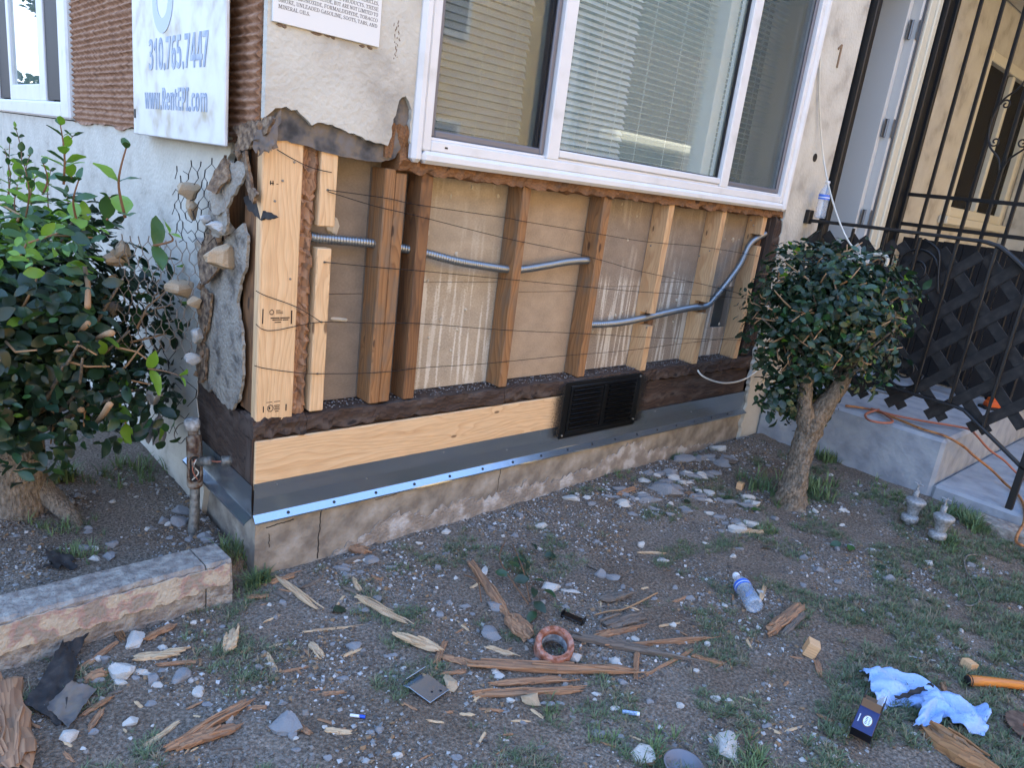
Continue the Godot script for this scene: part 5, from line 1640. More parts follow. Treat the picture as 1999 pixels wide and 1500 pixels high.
func bottle(label: String, xf: Transform3D, k := 1.0) -> void:
	var t := thing("water_bottle", label, "bottle")
	t.transform = xf
	var prof: Array = [Vector2(0.0, 0.004), Vector2(0.018, 0.004), Vector2(0.026, 0.0), Vector2(0.031, 0.006), Vector2(0.032, 0.02)]
	for i in 12:
		prof.append(Vector2(0.0320 - 0.0022 * (i % 2), 0.026 + i * 0.006))
	prof.append_array([Vector2(0.0305, 0.10), Vector2(0.0325, 0.108), Vector2(0.0325, 0.140), Vector2(0.031, 0.148), Vector2(0.026, 0.165), Vector2(0.017, 0.185), Vector2(0.0125, 0.195), Vector2(0.0125, 0.202)])
	for i in prof.size():
		prof[i] = prof[i] * k
	part(t, "body", lathe(prof, 26), M["pet"])
	part(t, "label_band", lathe([Vector2(0.0329, 0.110) * k, Vector2(0.0329, 0.138) * k], 26), M["label_blue"])
	part(t, "label_stripe", lathe([Vector2(0.0331, 0.119) * k, Vector2(0.0331, 0.124) * k], 26), M["label_white"])
	part(t, "cap", lathe([Vector2(0.0, 0.216) * k, Vector2(0.013, 0.216) * k, Vector2(0.0145, 0.213) * k, Vector2(0.0145, 0.200) * k, Vector2(0.0, 0.200) * k], 20), M["cap_white"])

# ---------- plants ----------
func leaf_basis(dir: Vector3, nrm: Vector3, size: float) -> Basis:
	var z := dir.normalized()
	var x := nrm.cross(z)
	if x.length() < 0.01:
		x = Vector3.RIGHT.cross(z)
	x = x.normalized()
	var y := z.cross(x)
	return Basis(x * size, y * size, z * size)
# leaves on a bushy crown; the largest in view are parts, the rest one piece for each tone
func crown(t: Node3D, centre: Vector3, rad: Vector3, power: float, count: int, size: float, sd: int, tone: Callable, limit: Callable) -> void:
	var r := RandomNumberGenerator.new()
	r.seed = sd
	var leaves: Array = []
	var tries := 0
	while leaves.size() < count and tries < count * 6:
		tries += 1
		var d := Vector3(r.randfn(), r.randfn(), r.randfn()).normalized()
		var k := pow(pow(absf(d.x), power) + pow(absf(d.y), power) + pow(absf(d.z), power), -1.0 / power)
		var depth := 1.0 - pow(r.randf(), 1.1) * 0.75
		var bump := 1.0 + jn.get_noise_3d(d.x * 130.0 + sd, d.y * 130.0, d.z * 130.0) * 0.30
		if jn.get_noise_3d(d.x * 260.0, d.y * 260.0 + sd, d.z * 260.0) > 0.22 and depth > 0.80:
			continue
		var p := centre + d * rad * k * depth * bump
		if not limit.call(p):
			continue
		var out := (d / rad).normalized()
		var nrm := (out * 0.7 + Vector3.UP * 0.5 + Vector3(r.randfn(), r.randfn(), r.randfn()) * 0.45).normalized()
		var tip := (Vector3(r.randfn(), r.randfn() * 0.6 + 0.25, r.randfn()) + out * 0.6)
		tip = (tip - nrm * tip.dot(nrm)).normalized()
		var s := size * r.randf_range(0.38, 1.25)
		var score := -dist2(p) + 0.25 * out.dot((EYE - p).normalized()) + s * 2.0 + (0.3 * depth)
		leaves.append([score, Transform3D(leaf_basis(tip, nrm, s), p), r.randi() % leaf_meshes.size(), tone.call(p, depth, r)])
	leaves.sort_custom(func(a: Array, b: Array) -> bool: return a[0] > b[0])
	var rest := {}
	for i in leaves.size():
		var L: Array = leaves[i]
		var xf: Transform3D = L[1]
		xf.origin -= t.position
		if i < 280:
			part(t, "leaf", leaf_meshes[L[2]], M["leaf%d" % L[3]], xf)
		else:
			if not rest.has(L[3]):
				var s := SurfaceTool.new()
				s.begin(Mesh.PRIMITIVE_TRIANGLES)
				rest[L[3]] = s
			rest[L[3]].append_from(leaf_meshes[L[2]], 0, xf)
	for k: int in rest:
		var m := part(t, "crown", rest[k].commit(), M["leaf%d" % k])
		m.set_meta("kind", "stuff")
func shoot(t: Node3D, base: Vector3, top: Vector3, n: int, size: float, sd: int, tone := 2) -> void:
	var r := RandomNumberGenerator.new()
	r.seed = sd
	var side := Vector3(r.randf_range(-0.02, 0.02), 0, r.randf_range(-0.02, 0.02))
	var keys: Array = [base, base.lerp(top, 0.5) + side, top]
	var path := smooth_path(keys, 8)
	var rr: Array = []
	for i in path.size():
		rr.append(lerpf(0.0032, 0.0012, float(i) / path.size()))
	for i in path.size():
		path[i] -= t.position
	part(t, "stem", tube(path, rr, 6), M["twig"])
	var ax := (top - base).normalized()
	for k in n:
		var f := 0.12 + 0.86 * k / maxf(1.0, n - 1)
		var p := path[int(f * (path.size() - 1))]
		var a := k * 1.57 + r.randf() * 0.4
		var s0 := ax.cross(Vector3(cos(a), 0.1, sin(a))).normalized()
		for s: int in [-1, 1]:
			var dir := (s0 * s + ax * (0.5 + 0.6 * f) + Vector3(0, -0.1, 0)).normalized()
			var nrm := (ax - s0 * s * 0.4 + Vector3(r.randfn(), r.randfn(), r.randfn()) * 0.25).normalized()
			part(t, "leaf", leaf_meshes[r.randi() % leaf_meshes.size()], M["leaf%d" % (3 if (tone == 3 or r.randf() < 0.4) else tone)], Transform3D(leaf_basis(dir, nrm, size * lerpf(1.1, 0.5, f) * r.randf_range(0.8, 1.15)), p))
func twigs(t: Node3D, from: Vector3, centre: Vector3, rad: Vector3, n: int, sd: int) -> void:
	var r := RandomNumberGenerator.new()
	r.seed = sd
	for i in n:
		var d := Vector3(r.randfn(), r.randfn() * 0.7, r.randfn()).normalized()
		if d.dot((EYE - centre).normalized()) < -0.2:
			d = -d
		var e := centre + d * rad * r.randf_range(0.85, 1.03)
		var m := from.lerp(e, 0.55) + Vector3(r.randfn(), r.randfn(), r.randfn()) * 0.03
		var path := smooth_path([from - t.position, m - t.position, e - t.position], 6)
		var rr: Array = []
		for k in path.size():
			rr.append(lerpf(0.012, 0.003, pow(float(k) / path.size(), 0.6)))
		part(t, "branch", tube(path, rr, 7, 0.15), M["bark"])
	for i in n * 3:
		var d := Vector3(r.randfn(), r.randfn() * 0.7, r.randfn()).normalized()
		if d.dot((EYE - centre).normalized()) < 0.0:
			d = -d
		var a := centre + d * rad * r.randf_range(0.72, 0.85)
		var e := centre + (d + Vector3(r.randfn(), r.randfn(), r.randfn()) * 0.15).normalized() * rad * r.randf_range(0.93, 1.04)
		var mid := (a + e) * 0.5 + Vector3(r.randfn(), r.randfn(), r.randfn()) * 0.012
		part(t, "twig", tube(PackedVector3Array([a - t.position, mid - t.position, e - t.position]), [0.0042, 0.0036, 0.0024], 6), M["cut_twig"])
func build_plants() -> void:
	for i in 6:
		leaf_meshes.append(make_leaf(i, [0.30, 0.34, 0.27, 0.32, 0.36, 0.29][i], [0.25, 0.1, 0.4, 0.2, 0.3, 0.15][i], [0.15, 0.3, 0.1, 0.22, 0.05, 0.35][i]))
	# shrub by the side wall
	var base := gp(45, 990)
	var s := thing("leafy_shrub", "broad glossy green shrub with a thick trunk in the planting bed", "shrub", base)
	var tr := PackedVector3Array([Vector3(0, -0.06, 0), Vector3(0, 0.02, 0), Vector3(0.0, 0.10, 0.0), Vector3(0.01, 0.2, -0.01), Vector3(0.02, 0.34, -0.02)])
	part(s, "trunk", tube(tr, [0.14, 0.10, 0.082, 0.072, 0.05], 18, 0.35), M["bark"])
	part(s, "root", tube(smooth_path([Vector3(0.05, 0.06, 0.02), Vector3(0.10, 0.02, 0.12), Vector3(0.12, -0.005, 0.2), Vector3(0.08, -0.02, 0.30)], 5), [0.05, 0.046, 0.042, 0.038, 0.034, 0.032, 0.03, 0.027, 0.025, 0.022, 0.019, 0.017, 0.015, 0.012, 0.01, 0.008], 9, 0.25), M["bark"])
	var c := Vector3(base.x - 0.02, 0.72, base.z + 0.02)
	var rad := Vector3(0.50, 0.40, 0.44)
	twigs(s, base + Vector3(0.02, 0.26, 0), c, rad, 16, 5)
	for q: Array in [[28, 455, 65, 640], [80, 500, 78, 640], [165, 520, 172, 600], [140, 560, 95, 640], [60, 720, 130, 650], [135, 665, 172, 632], [190, 660, 218, 650], [110, 830, 160, 800], [185, 830, 215, 790]]:
		var k := 0.30
		var p1 := hx(q[0], q[1], base.x + 0.16)
		var p2 := hx(q[2], q[3], base.x + 0.12)
		part(s, "branch", tube(PackedVector3Array([p2 - base, (p1 + p2) * 0.5 - base + Vector3(0.006, 0.004, 0.0), p1 - base]), [0.009, 0.008, 0.006], 7, 0.2), M["cut_twig"])
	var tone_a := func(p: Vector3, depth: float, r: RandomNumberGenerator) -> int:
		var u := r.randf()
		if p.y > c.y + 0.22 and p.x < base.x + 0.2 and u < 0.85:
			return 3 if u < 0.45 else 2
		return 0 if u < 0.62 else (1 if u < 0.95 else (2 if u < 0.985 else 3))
	var lim_a := func(p: Vector3) -> bool:
		var q := to_px(p)
		if q.x > 205.0 and q.y > 440.0 and q.y < 720.0:
			# growth stays behind the sprung netting
			if dist2(p) < dist2(hx(q.x, q.y, lerpf(-0.27, -0.03, clampf((q.x - 205.0) / 190.0, 0.0, 1.0)))) + 0.03:
				return false
		return p.x < -0.03 and p.y > 0.27 and (p.y > 0.38 or p.x < base.x + 0.3)
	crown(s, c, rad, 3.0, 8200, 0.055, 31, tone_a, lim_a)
	var i := 0
	for q: Array in [[118, 240, 125, 360, 5], [143, 265, 140, 350, 4], [30, 245, 40, 350, 5], [248, 285, 245, 425, 3], [10, 290, 12, 400, 4], [60, 300, 62, 380, 3], [85, 318, 84, 380, 3], [215, 385, 210, 430, 2], [20, 275, 22, 420, 5], [48, 320, 50, 430, 4], [70, 345, 72, 430, 4], [100, 330, 98, 430, 4], [155, 350, 150, 430, 3], [-5, 330, 0, 430, 4], [130, 375, 128, 440, 3], [35, 360, 38, 440, 4], [330, 455, 300, 480, 2], [172, 405, 165, 440, 2]]:
		var top := hx(q[0], q[1], base.x + 0.05 + 0.10 * (i % 3))
		var bt := hx(q[2], q[3], base.x + 0.05 + 0.08 * (i % 3))
		shoot(s, bt, top, q[4], 0.062, 100 + i, 2)
		i += 1
	for q: Array in [[355, 735, 290, 720], [240, 860, 245, 825], [215, 745, 225, 775]]:
		shoot(s, hx(q[2], q[3], base.x + 0.25), hx(q[0], q[1], base.x + 0.3), 2, 0.07, 150 + i, 3)
		i += 1
	# clipped small tree
	var b2 := gp(1540, 985)
	var t := thing("clipped_tree", "small round clipped evergreen tree on a forked pale trunk in the yard", "tree", b2)
	var tp := PackedVector3Array([Vector3(0.01, -0.05, 0.0), Vector3(0.01, 0.02, 0), Vector3(0.0, 0.12, 0), Vector3(0.0, 0.25, 0.0), Vector3(0.005, 0.38, 0.0), Vector3(0.01, 0.46, 0.01)])
	var tpath := smooth_path([tp[0], tp[1], tp[2], tp[3], tp[4], tp[5]], 7)
	var trad: Array = []
	var tr0 := [0.105, 0.074, 0.058, 0.050, 0.053, 0.054, 0.054]
	for k in tpath.size():
		var g := k / 7.0
		trad.append(lerpf(tr0[int(g)], tr0[int(g) + 1], g - floorf(g)))
	part(t, "trunk", tube(tpath, trad, 26, 0.38), M["bark"])
	part(t, "limb", tube(smooth_path([Vector3(0.0, 0.40, 0.0), Vector3(0.04, 0.52, 0.035), Vector3(0.075, 0.62, 0.06), Vector3(0.095, 0.72, 0.085)], 4), [0.048, 0.047, 0.046, 0.045, 0.044, 0.042, 0.040, 0.038, 0.036, 0.033, 0.03, 0.028, 0.025], 14, 0.35), M["bark"])
	part(t, "limb", tube(smooth_path([Vector3(0.0, 0.40, 0.0), Vector3(-0.05, 0.50, -0.02), Vector3(-0.05, 0.62, -0.04), Vector3(-0.08, 0.74, -0.03)], 4), [0.05, 0.048, 0.045, 0.042, 0.038, 0.036, 0.034, 0.032, 0.03, 0.028, 0.026, 0.024, 0.02], 12, 0.2), M["bark"])
	var c2 := b2 + Vector3(-0.03, 0.955, -0.04)
	var r2 := Vector3(0.36, 0.325, 0.34)
	twigs(t, b2 + Vector3(0.03, 0.66, 0.03), c2, r2, 18, 6)
	var tone_b := func(p: Vector3, depth: float, r: RandomNumberGenerator) -> int:
		var u := r.randf()
		return 0 if u < 0.62 else (1 if u < 0.93 else (2 if u < 0.985 else 3))
	crown(t, c2, r2, 2.6, 6200, 0.043, 32, tone_b, func(p: Vector3) -> bool: return true)
	# skirt of lower growth behind the trunk
	var c3 := b2 + Vector3(0.16, 0.52, -0.10)
	crown_small(t, c3, Vector3(0.14, 0.22, 0.15), 420, 0.043, 33)
	crown_small(t, b2 + Vector3(-0.13, 0.55, -0.12), Vector3(0.11, 0.14, 0.12), 200, 0.045, 34)
	for q: Array in [[1765, 545, 1745, 565, 3], [1790, 580, 1755, 585, 3], [1762, 630, 1745, 640, 3], [1705, 700, 1690, 690, 3], [1470, 590, 1490, 600, 2], [1545, 480, 1550, 500, 1]]:
		shoot(t, hx(q[2], q[3], b2.x + 0.06), hx(q[0], q[1], b2.x + 0.08), 2, 0.06, 170 + i, q[4])
		i += 1
func crown_small(t: Node3D, c: Vector3, rad: Vector3, n: int, size: float, sd: int) -> void:
	var r := RandomNumberGenerator.new()
	r.seed = sd
	var st := {}
	for i in n:
		var d := Vector3(r.randfn(), r.randfn(), r.randfn()).normalized() * pow(r.randf(), 0.4)
		var k := 0 if r.randf() < 0.6 else 1
		if not st.has(k):
			st[k] = SurfaceTool.new()
			st[k].begin(Mesh.PRIMITIVE_TRIANGLES)
		var nrm := (d + Vector3(0, 0.6, 0) + Vector3(r.randfn(), r.randfn(), r.randfn()) * 0.5).normalized()
		var tip := Vector3(r.randfn(), r.randfn(), r.randfn())
		tip = (tip - nrm * tip.dot(nrm)).normalized()
		st[k].append_from(leaf_meshes[r.randi() % 6], 0, Transform3D(leaf_basis(tip, nrm, size * r.randf_range(0.6, 1.2)), c + d * rad - t.position))
	for k: int in st:
		part(t, "crown", st[k].commit(), M["leaf%d" % k]).set_meta("kind", "stuff")

# ---------- ground ----------
func axis_steps(lo: float, hi: float, step: float, far: float) -> PackedFloat32Array:
	var o := PackedFloat32Array()
	var left := PackedFloat32Array()
	var d := step
	var x := lo
	while x > -far:
		d *= 1.35
		x -= d
		left.append(x)
	left.reverse()
	o.append_array(left)
	x = lo
	while x < hi:
		o.append(x)
		x += step
	d = step
	while x < far:
		o.append(x)
		d *= 1.35
		x += d
	o.append(x)
	return o
func build_ground() -> void:
	var xs := axis_steps(-1.3, 3.9, 0.02, 300.0)
	var zs := axis_steps(-1.6, 2.2, 0.02, 300.0)
	var st := st_new(true)
	var patch := noise(0.012, 99, 4)
	var dusty := noise(0.02, 98, 4)
	var cols: Array = []
	var V := PackedVector3Array()
	var C := PackedColorArray()
	for z in zs:
		for x in xs:
			var inside := x > 0.02 and z < -0.03 and x < 8.9 and z > -7.9
			var y := -0.2 if inside else ground_height(x, z)
			V.append(Vector3(x, y, z))
			var br := clampf(patch.get_noise_2d(x * 100.0, z * 100.0) * 1.6 + 0.45, 0.0, 1.0)
			var dk := clampf(dusty.get_noise_2d(x * 160.0, z * 160.0) * 1.8 + 0.5, 0.0, 1.0)
			var c := Color(0.72, 0.63, 0.55).lerp(Color(1.0, 0.98, 0.96), br * 0.6 + dk * 0.4)
			C.append(c)
	var I := PackedInt32Array()
	var nx := xs.size()
	for j in zs.size() - 1:
		for i in nx - 1:
			var a := j * nx + i
			I.append_array([a, a + 1, a + nx + 1, a, a + nx + 1, a + nx])
	var arr := []
	arr.resize(Mesh.ARRAY_MAX)
	arr[Mesh.ARRAY_VERTEX] = V
	arr[Mesh.ARRAY_COLOR] = C
	arr[Mesh.ARRAY_INDEX] = I
	var am := ArrayMesh.new()
	am.add_surface_from_arrays(Mesh.PRIMITIVE_TRIANGLES, arr)
	var s2 := SurfaceTool.new()
	s2.create_from(am, 0)
	s2.generate_normals()
	struct("ground", s2.commit(), M["soil"])
	# planting bed edge
	var k := thing("bed_kerb", "old concrete kerb with flaking cream and red paint edging the planting bed", "kerb", Vector3(-0.08, 0, 0.0))
	var pr := [Vector2(0.072, -0.05), Vector2(0.070, 0.062), Vector2(0.066, 0.135), Vector2(0.055, 0.142), Vector2(-0.075, 0.128), Vector2(-0.085, 0.11), Vector2(-0.085, -0.05)]
	for seg: Array in [[-2.6, -0.102], [-0.098, 0.0]]:
		var rings: Array = []
		var n := maxi(3, int((seg[1] - seg[0]) / 0.02))
		for i in n + 1:
			var x := lerpf(seg[0], seg[1], float(i) / n)
			var ring := PackedVector3Array()
			for qi in pr.size():
				var q: Vector2 = pr[qi]
				var j := jn.get_noise_3d(x * 700.0, qi * 50.0, 1.0) * 0.008 + jn.get_noise_3d(x * 2500.0, qi * 50.0, 2.0) * 0.004
				ring.append(Vector3(x - 0.02 * float(x > -0.03), q.y + j, q.x + j - 0.01 * x))
			rings.append(ring)
		var ks := st_new()
		loft(ks, rings, true)
		part(k, "kerb_block", done(ks), M["kerb"])
	# flaking paint band on the kerb face
	var bandp := PackedVector2Array()
	bandp.append_array(jag([Vector2(-1.2, 0.132), Vector2(-0.6, 0.13), Vector2(-0.03, 0.134)], 0.012, 0.004, 8.0))
	bandp.append_array(jag([Vector2(-0.03, 0.078), Vector2(-0.12, 0.066), Vector2(-0.35, 0.06), Vector2(-0.6, 0.054), Vector2(-1.2, 0.05)], 0.012, 0.008, 12.0))
	part(k, "paint", extrude(bandp, 0.0, 0.0035, func(x: float, y: float, d: float) -> Vector3: return Vector3(x, y, 0.0745 - (y - 0.06) * 0.075 + d - 0.01 * x)), M["kerb_paint"])
	# path edging on the right
	var rk := thing("path_edging", "narrow weathered concrete edging running out from the porch step", "kerb", Vector3(3.02, 0, 1.26))
	part(rk, "edging", rough_board(Vector3(2.2, 0.20, 0.11), 93, 0.004, 60), M["kerb"], Transform3D(Basis(Vector3.UP, -PI / 2), Vector3(0.0, 0.0, 1.1)))
	struct("path", box(Vector3(4.0, 0.12, 3.0), 0.01), M["porch"], at(Vector3(5.08, 0.0, 3.1)))
func grass_density(x: float, z: float, n: FastNoiseLite) -> float:
	var v := n.get_noise_2d(x * 100.0, z * 100.0) * 1.5
	var base := -0.34 + 0.40 * ss(0.8, 1.6, z) + 0.28 * ss(1.2, 2.4, x) * ss(0.5, 1.1, z) + 0.10 * ss(0.55, 0.9, z - x * 0.35)
	return v + base
func build_grass() -> void:
	var tuft := st_new(true)
	var r := RandomNumberGenerator.new()
	r.seed = 77
	for i in 9:
		var a := r.randf() * TAU
		var o := Vector3(cos(a), 0, sin(a)) * r.randf() * 0.35
		var h := r.randf_range(0.5, 1.0)
		var lean := r.randf_range(0.3, 1.1)
		var d := Vector3(cos(a + 0.5), 0, sin(a + 0.5))
		var sdir := Vector3(-d.z, 0, d.x) * 0.055
		var p: Array = []
		for k in 4:
			var f := k / 3.0
			p.append(o + d * lean * f * f * h + Vector3(0, h * (f - 0.35 * lean * f * f), 0))
		for k in 3:
			var w0 := 1.0 - k / 3.0 * 0.7
			var w1 := 1.0 - (k + 1) / 3.0 * 0.9
			quad(tuft, p[k] - sdir * w0, p[k] + sdir * w0, p[k + 1] + sdir * w1, p[k + 1] - sdir * w1)
	var tm := done(tuft)
	var n := noise(0.03, 101, 3)
	var xf: Array = []
	var cl: Array = []
	var tries := 0
	while xf.size() < 15500 and tries < 160000:
		tries += 1
		var x := r.randf_range(-0.9, 3.3)
		var z := r.randf_range(0.05, 2.1)
		if x > 3.0 and z < 1.4:
			continue
		var q := grass_density(x, z, n)
		if q < r.randf_range(-0.12, 0.3):
			continue
		var s := r.randf_range(0.010, 0.026) * (1.0 + ss(1.0, 1.8, z) * 0.35)
		xf.append(Transform3D(Basis(Vector3.UP, r.randf() * TAU).scaled(Vector3(s * 1.2, s, s * 1.2)), Vector3(x, ground_height(x, z) - 0.002, z)))
		var c := Color(0.055, 0.085, 0.04).lerp(Color(0.13, 0.18, 0.085), r.randf())
		if r.randf() < 0.25:
			c = Color(0.20, 0.17, 0.11)
		cl.append(c)
	# taller clumps where the photograph has them
	for q: Array in [[470, 1120, 26, 0.07, 0.05], [440, 1140, 18, 0.06, 0.05], [130, 1030, 18, 0.05, 0.06], [160, 1085, 14, 0.05, 0.05], [500, 1150, 16, 0.04, 0.04], [1500, 960, 26, 0.09, 0.10], [1580, 960, 26, 0.10, 0.12], [1500, 1040, 22, 0.05, 0.06], [1870, 1010, 40, 0.08, 0.10], [1840, 1060, 30, 0.06, 0.06], [1900, 1030, 22, 0.09, 0.05], [1720, 960, 26, 0.05, 0.12], [1780, 985, 20, 0.05, 0.05], [780, 1115, 12, 0.03, 0.04], [1220, 930, 12, 0.04, 0.05], [1270, 880, 10, 0.05, 0.03], [1060, 1380, 8, 0.04, 0.03], [250, 920, 20, 0.08, 0.1], [140, 935, 12, 0.09, 0.05], [1290, 1470, 14, 0.05, 0.06], [1460, 1480, 16, 0.06, 0.06], [1180, 1440, 12, 0.045, 0.06], [1610, 900, 20, 0.09, 0.05]]:
		var p := gp(q[0], q[1])
		for i in q[2]:
			var x: float = p.x + r.randfn() * q[4] * 0.6
			var z: float = p.z + r.randfn() * q[4] * 0.6
			if x > -0.01 and z < 0.015:
				z = 0.02
			var s: float = q[3] * r.randf_range(0.5, 1.1)
			xf.append(Transform3D(Basis(Vector3.UP, r.randf() * TAU).scaled(Vector3(s * 0.8, s, s * 0.8)), Vector3(x, ground_height(x, z) - 0.002, z)))
			cl.append(Color(0.06, 0.10, 0.04).lerp(Color(0.14, 0.21, 0.08), r.randf()))
	var mm := MultiMesh.new()
	mm.transform_format = MultiMesh.TRANSFORM_3D
	mm.use_colors = true
	mm.mesh = tm
	mm.instance_count = xf.size()
	for i in xf.size():
		mm.set_instance_transform(i, xf[i])
		mm.set_instance_color(i, cl[i])
	var mi := MultiMeshInstance3D.new()
	mi.name = "grass"
	mi.multimesh = mm
	mi.material_override = M["grass"]
	add_child(mi, true)
	mi.set_meta("kind", "stuff")
	tag(mi, "short patchy grass and weeds growing through the dirt", "grass")
	# grit and crumbs of stucco
	var gm := MultiMesh.new()
	gm.transform_format = MultiMesh.TRANSFORM_3D
	gm.use_colors = true
	var cs := st_new()
	rng.seed = 5
	add_crumb(cs, Vector3.ZERO, 0.5)
	gm.mesh = done(cs)
	var gx: Array = []
	var gc: Array = []
	var gn := noise(0.025, 111, 3)
	tries = 0
	while gx.size() < 42000 and tries < 500000:
		tries += 1
		var x := r.randf_range(-1.0, 3.1)
		var z := r.randf_range(-0.9, 2.0)
		if x > -0.02 and z < 0.005:
			continue
		if x < -0.0 and z > -0.12 and z < 0.08:
			continue
		if x > 3.0 and z < 1.5:
			continue
		var w := 0.22 + gn.get_noise_2d(x * 100.0, z * 100.0) * 1.5 + 0.6 * ss(0.6, 0.05, z) * ss(-0.1, 0.1, x) - 0.25 * ss(1.1, 1.8, z)
		if r.randf() > w:
			continue
		var s := r.randf_range(0.0015, 0.0042) + pow(r.randf(), 7.0) * 0.011
		gx.append(Transform3D(Basis(Vector3(r.randfn(), r.randfn(), r.randfn()).normalized(), r.randf() * TAU).scaled(Vector3(s, s * 0.8, s) * 1.6), Vector3(x, ground_height(x, z) + s * 0.15, z)))
		var t := r.randf()
		gc.append(Color(0.15, 0.15, 0.145).lerp(Color(0.46, 0.46, 0.44), pow(r.randf(), 1.6)) if t < 0.5 else (Color(0.07, 0.06, 0.05) if t < 0.75 else Color(0.22, 0.14, 0.075)))
	# dark clods of earth
	for i in 26000:
		var x := r.randf_range(-1.0, 3.05)
		var z := r.randf_range(-0.9, 2.0)
		if (x > -0.02 and z < 0.005) or (x < 0.0 and z > -0.12 and z < 0.08) or (x > 3.0 and z < 1.5):
			continue
		if gn.get_noise_2d(x * 130.0 + 900.0, z * 130.0) < r.randf_range(-0.35, 0.3):
			continue
		var s := r.randf_range(0.002, 0.006) + pow(r.randf(), 6.0) * 0.012
		gx.append(Transform3D(Basis(Vector3(r.randfn(), r.randfn(), r.randfn()).normalized(), r.randf() * TAU).scaled(Vector3(s, s * 0.8, s) * 1.6), Vector3(x, ground_height(x, z) + s * 0.1, z)))
		gc.append(Color(0.085, 0.07, 0.058).lerp(Color(0.22, 0.20, 0.175), r.randf()))
	gm.instance_count = gx.size()
	for i in gx.size():
		gm.set_instance_transform(i, gx[i])
		gm.set_instance_color(i, gc[i])
	var gi := MultiMeshInstance3D.new()
	gi.name = "stucco_grit"
	gi.multimesh = gm
	var gmat := plain(Color.WHITE, 0.95)
	gmat.vertex_color_use_as_albedo = true
	gi.material_override = gmat
	add_child(gi, true)
	gi.set_meta("kind", "stuff")
	tag(gi, "fine stucco grit and crumbs scattered over the soil", "rubble")

# ---------- loose things on the ground ----------
func chunk(u: float, v: float, w: float, h: float, mat: int, label: String, group := "", called := "stucco_chunk") -> void:
	var p := gp(u, v)
	var sx := px_size(p, w) * 1.2
	var sz := px_size(p, h) * 1.5
	var sy := minf(sx, sz) * rng.randf_range(0.55, 0.85)
	p.y += sy * 0.14
	var b := Basis(Vector3.UP, -0.73 + rng.randf_range(-0.3, 0.3)) * Basis.from_scale(Vector3(sx, sy, sz)) * Basis(Vector3.UP, rng.randf() * TAU)
	solo(called, rocks[rng.randi() % rocks.size()], M["chunk%d" % mat], Transform3D(b, p), label, "rubble", group)
func stick(u1: float, v1: float, u2: float, v2: float, w: float, mat: String, label: String, group := "", thick := 0.5, bend := 0.0, called := "wood_splinter") -> void:
	var a := gp(u1, v1)
	var b := gp(u2, v2)
	var L := (b - a).length()
	var c := (a + b) * 0.5
	var wm := px_size(c, w) * 1.15
	var t := clampf(wm * thick, 0.004, 0.03)
	var d := (b - a).normalized()
	var s := d.cross(Vector3.UP).normalized()
	var up := s.cross(d)
	c.y += t * 0.42
	solo(called, splinter(L * 1.05, wm, t, int(u1 * 7 + v1 * 13), 0.35 + 0.45 * fmod(u1 * 0.377, 1.0), bend), M[mat], Transform3D(Basis(d, up, -s).rotated(d, rng.randf_range(-0.2, 0.2)), c), label, "wood scrap", group)
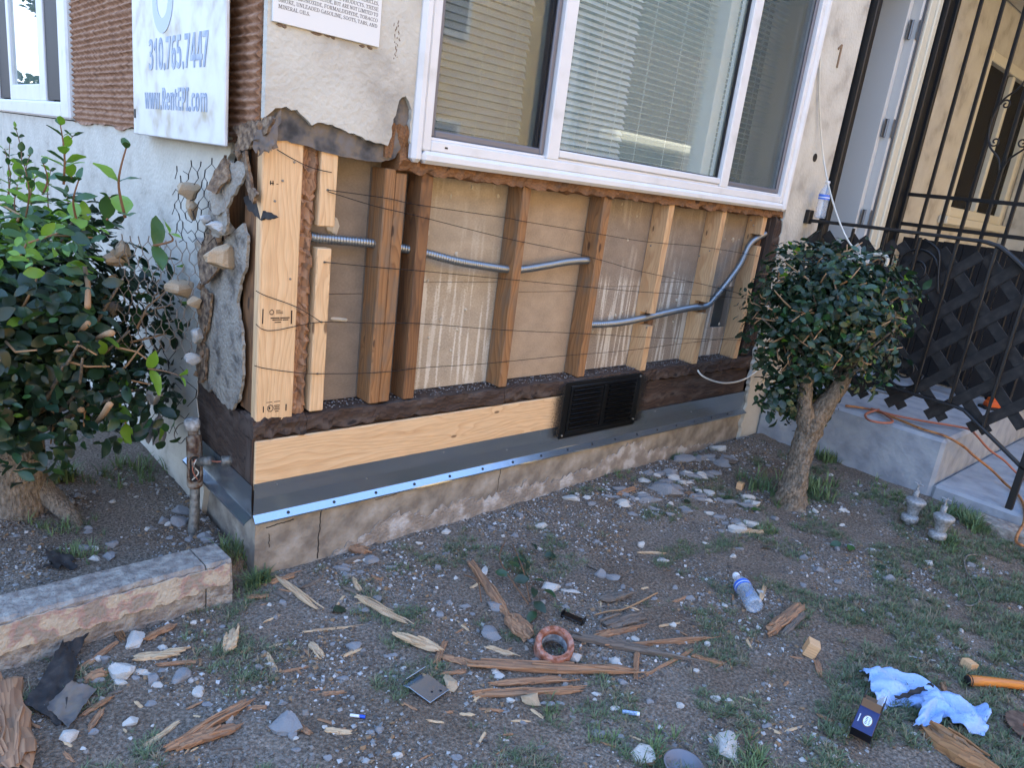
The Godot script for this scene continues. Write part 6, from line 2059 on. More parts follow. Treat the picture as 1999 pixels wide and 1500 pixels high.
func build_debris() -> void:
	rng.seed = 909
	var G1 := "stucco chunks on the ground"
	for q: Array in [[562, 1420, 62, 44, 0, "large flat-sided grey concrete chunk lying alone on the dirt"], [1417, 1462, 52, 60, 1, "big white block of plaster with brown specks in the grass"], [1253, 1478, 40, 40, 1, "squarish white plaster lump with a crack across it"], [957, 1242, 46, 34, 0, "rounded blue-grey concrete lump beside the cream wood sliver"], [262, 1252, 32, 46, 1, "upright white wedge of stucco in front of the kerb"], [238, 1318, 48, 32, 1, "white L-shaped stucco slab among orange splinters"], [355, 1325, 40, 28, 0, "smooth grey stone beside a brown bark piece"], [300, 1330, 24, 24, 0, "small grey stone beside the white L-shaped slab"], [1036, 1370, 40, 26, 2, "brown-grey stone touching the long split wood"], [1120, 1288, 34, 18, 1, "pale stone close to the clay ring"], [1076, 1150, 38, 20, 1, "flat white chunk beside a thin white flake"], [1112, 1156, 50, 9, 1, "thin white plaster flake beside a flat chunk"], [1170, 1124, 20, 18, 0, "small round grey stone on bare brown soil"], [1196, 1130, 32, 20, 0, "faceted grey stone on bare brown soil"], [258, 1412, 32, 18, 1, "white triangular chunk below the orange splinters"], [132, 1442, 34, 24, 1, "jagged white chunk below the black tar paper"], [388, 1355, 26, 20, 1, "white triangular flake beside a twig"], [414, 1166, 28, 28, 0, "grey chunk against the end of the kerb"], [692, 1264, 36, 18, 0, "flat grey stone with a wood chip leaning on it"], [880, 1337, 24, 36, 2, "cream paint flake touching the bent metal bracket"], [1300, 962, 66, 34, 0, "wide flat grey slab near the foundation"], [1332, 900, 44, 22, 0, "layered grey slab close to the foundation wall"], [1402, 878, 40, 14, 1, "long white slab piece at the foundation end"], [1210, 957, 28, 14, 0, "bluish stone with a wood chip on it"], [1117, 975, 34, 16, 1, "white brick-shaped fragment near the foundation"], [1455, 988, 34, 14, 0, "layered flake in front of the clipped tree"], [1350, 930, 34, 12, 0, "flat grey stone in the rubble by the foundation"], [1340, 1000, 28, 12, 0, "thin shale-like flake in the rubble by the foundation"], [320, 1020, 22, 18, 0, "grey chunk in the planting bed beside the pipe"], [350, 1025, 36, 26, 0, "angular grey chunk at the foot of the pipe"], [352, 1000, 36, 16, 0, "flat grey chunk leaning toward the side wall"], [400, 1050, 28, 14, 0, "grey fragment between kerb and foundation"], [170, 1072, 24, 18, 0, "grey stone in the bed beside a grass tuft"], [185, 1092, 24, 14, 1, "pale stone in the bed against the kerb"], [222, 1065, 22, 18, 0, "rounded stone in the planting bed behind the kerb"], [215, 1088, 26, 18, 0, "flat stone leaning on the back of the kerb"], [945, 1118, 14, 40, 1, "long white pebble leaning on a split stick"], [968, 1187, 28, 24, 0, "grey stone under the leaning split stick"], [1460, 1395, 10, 14, 0, "small grey pebble in the thick grass"], [1395, 1365, 20, 12, 1, "white pebble at the edge of a bare patch"]]:
		chunk(q[0], q[1], q[2], q[3], q[4], q[5])
	for i in 330:
		var u := rng.randf_range(20, 1900)
		var v := lerpf(880, 1490, pow(rng.randf(), 1.15))
		var p := gp(u, v)
		var bad := (p.x > -0.03 and p.z < 0.03) or p.x > 2.9 or (p.x < 0.02 and p.z > -0.12 and p.z < 0.1) or p.z < -0.9
		if bad or rng.randf() < 0.45 * ss(0.8, 1.6, p.z):
			continue
		var s := rng.randf_range(7, 16) + 10.0 * pow(rng.randf(), 4.0)
		var m := 0 if rng.randf() < 0.6 else 1
		chunk(u, v, s * rng.randf_range(0.8, 1.4), s * rng.randf_range(0.5, 0.9), m, "small grey stucco chip lying on the dirt" if m == 0 else "small white stucco chip lying on the dirt", "small grey stucco chips on the dirt" if m == 0 else "small white stucco chips on the dirt", "stucco_chip")
	for q: Array in [[1325, 925, 60, 34, 26], [1400, 893, 40, 14, 12], [1240, 965, 50, 30, 12], [1370, 965, 60, 26, 14], [1450, 1010, 50, 24, 8], [260, 1310, 90, 45, 10], [700, 1095, 60, 30, 8]]:
		for k in q[4]:
			var w := rng.randf_range(14, 36)
			chunk(q[0] + rng.randfn() * q[2] * 0.6, q[1] + absf(rng.randfn()) * q[3] * 0.6, w, w * rng.randf_range(0.3, 0.55), 0 if rng.randf() < 0.7 else 1, "flat stucco shard in the thick of the rubble", "stucco shards heaped in the rubble", "stucco_shard")
	var S := [
		[540, 1127, 620, 1190, 12, "pale_split", "straight pale lath strip pointing at the foundation", 0.5],
		[668, 1147, 700, 1160, 8, "gray_wood", "short grey stick end beside a pale split strip", 0.5],
		[695, 1165, 792, 1216, 17, "pale_split", "broad pale split strip with a frayed end", 0.4],
		[585, 1236, 690, 1225, 5, "pale_split", "very thin white sliver lying flat on the dirt", 0.6],
		[920, 1100, 988, 1208, 17, "split", "reddish split stick leaning across white pebbles", 0.6],
		[992, 1205, 1030, 1252, 34, "split", "curled orange bark piece beside the clay ring", 0.4],
		[775, 1242, 862, 1276, 22, "pale_split", "thick pale split piece with a smaller chip across it", 0.5],
		[870, 1255, 850, 1298, 10, "split", "orange chip lying across the thick pale piece", 0.5],
		[862, 1285, 930, 1300, 16, "split", "dark-sided split piece running toward the metal bracket", 0.5],
		[922, 1302, 1240, 1316, 22, "split", "longest orange split stick, with a charred middle", 0.5],
		[1110, 1246, 1330, 1290, 17, "gray_wood", "long grey-topped stick running from the clay ring", 0.7],
		[1190, 1265, 1378, 1248, 12, "split", "thin orange stick above the grey-topped stick", 0.6],
		[1243, 1268, 1240, 1328, 10, "split", "upright orange chip laid across two sticks", 0.6],
		[1250, 1325, 1350, 1270, 7, "split", "curved thin strip rising beside the crossing chip", 0.5],
		[1160, 1245, 1245, 1225, 16, "split", "bundle of orange fibres above the grey-topped stick", 0.4],
		[920, 1360, 1135, 1350, 18, "split", "lower of two parallel orange sticks with jagged edges", 0.5],
		[955, 1338, 1105, 1330, 14, "split", "upper of two parallel orange sticks with jagged edges", 0.5],
		[935, 1386, 985, 1390, 8, "split", "small orange chip below the parallel sticks", 0.5],
		[950, 1265, 1003, 1281, 12, "pale_split", "cream sliver between the blue-grey lump and clay ring", 0.4],
		[855, 1318, 910, 1313, 8, "split", "thin brown stick touching the bent metal bracket", 0.5],
		[325, 1468, 490, 1370, 20, "split", "long brown stick of a crossed pair by the grey block", 0.6],
		[345, 1462, 470, 1418, 32, "split", "wide brown bark slab under the long brown stick", 0.4],
		[280, 1462, 352, 1408, 11, "pale_split", "pale tapering shard beside the crossed brown pair", 0.4],
		[155, 1312, 232, 1256, 12, "split", "splayed orange shard at the edge of the tar paper", 0.5],
		[165, 1330, 210, 1322, 22, "split", "orange block of splinters beside the tar paper", 0.5],
		[180, 1318, 250, 1312, 10, "old", "dark orange shard under the white L-shaped slab", 0.5],
		[262, 1290, 350, 1280, 24, "pale_split", "fanned bundle of pale fibres in front of the kerb", 0.4],
		[310, 1300, 398, 1290, 10, "split", "thin orange strip below the fanned bundle", 0.5],
		[280, 1252, 340, 1222, 16, "split", "orange strip pointing along the kerb", 0.5],
		[240, 1231, 312, 1203, 10, "split", "thin orange strip tucked against the kerb foot", 0.5],
		[285, 1228, 330, 1208, 18, "gray_wood", "grey weathered strip against the kerb foot", 0.4],
		[205, 1195, 240, 1252, 18, "old", "dark brown bark curl standing against the kerb", 0.3],
		[158, 1400, 222, 1362, 14, "split", "brown curl of bark below the tar paper", 0.4],
		[172, 1430, 203, 1385, 11, "split", "forked orange chip below the tar paper", 0.4],
		[442, 1275, 462, 1232, 22, "pale_split", "twisted pale curl of wood standing alone", 0.4],
		[470, 1278, 492, 1264, 8, "split", "small pale chip near the twisted curl", 0.4],
		[518, 1275, 540, 1315, 10, "pale_split", "bent pale wood shaving on bare dirt", 0.4],
		[605, 1257, 630, 1287, 13, "pale_split", "curved pale shaving with a blunt end", 0.4],
		[550, 1313, 602, 1303, 7, "split", "thin straight brown chip on bare dirt", 0.5],
		[627, 1358, 672, 1353, 11, "split", "reddish flat chip on bare dirt", 0.4],
		[585, 1418, 605, 1437, 11, "split", "reddish chip beside the large grey block", 0.5],
		[635, 1425, 688, 1431, 12, "pale_split", "flat cream shard with a pointed end", 0.3],
		[670, 1284, 708, 1266, 7, "pale_split", "pale chip leaning on a flat grey stone", 0.5],
		[480, 1385, 522, 1381, 10, "split", "small orange chip beside the long brown stick", 0.5],
		[672, 1067, 722, 1084, 18, "split", "red-brown stub of wood against the foundation", 0.6],
		[655, 1103, 735, 1080, 16, "gray_wood", "grey weathered shard against the foundation", 0.4],
		[525, 1140, 578, 1126, 12, "split", "orange shard lying against the foundation corner", 0.5],
		[480, 1168, 525, 1165, 12, "split", "flat brown chips beside the grass tuft", 0.4],
		[588, 1150, 630, 1130, 10, "gray_wood", "grey-brown shard behind the pale lath strip", 0.5],
		[690, 1130, 702, 1158, 10, "pale_split", "short cream shard with a rounded end", 0.5],
		[1500, 1243, 1565, 1182, 26, "split", "forked orange bark strip near the water bottle", 0.4],
		[1530, 1240, 1570, 1195, 12, "gray_wood", "grey bark strip under the forked orange strip", 0.5],
		[1483, 1178, 1491, 1145, 8, "pale_split", "cream sliver beside the lying water bottle", 0.5],
		[1441, 1040, 1490, 1041, 10, "pale_split", "short white painted strip in front of the tree", 0.6],
		[1350, 1282, 1410, 1298, 11, "split", "brown chip in the grass near the long sticks", 0.5],
		[1260, 1495, 1302, 1470, 18, "split", "orange wedge beside the cracked white lump", 0.5],
		[1275, 1450, 1350, 1478, 20, "gray_wood", "grey bent strip in the grass at the yard's near end", 0.2],
		[1245, 1080, 1300, 1082, 7, "pale_split", "forked pale twig end on the bare soil", 0.5],
		[1395, 900, 1440, 905, 12, "gray_wood", "grey stick lying at the foundation end", 0.5],
		[1205, 968, 1240, 955, 9, "split", "orange chip lying on bluish stone", 0.5],
		[1340, 962, 1355, 972, 12, "split", "orange shaving in the rubble by the foundation", 0.4],
		[1170, 1175, 1230, 1160, 22, "gray_wood", "dark grey shard beside the curved twig", 0.4],
		[1180, 1225, 1255, 1210, 22, "gray_wood", "dark weathered wedge above the fibre bundle", 0.5],
		[1838, 1335, 1848, 1368, 9, "split", "orange chip beside the blue cloth", 0.5],
		[1593, 1292, 1602, 1322, 12, "split", "brown chip under the larger wood offcut", 0.4]]
	for q: Array in S:
		stick(q[0], q[1], q[2], q[3], q[4], q[5], q[6], "", q[7])
	for i in 130:
		var u := rng.randf_range(30, 1700)
		var v := rng.randf_range(1080, 1490)
		var p := gp(u, v)
		if (p.x > -0.03 and p.z < 0.05) or (p.x < 0.02 and p.z < 0.12) or p.x > 2.7:
			continue
		if p.x > 1.3 and rng.randf() < 0.7:
			continue
		var a := rng.randf() * TAU
		var L := rng.randf_range(14, 46)
		stick(u, v, u + cos(a) * L, v + sin(a) * L * 0.55, rng.randf_range(3, 7), ["split", "pale_split", "gray_wood"][i % 3], ["thin brown wood shaving on the dirt", "thin pale wood shaving on the dirt", "thin grey wood shaving on the dirt"][i % 3], ["brown shavings scattered on the dirt", "pale shavings scattered on the dirt", "grey shavings scattered on the dirt"][i % 3], 0.4, 0.0, "wood_shaving")
	# thick bark slab at the yard's edge
	var pa := gp(12, 1325)
	var pb := gp(14, 1530)
	var bs := splinter((pb - pa).length(), 0.075, 0.03, 4001, 0.6)
	var dd := (pb - pa).normalized()
	var side := dd.cross(Vector3.UP).normalized()
	solo("bark_slab", bs, M["split"], Transform3D(Basis(dd, side.cross(dd), -side), (pa + pb) * 0.5 + Vector3(0, 0.016, 0)), "thick orange-brown slab of split timber lying near the kerb", "wood scrap")
	# tar paper
	var tp := thing("tar_paper", "torn black tar paper strip slumped from the kerb onto the dirt", "paper scrap")
	part(tp, "strip", sheet(gp(205, 1178) + Vector3(-0.01, 0.09, -0.02), gp(208, 1215) + Vector3(0, 0.06, 0), gp(150, 1290) + Vector3(0, 0.012, 0), gp(125, 1275) + Vector3(0, 0.03, 0), 8, 14, 0.006, 0.003, 51.0, 0.002), M["tar"])
	part(tp, "strip", sheet(gp(125, 1275) + Vector3(0, 0.03, 0), gp(155, 1300) + Vector3(0, 0.012, 0), gp(120, 1420) + Vector3(0, 0.010, 0), gp(48, 1385) + Vector3(0, 0.012, 0), 10, 14, 0.007, 0.004, 55.0, 0.002), M["tar"])
	solo("paper_scrap", sheet(gp(142, 1345) + Vector3(0, 0.02, 0), gp(190, 1352) + Vector3(0, 0.010, 0), gp(135, 1428) + Vector3(0, 0.010, 0), gp(88, 1390) + Vector3(0, 0.016, 0), 10, 10, 0.004, 0.0018, 59.0, 0.002), M["paper"], Transform3D.IDENTITY, "slate grey torn paper piece lying over the black tar paper", "paper scrap")
	solo("paper_scrap", sheet(gp(90, 1082) + Vector3(0, 0.012, 0), gp(140, 1086) + Vector3(0, 0.012, 0), gp(150, 1115) + Vector3(0, 0.012, 0), gp(95, 1118) + Vector3(0, 0.01, 0), 8, 6, 0.008, 0.012, 63.0, 0.002), M["tar"], Transform3D.IDENTITY, "black paper scrap in the planting bed behind the kerb", "paper scrap")
	# clay ring
	var rc := gp(1078, 1275)
	var ring := thing("clay_ring", "short red-brown clay pipe ring tilted on the splinters", "pipe ring", rc)
	ring.basis = Basis(Vector3(0.75, 0, 0.66).normalized(), 0.42)
	ring.scale = Vector3(1.12, 1.12, 1.12)
	part(ring, "sleeve", lathe([Vector2(0.036, 0.0), Vector2(0.051, 0.0), Vector2(0.053, 0.01), Vector2(0.053, 0.046), Vector2(0.051, 0.052), Vector2(0.038, 0.052), Vector2(0.036, 0.048), Vector2(0.036, 0.0)], 36, false), M["clay"])
	part(ring, "liner", lathe([Vector2(0.0355, 0.002), Vector2(0.0375, 0.03), Vector2(0.0345, 0.036), Vector2(0.0345, 0.002)], 32), M["chunk0"])
	# bent galvanised bracket
	var ba := gp(790, 1345)
	var bk := thing("metal_bracket", "bent galvanised steel bracket with two holes lying on the dirt", "bracket", ba)
	var e0 := (gp(855, 1385) - gp(790, 1340)).normalized()
	var e1 := Vector3.UP.cross(e0).normalized()
	if e1.dot(gp(880, 1340) - gp(830, 1370)) < 0.0:
		e1 = -e1
	var bas := Basis(e0, Vector3.UP, e1)
	part(bk, "plate", box(Vector3(0.085, 0.002, 0.075), 0.0006), M["galv"], Transform3D(bas * Basis(Vector3.BACK, -0.03), bas * Vector3(0.055, 0.014, 0.035)))
	part(bk, "flange", box(Vector3(0.002, 0.030, 0.075), 0.0006), M["galv"], Transform3D(bas * Basis(Vector3.BACK, -0.55), bas * Vector3(-0.004, 0.022, 0.035)))
	part(bk, "fold", box(Vector3(0.018, 0.002, 0.075), 0.0006), M["galv"], Transform3D(bas * Basis(Vector3.BACK, 0.2), bas * Vector3(0.005, 0.0105, 0.035)))
	for q: Vector2 in [Vector2(0.072, 0.03), Vector2(0.085, 0.05)]:
		part(bk, "hole", cyl(0.0035, 0.0012, 8), M["gasket"], Transform3D(bas, bas * Vector3(q.x, 0.0148, q.y)))
	# black U bracket
	var ua := gp(1118, 1212)
	var ub := thing("black_bracket", "small black plastic channel behind the clay ring", "bracket", ua)
	var ux := (gp(1150, 1225) - gp(1090, 1200)).normalized()
	var uy := Vector3.UP
	var ubas := Basis(ux, uy, ux.cross(uy))
	part(ub, "strap", box(Vector3(0.075, 0.003, 0.03), 0.001), M["vent_black"], Transform3D(ubas, ubas * Vector3(0, 0.012, 0)))
	for s: int in [-1, 1]:
		part(ub, "end_tab", box(Vector3(0.003, 0.022, 0.03), 0.001), M["vent_black"], Transform3D(ubas, ubas * Vector3(s * 0.038, 0.014, 0)))
	# water bottle on the ground
	var b0 := gp(1470, 1200)
	var b1 := gp(1432, 1135)
	var ax := (b1 - b0)
	ax.y = 0
	ax = ax.normalized()
	var sx := ax.cross(Vector3.UP).normalized()
	bottle("clear water bottle with blue label lying on the bare soil", Transform3D(Basis(sx, ax, sx.cross(ax)), b0 + Vector3(0, 0.032, 0)), 0.97)
	# offcuts
	offcut(1580, 1278, Vector3(0.042, 0.050, 0.038), 0.5, 0.25, "pine2", "larger square wood offcut standing in the grass")
	offcut(1888, 1306, Vector3(0.038, 0.030, 0.036), 1.2, 0.15, "pine2", "flat wood offcut beside the tool handle")
	offcut(1443, 955, Vector3(0.032, 0.036, 0.03), 0.2, 0.0, "pine2", "small orange wood cube near the clipped tree")
	# split board at the right
	var qa := gp(1800, 1428)
	var qb := gp(1960, 1530)
	var qd := (qb - qa).normalized()
	var qs := qd.cross(Vector3.UP).normalized()
	solo("split_board", splinter((qb - qa).length(), 0.075, 0.04, 4003, 0.85), M["old2"], Transform3D(Basis(qd, qs.cross(qd), -qs), (qa + qb) * 0.5 + Vector3(0, 0.02, 0)), "thick brown split board end beside the blue cloth", "board")
	# tool handle
	var ha := gp(1886, 1338)
	var hb := gp(2150, 1365)
	var hd := (hb - ha)
	var th := thing("tool_handle", "varnished orange wooden tool handle with a dark butt", "tool", ha)
	var hp := PackedVector3Array()
	var hr: Array = []
	for i in 12:
		var f := i / 11.0
		hp.append(hd * f + Vector3(0, 0.017 + 0.004 * sin(f * 6.0), 0))
		hr.append(0.0175 - 0.0035 * ss(0.0, 0.35, f))
	part(th, "shaft", tube(hp, hr, 14), M["handle"])
	part(th, "butt", tube(PackedVector3Array([Vector3(0, 0.017, 0) - hd.normalized() * 0.006, Vector3(0, 0.017, 0) - hd.normalized() * 0.004, Vector3(0, 0.017, 0) + hd.normalized() * 0.006]), [0.013, 0.0165, 0.0182], 14), M["rubber"])
	part(th, "tool_head", box(Vector3(0.04, 0.03, 0.12), 0.006), M["dull_metal"], at(hd + Vector3(0.02, 0.02, 0)))
	# saw blade
	var sw := gp(2003, 1428)
	var blade := thing("saw_blade", "rusty toothed circular saw blade lying in the grass", "saw blade", sw + Vector3(0, 0.012, 0))
	blade.basis = Basis(Vector3(1, 0, 0.3).normalized(), 0.18)
	var teeth := PackedVector2Array()
	for i in 80:
		var a := TAU * i / 80.0
		var rr := 0.062 if i % 2 == 0 else 0.058
		teeth.append(Vector2(cos(a + (0.02 if i % 2 == 0 else 0.0)) * rr, sin(a + (0.02 if i % 2 == 0 else 0.0)) * rr))
	part(blade, "disc", extrude(teeth, 0.0, 0.002, func(x: float, y: float, d: float) -> Vector3: return Vector3(x, d, y)), M["saw"])
	part(blade, "hub", cyl(0.014, 0.0045, 18), M["rust_spot"], at(Vector3(0, 0.001, 0)))
	# cloth
	build_cloth()
	build_box()
	# odds and ends
	var pn := gp(697, 1402)
	var pe := thing("pen_cap", "blue and white plastic cap in the sparse grass", "plastic scrap", pn + Vector3(0, 0.006, 0))
	pe.basis = Basis(Vector3.UP, -0.75)
	part(pe, "white_end", cyl(0.004, 0.024, 10), M["cap_white"], Transform3D(Basis(Vector3.BACK, PI / 2), Vector3(-0.006, 0, 0)))
	part(pe, "blue_end", cyl(0.0045, 0.014, 10), M["pen_blue"], Transform3D(Basis(Vector3.BACK, PI / 2), Vector3(0.014, 0, 0)))
	var t2 := gp(1228, 1396)
	var tb := thing("plastic_tube", "short pale blue plastic tube in the grass", "plastic scrap", t2 + Vector3(0, 0.007, 0))
	tb.basis = Basis(Vector3.UP, -0.8)
	part(tb, "tube", cyl(0.0055, 0.040, 12), M["cloth"], Transform3D(Basis(Vector3.BACK, PI / 2), Vector3.ZERO))
	part(tb, "end_plug", cyl(0.006, 0.008, 12), M["cap_white"], Transform3D(Basis(Vector3.BACK, PI / 2), Vector3(0.023, 0, 0)))
	for q: Array in [[1785, 1287, 0.9], [1800, 1301, 0.2]]:
		var np := gp(q[0], q[1])
		var nl := thing("loose_nail", "bright steel nail lying in the grass above the blue cloth", "nail", np + Vector3(0, 0.006, 0), "loose nails above the blue cloth")
		nl.basis = Basis(Vector3.UP, -q[2])
		part(nl, "shank", cyl(0.0016, 0.04, 6), M["galv"], Transform3D(Basis(Vector3.BACK, PI / 2), Vector3.ZERO))
		part(nl, "head", cyl(0.004, 0.0015, 8), M["galv"], Transform3D(Basis(Vector3.BACK, PI / 2), Vector3(0.02, 0, 0)))
	var bw: Array = []
	for q: Array in [[1905, 1088], [1886, 1090], [1880, 1105], [1888, 1130], [1905, 1160], [1910, 1178], [1895, 1188], [1880, 1187]]:
		bw.append(gp(q[0], q[1]) + Vector3(0, 0.012, 0))
	solo("wire_loop", tube(smooth_path(bw, 6), 0.0035, 6), M["dull_metal"], Transform3D.IDENTITY, "thin grey-green wire bent in a loop on the grass", "wire")
	var tw: Array = []
	for q: Array in [[1160, 1207], [1185, 1200], [1215, 1196], [1250, 1180], [1282, 1163]]:
		tw.append(gp(q[0], q[1]) + Vector3(0, 0.012, 0))
	solo("dry_twig", tube(smooth_path(tw, 5), 0.003, 6), M["cut_twig"], Transform3D.IDENTITY, "curved thin dry twig on bare soil", "twig")
	# cut leafy branch
	var cb := gp(1000, 1150)
	var br := thing("cut_branch", "cut branch with dark wilted leaves lying on the dirt", "branch", cb)
	for q: Array in [[985, 1065, 975, 1110, 1030, 1190], [1000, 1070, 1020, 1130, 1033, 1185], [905, 1130, 930, 1150, 938, 1185]]:
		var kk: Array = [gp(q[0], q[1]) - cb + Vector3(0, 0.015, 0), gp(q[2], q[3]) - cb + Vector3(0, 0.03, 0), gp(q[4], q[5]) - cb + Vector3(0, 0.02, 0)]
		part(br, "stem", tube(smooth_path(kk, 6), 0.0025, 6), M["twig"])
	for q: Array in [[1000, 1100], [1020, 1090], [1045, 1085], [1060, 1100], [1010, 1125], [1035, 1140], [1040, 1165], [990, 1110], [1060, 1165], [1040, 1190], [1000, 1150], [965, 1130], [1025, 1110]]:
		var lp := gp(q[0], q[1]) - cb + Vector3(0, rng.randf_range(0.015, 0.045), 0)
		var dir := Vector3(rng.randfn(), 0.1, rng.randfn()).normalized()
		part(br, "leaf", leaf_meshes[rng.randi() % 6], M["leaf%d" % (rng.randi() % 2)], Transform3D(leaf_basis(dir, Vector3(rng.randfn() * 0.5, 1, rng.randfn() * 0.5).normalized(), 0.055), lp))
	# fallen leaves
	for q: Array in [[1045, 1200, 1], [1640, 1065, 1], [1660, 1070, 2], [1430, 975, 1], [1425, 985, 2], [1510, 1075, 2], [1328, 965, 1], [1335, 985, 0], [1360, 965, 1], [1730, 1115, 0], [1465, 1000, 2], [650, 1200, 0]]:
		var lp := gp(q[0], q[1])
		solo("fallen_leaf", leaf_meshes[rng.randi() % 6], M["leaf%d" % q[2]] if q[2] < 3 else M["dead_leaf"], Transform3D(leaf_basis(Vector3(rng.randfn(), 0, rng.randfn()).normalized(), Vector3(rng.randfn() * 0.3, 1, rng.randfn() * 0.3).normalized(), 0.055), lp + Vector3(0, 0.012, 0)), "single green leaf fallen on the dirt", "leaf", "fallen green leaves")
	# pair of sprinkler valves by the step
	for q: Array in [[1778, 1022, "round-capped metal irrigation valve beside the porch face"], [1832, 1055, "round-capped metal irrigation valve beside tall grass and the step"]]:
		var vp := gp(q[0] - 5, q[1])
		var v := thing("irrigation_valve", q[2], "valve", vp)
		v.scale = Vector3.ONE * 0.82
		part(v, "riser", cyl(0.022, 0.10, 14), M["pewter"], at(Vector3(0, 0.0, 0)))
		part(v, "union_nut", lathe([Vector2(0.0, 0.02), Vector2(0.042, 0.02), Vector2(0.046, 0.028), Vector2(0.046, 0.048), Vector2(0.040, 0.056), Vector2(0.0, 0.056)], 16), M["pewter"], at(Vector3(-0.012, 0, -0.0)))
		part(v, "bonnet", lathe([Vector2(0.028, 0.05), Vector2(0.034, 0.09), Vector2(0.050, 0.125), Vector2(0.054, 0.13), Vector2(0.054, 0.142), Vector2(0.050, 0.147), Vector2(0.0, 0.147)], 24), M["pewter"], at(Vector3(0.012, 0, 0)))
		part(v, "outlet", tube(PackedVector3Array([Vector3(0.02, 0.07, 0.0), Vector3(0.09, 0.10, -0.03), Vector3(0.105, 0.14, -0.035), Vector3(0.105, 0.17, -0.035)]), 0.016, 10), M["pewter"])
		part(v, "stem", cyl(0.006, 0.05, 8), M["pewter"], at(Vector3(0.105, 0.185, -0.035)))
		var hs := st_new()
		for k in 4:
			var a := TAU * k / 4.0
			add_tube(hs, PackedVector3Array([Vector3(0.105, 0.208, -0.035), Vector3(0.105 + cos(a) * 0.026, 0.21, -0.035 + sin(a) * 0.026)]), 0.005, 6)
		part(v, "cross_handle", done(hs), M["pewter"])
	# plastic tub rim
	var tu := gp(1330, 1512)
	solo("plastic_tub", lathe([Vector2(0.0, 0.002), Vector2(0.040, 0.002), Vector2(0.046, 0.028), Vector2(0.050, 0.032), Vector2(0.046, 0.033), Vector2(0.038, 0.006), Vector2(0.0, 0.006)], 28), M["screen_frame"], at(tu), "small blue-grey plastic tub in the grass", "tub")
func offcut(u: float, v: float, s: Vector3, yaw: float, tilt: float, mat: String, label: String) -> void:
	var p := gp(u, v)
	solo("wood_offcut", box(s, 0.0015, roff(), 2), M[mat], Transform3D(Basis(Vector3.UP, yaw) * Basis(Vector3.RIGHT, tilt), p + Vector3(0, s.y * 0.48, 0)), label, "wood offcut")
func build_cloth() -> void:
	# rumpled rag laid along a crooked spine
	var keys: Array = []
	for q: Vector2 in [Vector2(1692, 1348), Vector2(1740, 1352), Vector2(1790, 1365), Vector2(1835, 1388), Vector2(1880, 1410), Vector2(1922, 1428)]:
		keys.append(gp(q.x, q.y))
	var path := smooth_path(keys, 10)
	var n := path.size()
	var wid := [0.070, 0.078, 0.076, 0.066, 0.068, 0.055]
	var rows: Array = []
	var m := 22
	for i in n:
		var f := float(i) / (n - 1)
		var t := (path[mini(i + 1, n - 1)] - path[maxi(i - 1, 0)])
		t.y = 0
		t = t.normalized()
		var s := t.cross(Vector3.UP).normalized()
		var k := f * 5.0
		var w: float = lerpf(wid[int(minf(k, 4.0))], wid[int(minf(k, 4.0)) + 1], k - floorf(minf(k, 4.0)))
		w *= 1.0 + 0.14 * sin(f * 17.0)
		var row := PackedVector3Array()
		for j in m + 1:
			var q := float(j) / m * 2.0 - 1.0
			var p := path[i] + s * q * w + t * jn.get_noise_2d(q * 110.0, f * 120.0) * 0.02
			var fold := jn.get_noise_2d(q * 90.0 + 30.0 + f * 90.0, f * 260.0) * 0.034 + absf(jn.get_noise_2d(q * 190.0 + f * 260.0, f * 150.0 + 80.0)) * 0.036
			p.y = ground_height(p.x, p.z) + 0.012 + 0.018 * (1.0 - q * q) + maxf(fold, -0.012)
			row.append(p)
		rows.append(row)
	var st := st_new(true)
	slab(st, rows, Vector3(0, 0.0025, 0))
	var t2 := thing("blue_cloth", "crumpled pale blue cloth rag with black smears on the grass", "cloth")
	part(t2, "rag", done(st), M["cloth"])
	var bt: Array = []
	for q: Array in [[1775, 1425], [1782, 1405], [1795, 1395], [1812, 1400], [1818, 1415], [1800, 1425]]:
		bt.append(gp(q[0], q[1]))
	part(t2, "fold", sheet(gp(1778, 1428) + Vector3(0, 0.01, 0), gp(1800, 1380) + Vector3(0, 0.045, 0), gp(1842, 1392) + Vector3(0, 0.040, 0), gp(1828, 1428) + Vector3(0, 0.015, 0), 12, 10, 0.014, 0.004, 71.0, 0.003), M["cloth"])
	part(t2, "fold", sheet(gp(1700, 1372) + Vector3(0, 0.03, 0), gp(1735, 1362) + Vector3(0, 0.035, 0), gp(1728, 1388) + Vector3(0, 0.01, 0), gp(1712, 1402) + Vector3(0, 0.008, 0), 8, 8, 0.008, 0.004, 75.0, 0.003), M["cloth"])
	part(t2, "stain", sheet(gp(1742, 1378) + Vector3(0, 0.028, 0), gp(1810, 1362) + Vector3(0, 0.052, 0), gp(1815, 1370) + Vector3(0, 0.052, 0), gp(1745, 1384) + Vector3(0, 0.026, 0), 10, 3, 0.004, 0.008, 77.0, 0.002), M["tar"])
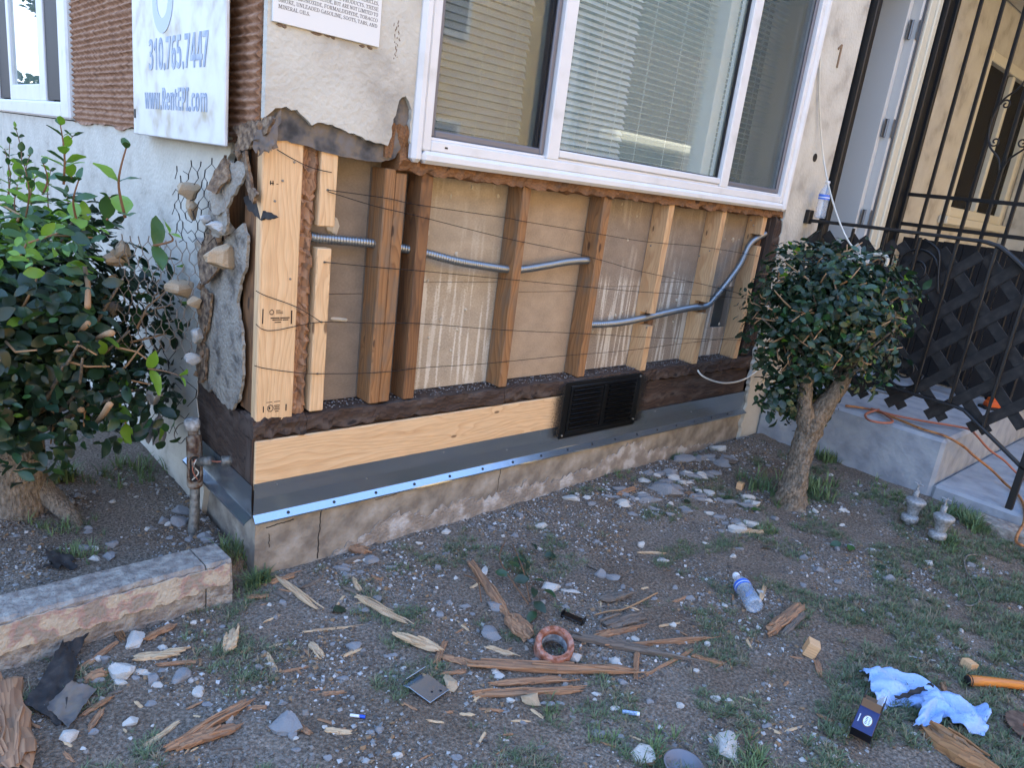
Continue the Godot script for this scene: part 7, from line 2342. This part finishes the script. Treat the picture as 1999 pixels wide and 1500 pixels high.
func build_box() -> void:
	var p := gp(1674, 1454)
	var t := thing("small_carton", "open dark blue cardboard carton with an oval emblem on its side", "carton", p)
	# long side runs from the near bottom to the far top
	var d := gp(1712, 1372) - p
	d.y = 0
	d = d.normalized()
	var s := Vector3.UP.cross(d).normalized()
	var B := Basis(s, Vector3.UP, d) * Basis(Vector3.RIGHT, -0.38)
	var W := 0.052
	var H := 0.036
	var L := 0.096
	t.basis = B
	t.position = p + Vector3(0, 0.018, 0)
	var add := func(called: String, c: Vector3, sz: Vector3, m: String, rot := Basis.IDENTITY) -> void:
		part(t, called, box(sz, 0.0006), M[m], Transform3D(rot, c))
	add.call("front_panel", Vector3(0, H, L * 0.42), Vector3(W, 0.0014, L * 0.84), "box_blue")
	add.call("back_panel", Vector3(0, 0, L * 0.75), Vector3(W, 0.0014, L * 1.5), "card")
	add.call("side_panel", Vector3(-W / 2, H / 2, L * 0.75), Vector3(0.0014, H, L * 1.5), "box_dark")
	add.call("side_panel", Vector3(W / 2, H / 2, L * 0.75), Vector3(0.0014, H, L * 1.5), "box_dark")
	add.call("end_panel", Vector3(0, H / 2, 0.001), Vector3(W, H, 0.0014), "box_dark")
	add.call("lid_flap", Vector3(0, H + 0.010, L * 0.87), Vector3(W * 0.94, 0.0012, 0.024), "card", Basis(Vector3.RIGHT, -1.0))
	add.call("inner_flap", Vector3(-W * 0.3, H * 0.75, L * 1.2), Vector3(0.0012, H * 0.9, 0.045), "label_white", Basis(Vector3.BACK, 0.5))
	var ell := PackedVector2Array()
	var ell2 := PackedVector2Array()
	for i in 28:
		var a := TAU * i / 28.0
		ell.append(Vector2(cos(a) * 0.0125, sin(a) * 0.019))
		ell2.append(Vector2(cos(a) * 0.0105, sin(a) * 0.0165))
	var em := func(x: float, y: float, dd: float) -> Vector3: return Vector3(x - 0.004, H + 0.0006 + dd, L * 0.40 + y)
	part(t, "emblem", extrude(ell, 0.0, 0.0006, em), M["card"])
	part(t, "emblem", extrude(ell2, 0.0, 0.0010, em), M["label_white"])
	var ink := st_new()
	for k in 5:
		add_box(ink, Vector3(-0.001, H + 0.0016, L * 0.40 - 0.010 + k * 0.005), Vector3(0.0055, 0.0008, 0.0022), 0.0002)
		add_box(ink, Vector3(-0.0085, H + 0.0016, L * 0.40 - 0.010 + k * 0.005), Vector3(0.004, 0.0008, 0.0018), 0.0002)
	part(t, "lettering", done(ink), M["box_dark"])
	var ink2 := st_new()
	for k in 9:
		add_box(ink2, Vector3(0.0175, H + 0.0010, L * 0.27 + k * 0.0030), Vector3(0.003, 0.0008, 0.0017), 0.0002)
	part(t, "lettering", done(ink2), M["label_white"])

# ---------- the street behind the camera: lights the yard and shows in the panes ----------
func build_surroundings() -> void:
	struct("bounce_pavement", box(Vector3(60.0, 0.12, 3.2), 0.02), M["bounce_pavement"], at(Vector3(5.0, 0.02, 6.9)))  # unseen pale paving, added to bounce warm sunlight into the yard
	var y := thing("yellow_house", "sunlit yellow stucco house across the street, mirrored in the window", "house", Vector3(3.5, 0, 10.0))
	part(y, "wall", box(Vector3(14.0, 6.2, 6.0), 0.02), M["yellow_stucco"], at(Vector3(0, 3.1, 3.0)))
	part(y, "roof", box(Vector3(14.6, 0.25, 6.8), 0.02), M["kerb"], at(Vector3(0, 6.33, 3.0)))
	for wx: float in [-5.0, -2.2, 1.2, 4.2]:
		for wy: float in [1.7, 4.4]:
			var w := Node3D.new()
			w.name = "window"
			y.add_child(w, true)
			framed(w, "frame", Vector2(wx - 0.6, wy - 0.6), Vector2(wx + 0.6, wy + 0.6), 0.09, -0.06, 0.02, M["white"])
			rect_part(w, "pane", Vector3(wx - 0.5, wy - 0.5, -0.02), Vector3(wx + 0.5, wy + 0.5, -0.004), M["gasket"])
			for k in 5:
				rect_part(w, "bar", Vector3(wx - 0.42 + k * 0.2, wy - 0.55, -0.10), Vector3(wx - 0.40 + k * 0.2, wy + 0.55, -0.08), M["black_iron"])
	var b := thing("brown_house", "low dark brown house with white fascia across the street, mirrored in the window", "house", Vector3(15.2, 0, 9.0))
	part(b, "wall", box(Vector3(8.0, 5.4, 6.0), 0.02), M["trunk_far"], at(Vector3(0, 2.7, 3.4)))
	part(b, "fascia", box(Vector3(8.4, 0.35, 0.12), 0.02), M["white"], at(Vector3(0.3, 5.5, 0.2)))
	part(b, "roof", box(Vector3(8.4, 0.2, 6.6), 0.02), M["kerb"], at(Vector3(0, 5.78, 3.5)))
	part(b, "awning", box(Vector3(3.2, 0.22, 0.5), 0.05), M["cream"], at(Vector3(-2.0, 2.55, 0.1)))
	part(b, "door", box(Vector3(0.95, 2.1, 0.06), 0.01), M["cream"], at(Vector3(-1.0, 1.05, 0.37)))
	# hedge and trees down the side yard, mirrored in the side window
	var r := RandomNumberGenerator.new()
	r.seed = 500
	var H := thing("clipped_hedge", "clipped green hedge at the far end of the side yard", "hedge", Vector3(-6.0, 0, -28.0))
	var hs := SurfaceTool.new()
	hs.begin(Mesh.PRIMITIVE_TRIANGLES)
	for i in 2600:
		var p := Vector3(r.randf_range(-5, 5), r.randf_range(0.1, 2.6), r.randf_range(-0.5, 0.5))
		hs.append_from(leaf_meshes[r.randi() % 6], 0, Transform3D(leaf_basis(Vector3(r.randfn(), r.randfn(), r.randfn()).normalized(), Vector3(r.randfn(), r.randfn() + 0.5, r.randfn()).normalized(), 0.34), p))
	part(H, "foliage", hs.commit(), M["leaf1"]).set_meta("kind", "stuff")
	for q: Array in [[-3.2, -38.0, 7.0, "tall slim tree beyond the hedge"], [-7.5, -42.0, 9.0, "tallest tree beyond the hedge, with a wide crown"], [-10.5, -36.0, 6.0, "short tree beyond the hedge"]]:
		var t := thing("street_tree", q[3], "tree", Vector3(q[0], 0, q[1]))
		part(t, "trunk", tube(PackedVector3Array([Vector3.ZERO, Vector3(0.1, q[2] * 0.4, 0), Vector3(0.0, q[2] * 0.85, 0.1)]), [0.22, 0.15, 0.06], 8, 0.2), M["trunk_far"])
		var cs := SurfaceTool.new()
		cs.begin(Mesh.PRIMITIVE_TRIANGLES)
		for i in 700:
			var d := Vector3(r.randfn(), r.randfn(), r.randfn()).normalized() * pow(r.randf(), 0.5)
			cs.append_from(leaf_meshes[r.randi() % 6], 0, Transform3D(leaf_basis(Vector3(r.randfn(), r.randfn(), r.randfn()).normalized(), Vector3(r.randfn(), r.randfn() + 0.6, r.randfn()).normalized(), 0.4), Vector3(0, q[2] * 0.8, 0) + d * Vector3(1.5, 1.3, 1.5)))
		part(t, "crown", cs.commit(), M["leaf1"]).set_meta("kind", "stuff")

func _ready() -> void:
	# camera
	var cam := Camera3D.new()
	cam.name = "camera"
	cam.transform = Transform3D(Basis(RIGHT, UPV, BACK).orthonormalized(), EYE)
	cam.fov = 56.18
	cam.near = 0.05
	cam.far = 900.0
	add_child(cam)
	cam.current = true
	# sky, exposure
	var env := Environment.new()
	env.background_mode = Environment.BG_SKY
	var sky := Sky.new()
	var sm := ProceduralSkyMaterial.new()
	sm.sky_top_color = Color(0.48, 0.61, 0.82)
	sm.sky_horizon_color = Color(0.86, 0.90, 0.93)
	sm.sky_curve = 0.12
	sm.ground_bottom_color = Color(0.30, 0.28, 0.25)
	sm.ground_horizon_color = Color(0.60, 0.62, 0.62)
	sm.energy_multiplier = 1.0
	sky.sky_material = sm
	env.sky = sky
	env.tonemap_mode = Environment.TONE_MAPPER_LINEAR
	env.tonemap_exposure = 5.4
	env.sdfgi_enabled = true
	env.ssao_enabled = true
	env.ssil_enabled = true
	var we := WorldEnvironment.new()
	we.name = "world_environment"
	we.environment = env
	add_child(we)
	# the sun stands behind the house; the whole yard lies in its shade
	var sun := DirectionalLight3D.new()
	sun.name = "sun"
	sun.light_energy = 1.5
	sun.light_color = Color(1.0, 0.95, 0.86)
	sun.light_angular_distance = 0.5
	sun.shadow_enabled = true
	add_child(sun)
	sun.look_at_from_position(Vector3(0.45, 0.8, -0.55) * 20.0, Vector3.ZERO)
	hn.seed = 4
	hn.frequency = 0.05
	hn2.seed = 9
	hn2.frequency = 0.12
	jn.seed = 21
	jn.frequency = 0.01
	jn.fractal_octaves = 2
	rng.seed = 1234
	for i in 12:
		rocks.append(make_rock(300 + i))
	build_materials()
	build_ground()
	build_house()
	build_surroundings_late()
	build_signs()
	build_wiring()
	build_netting()
	build_porch()
	build_debris()
	build_grass()
func build_surroundings_late() -> void:
	build_plants()
	build_surroundings()
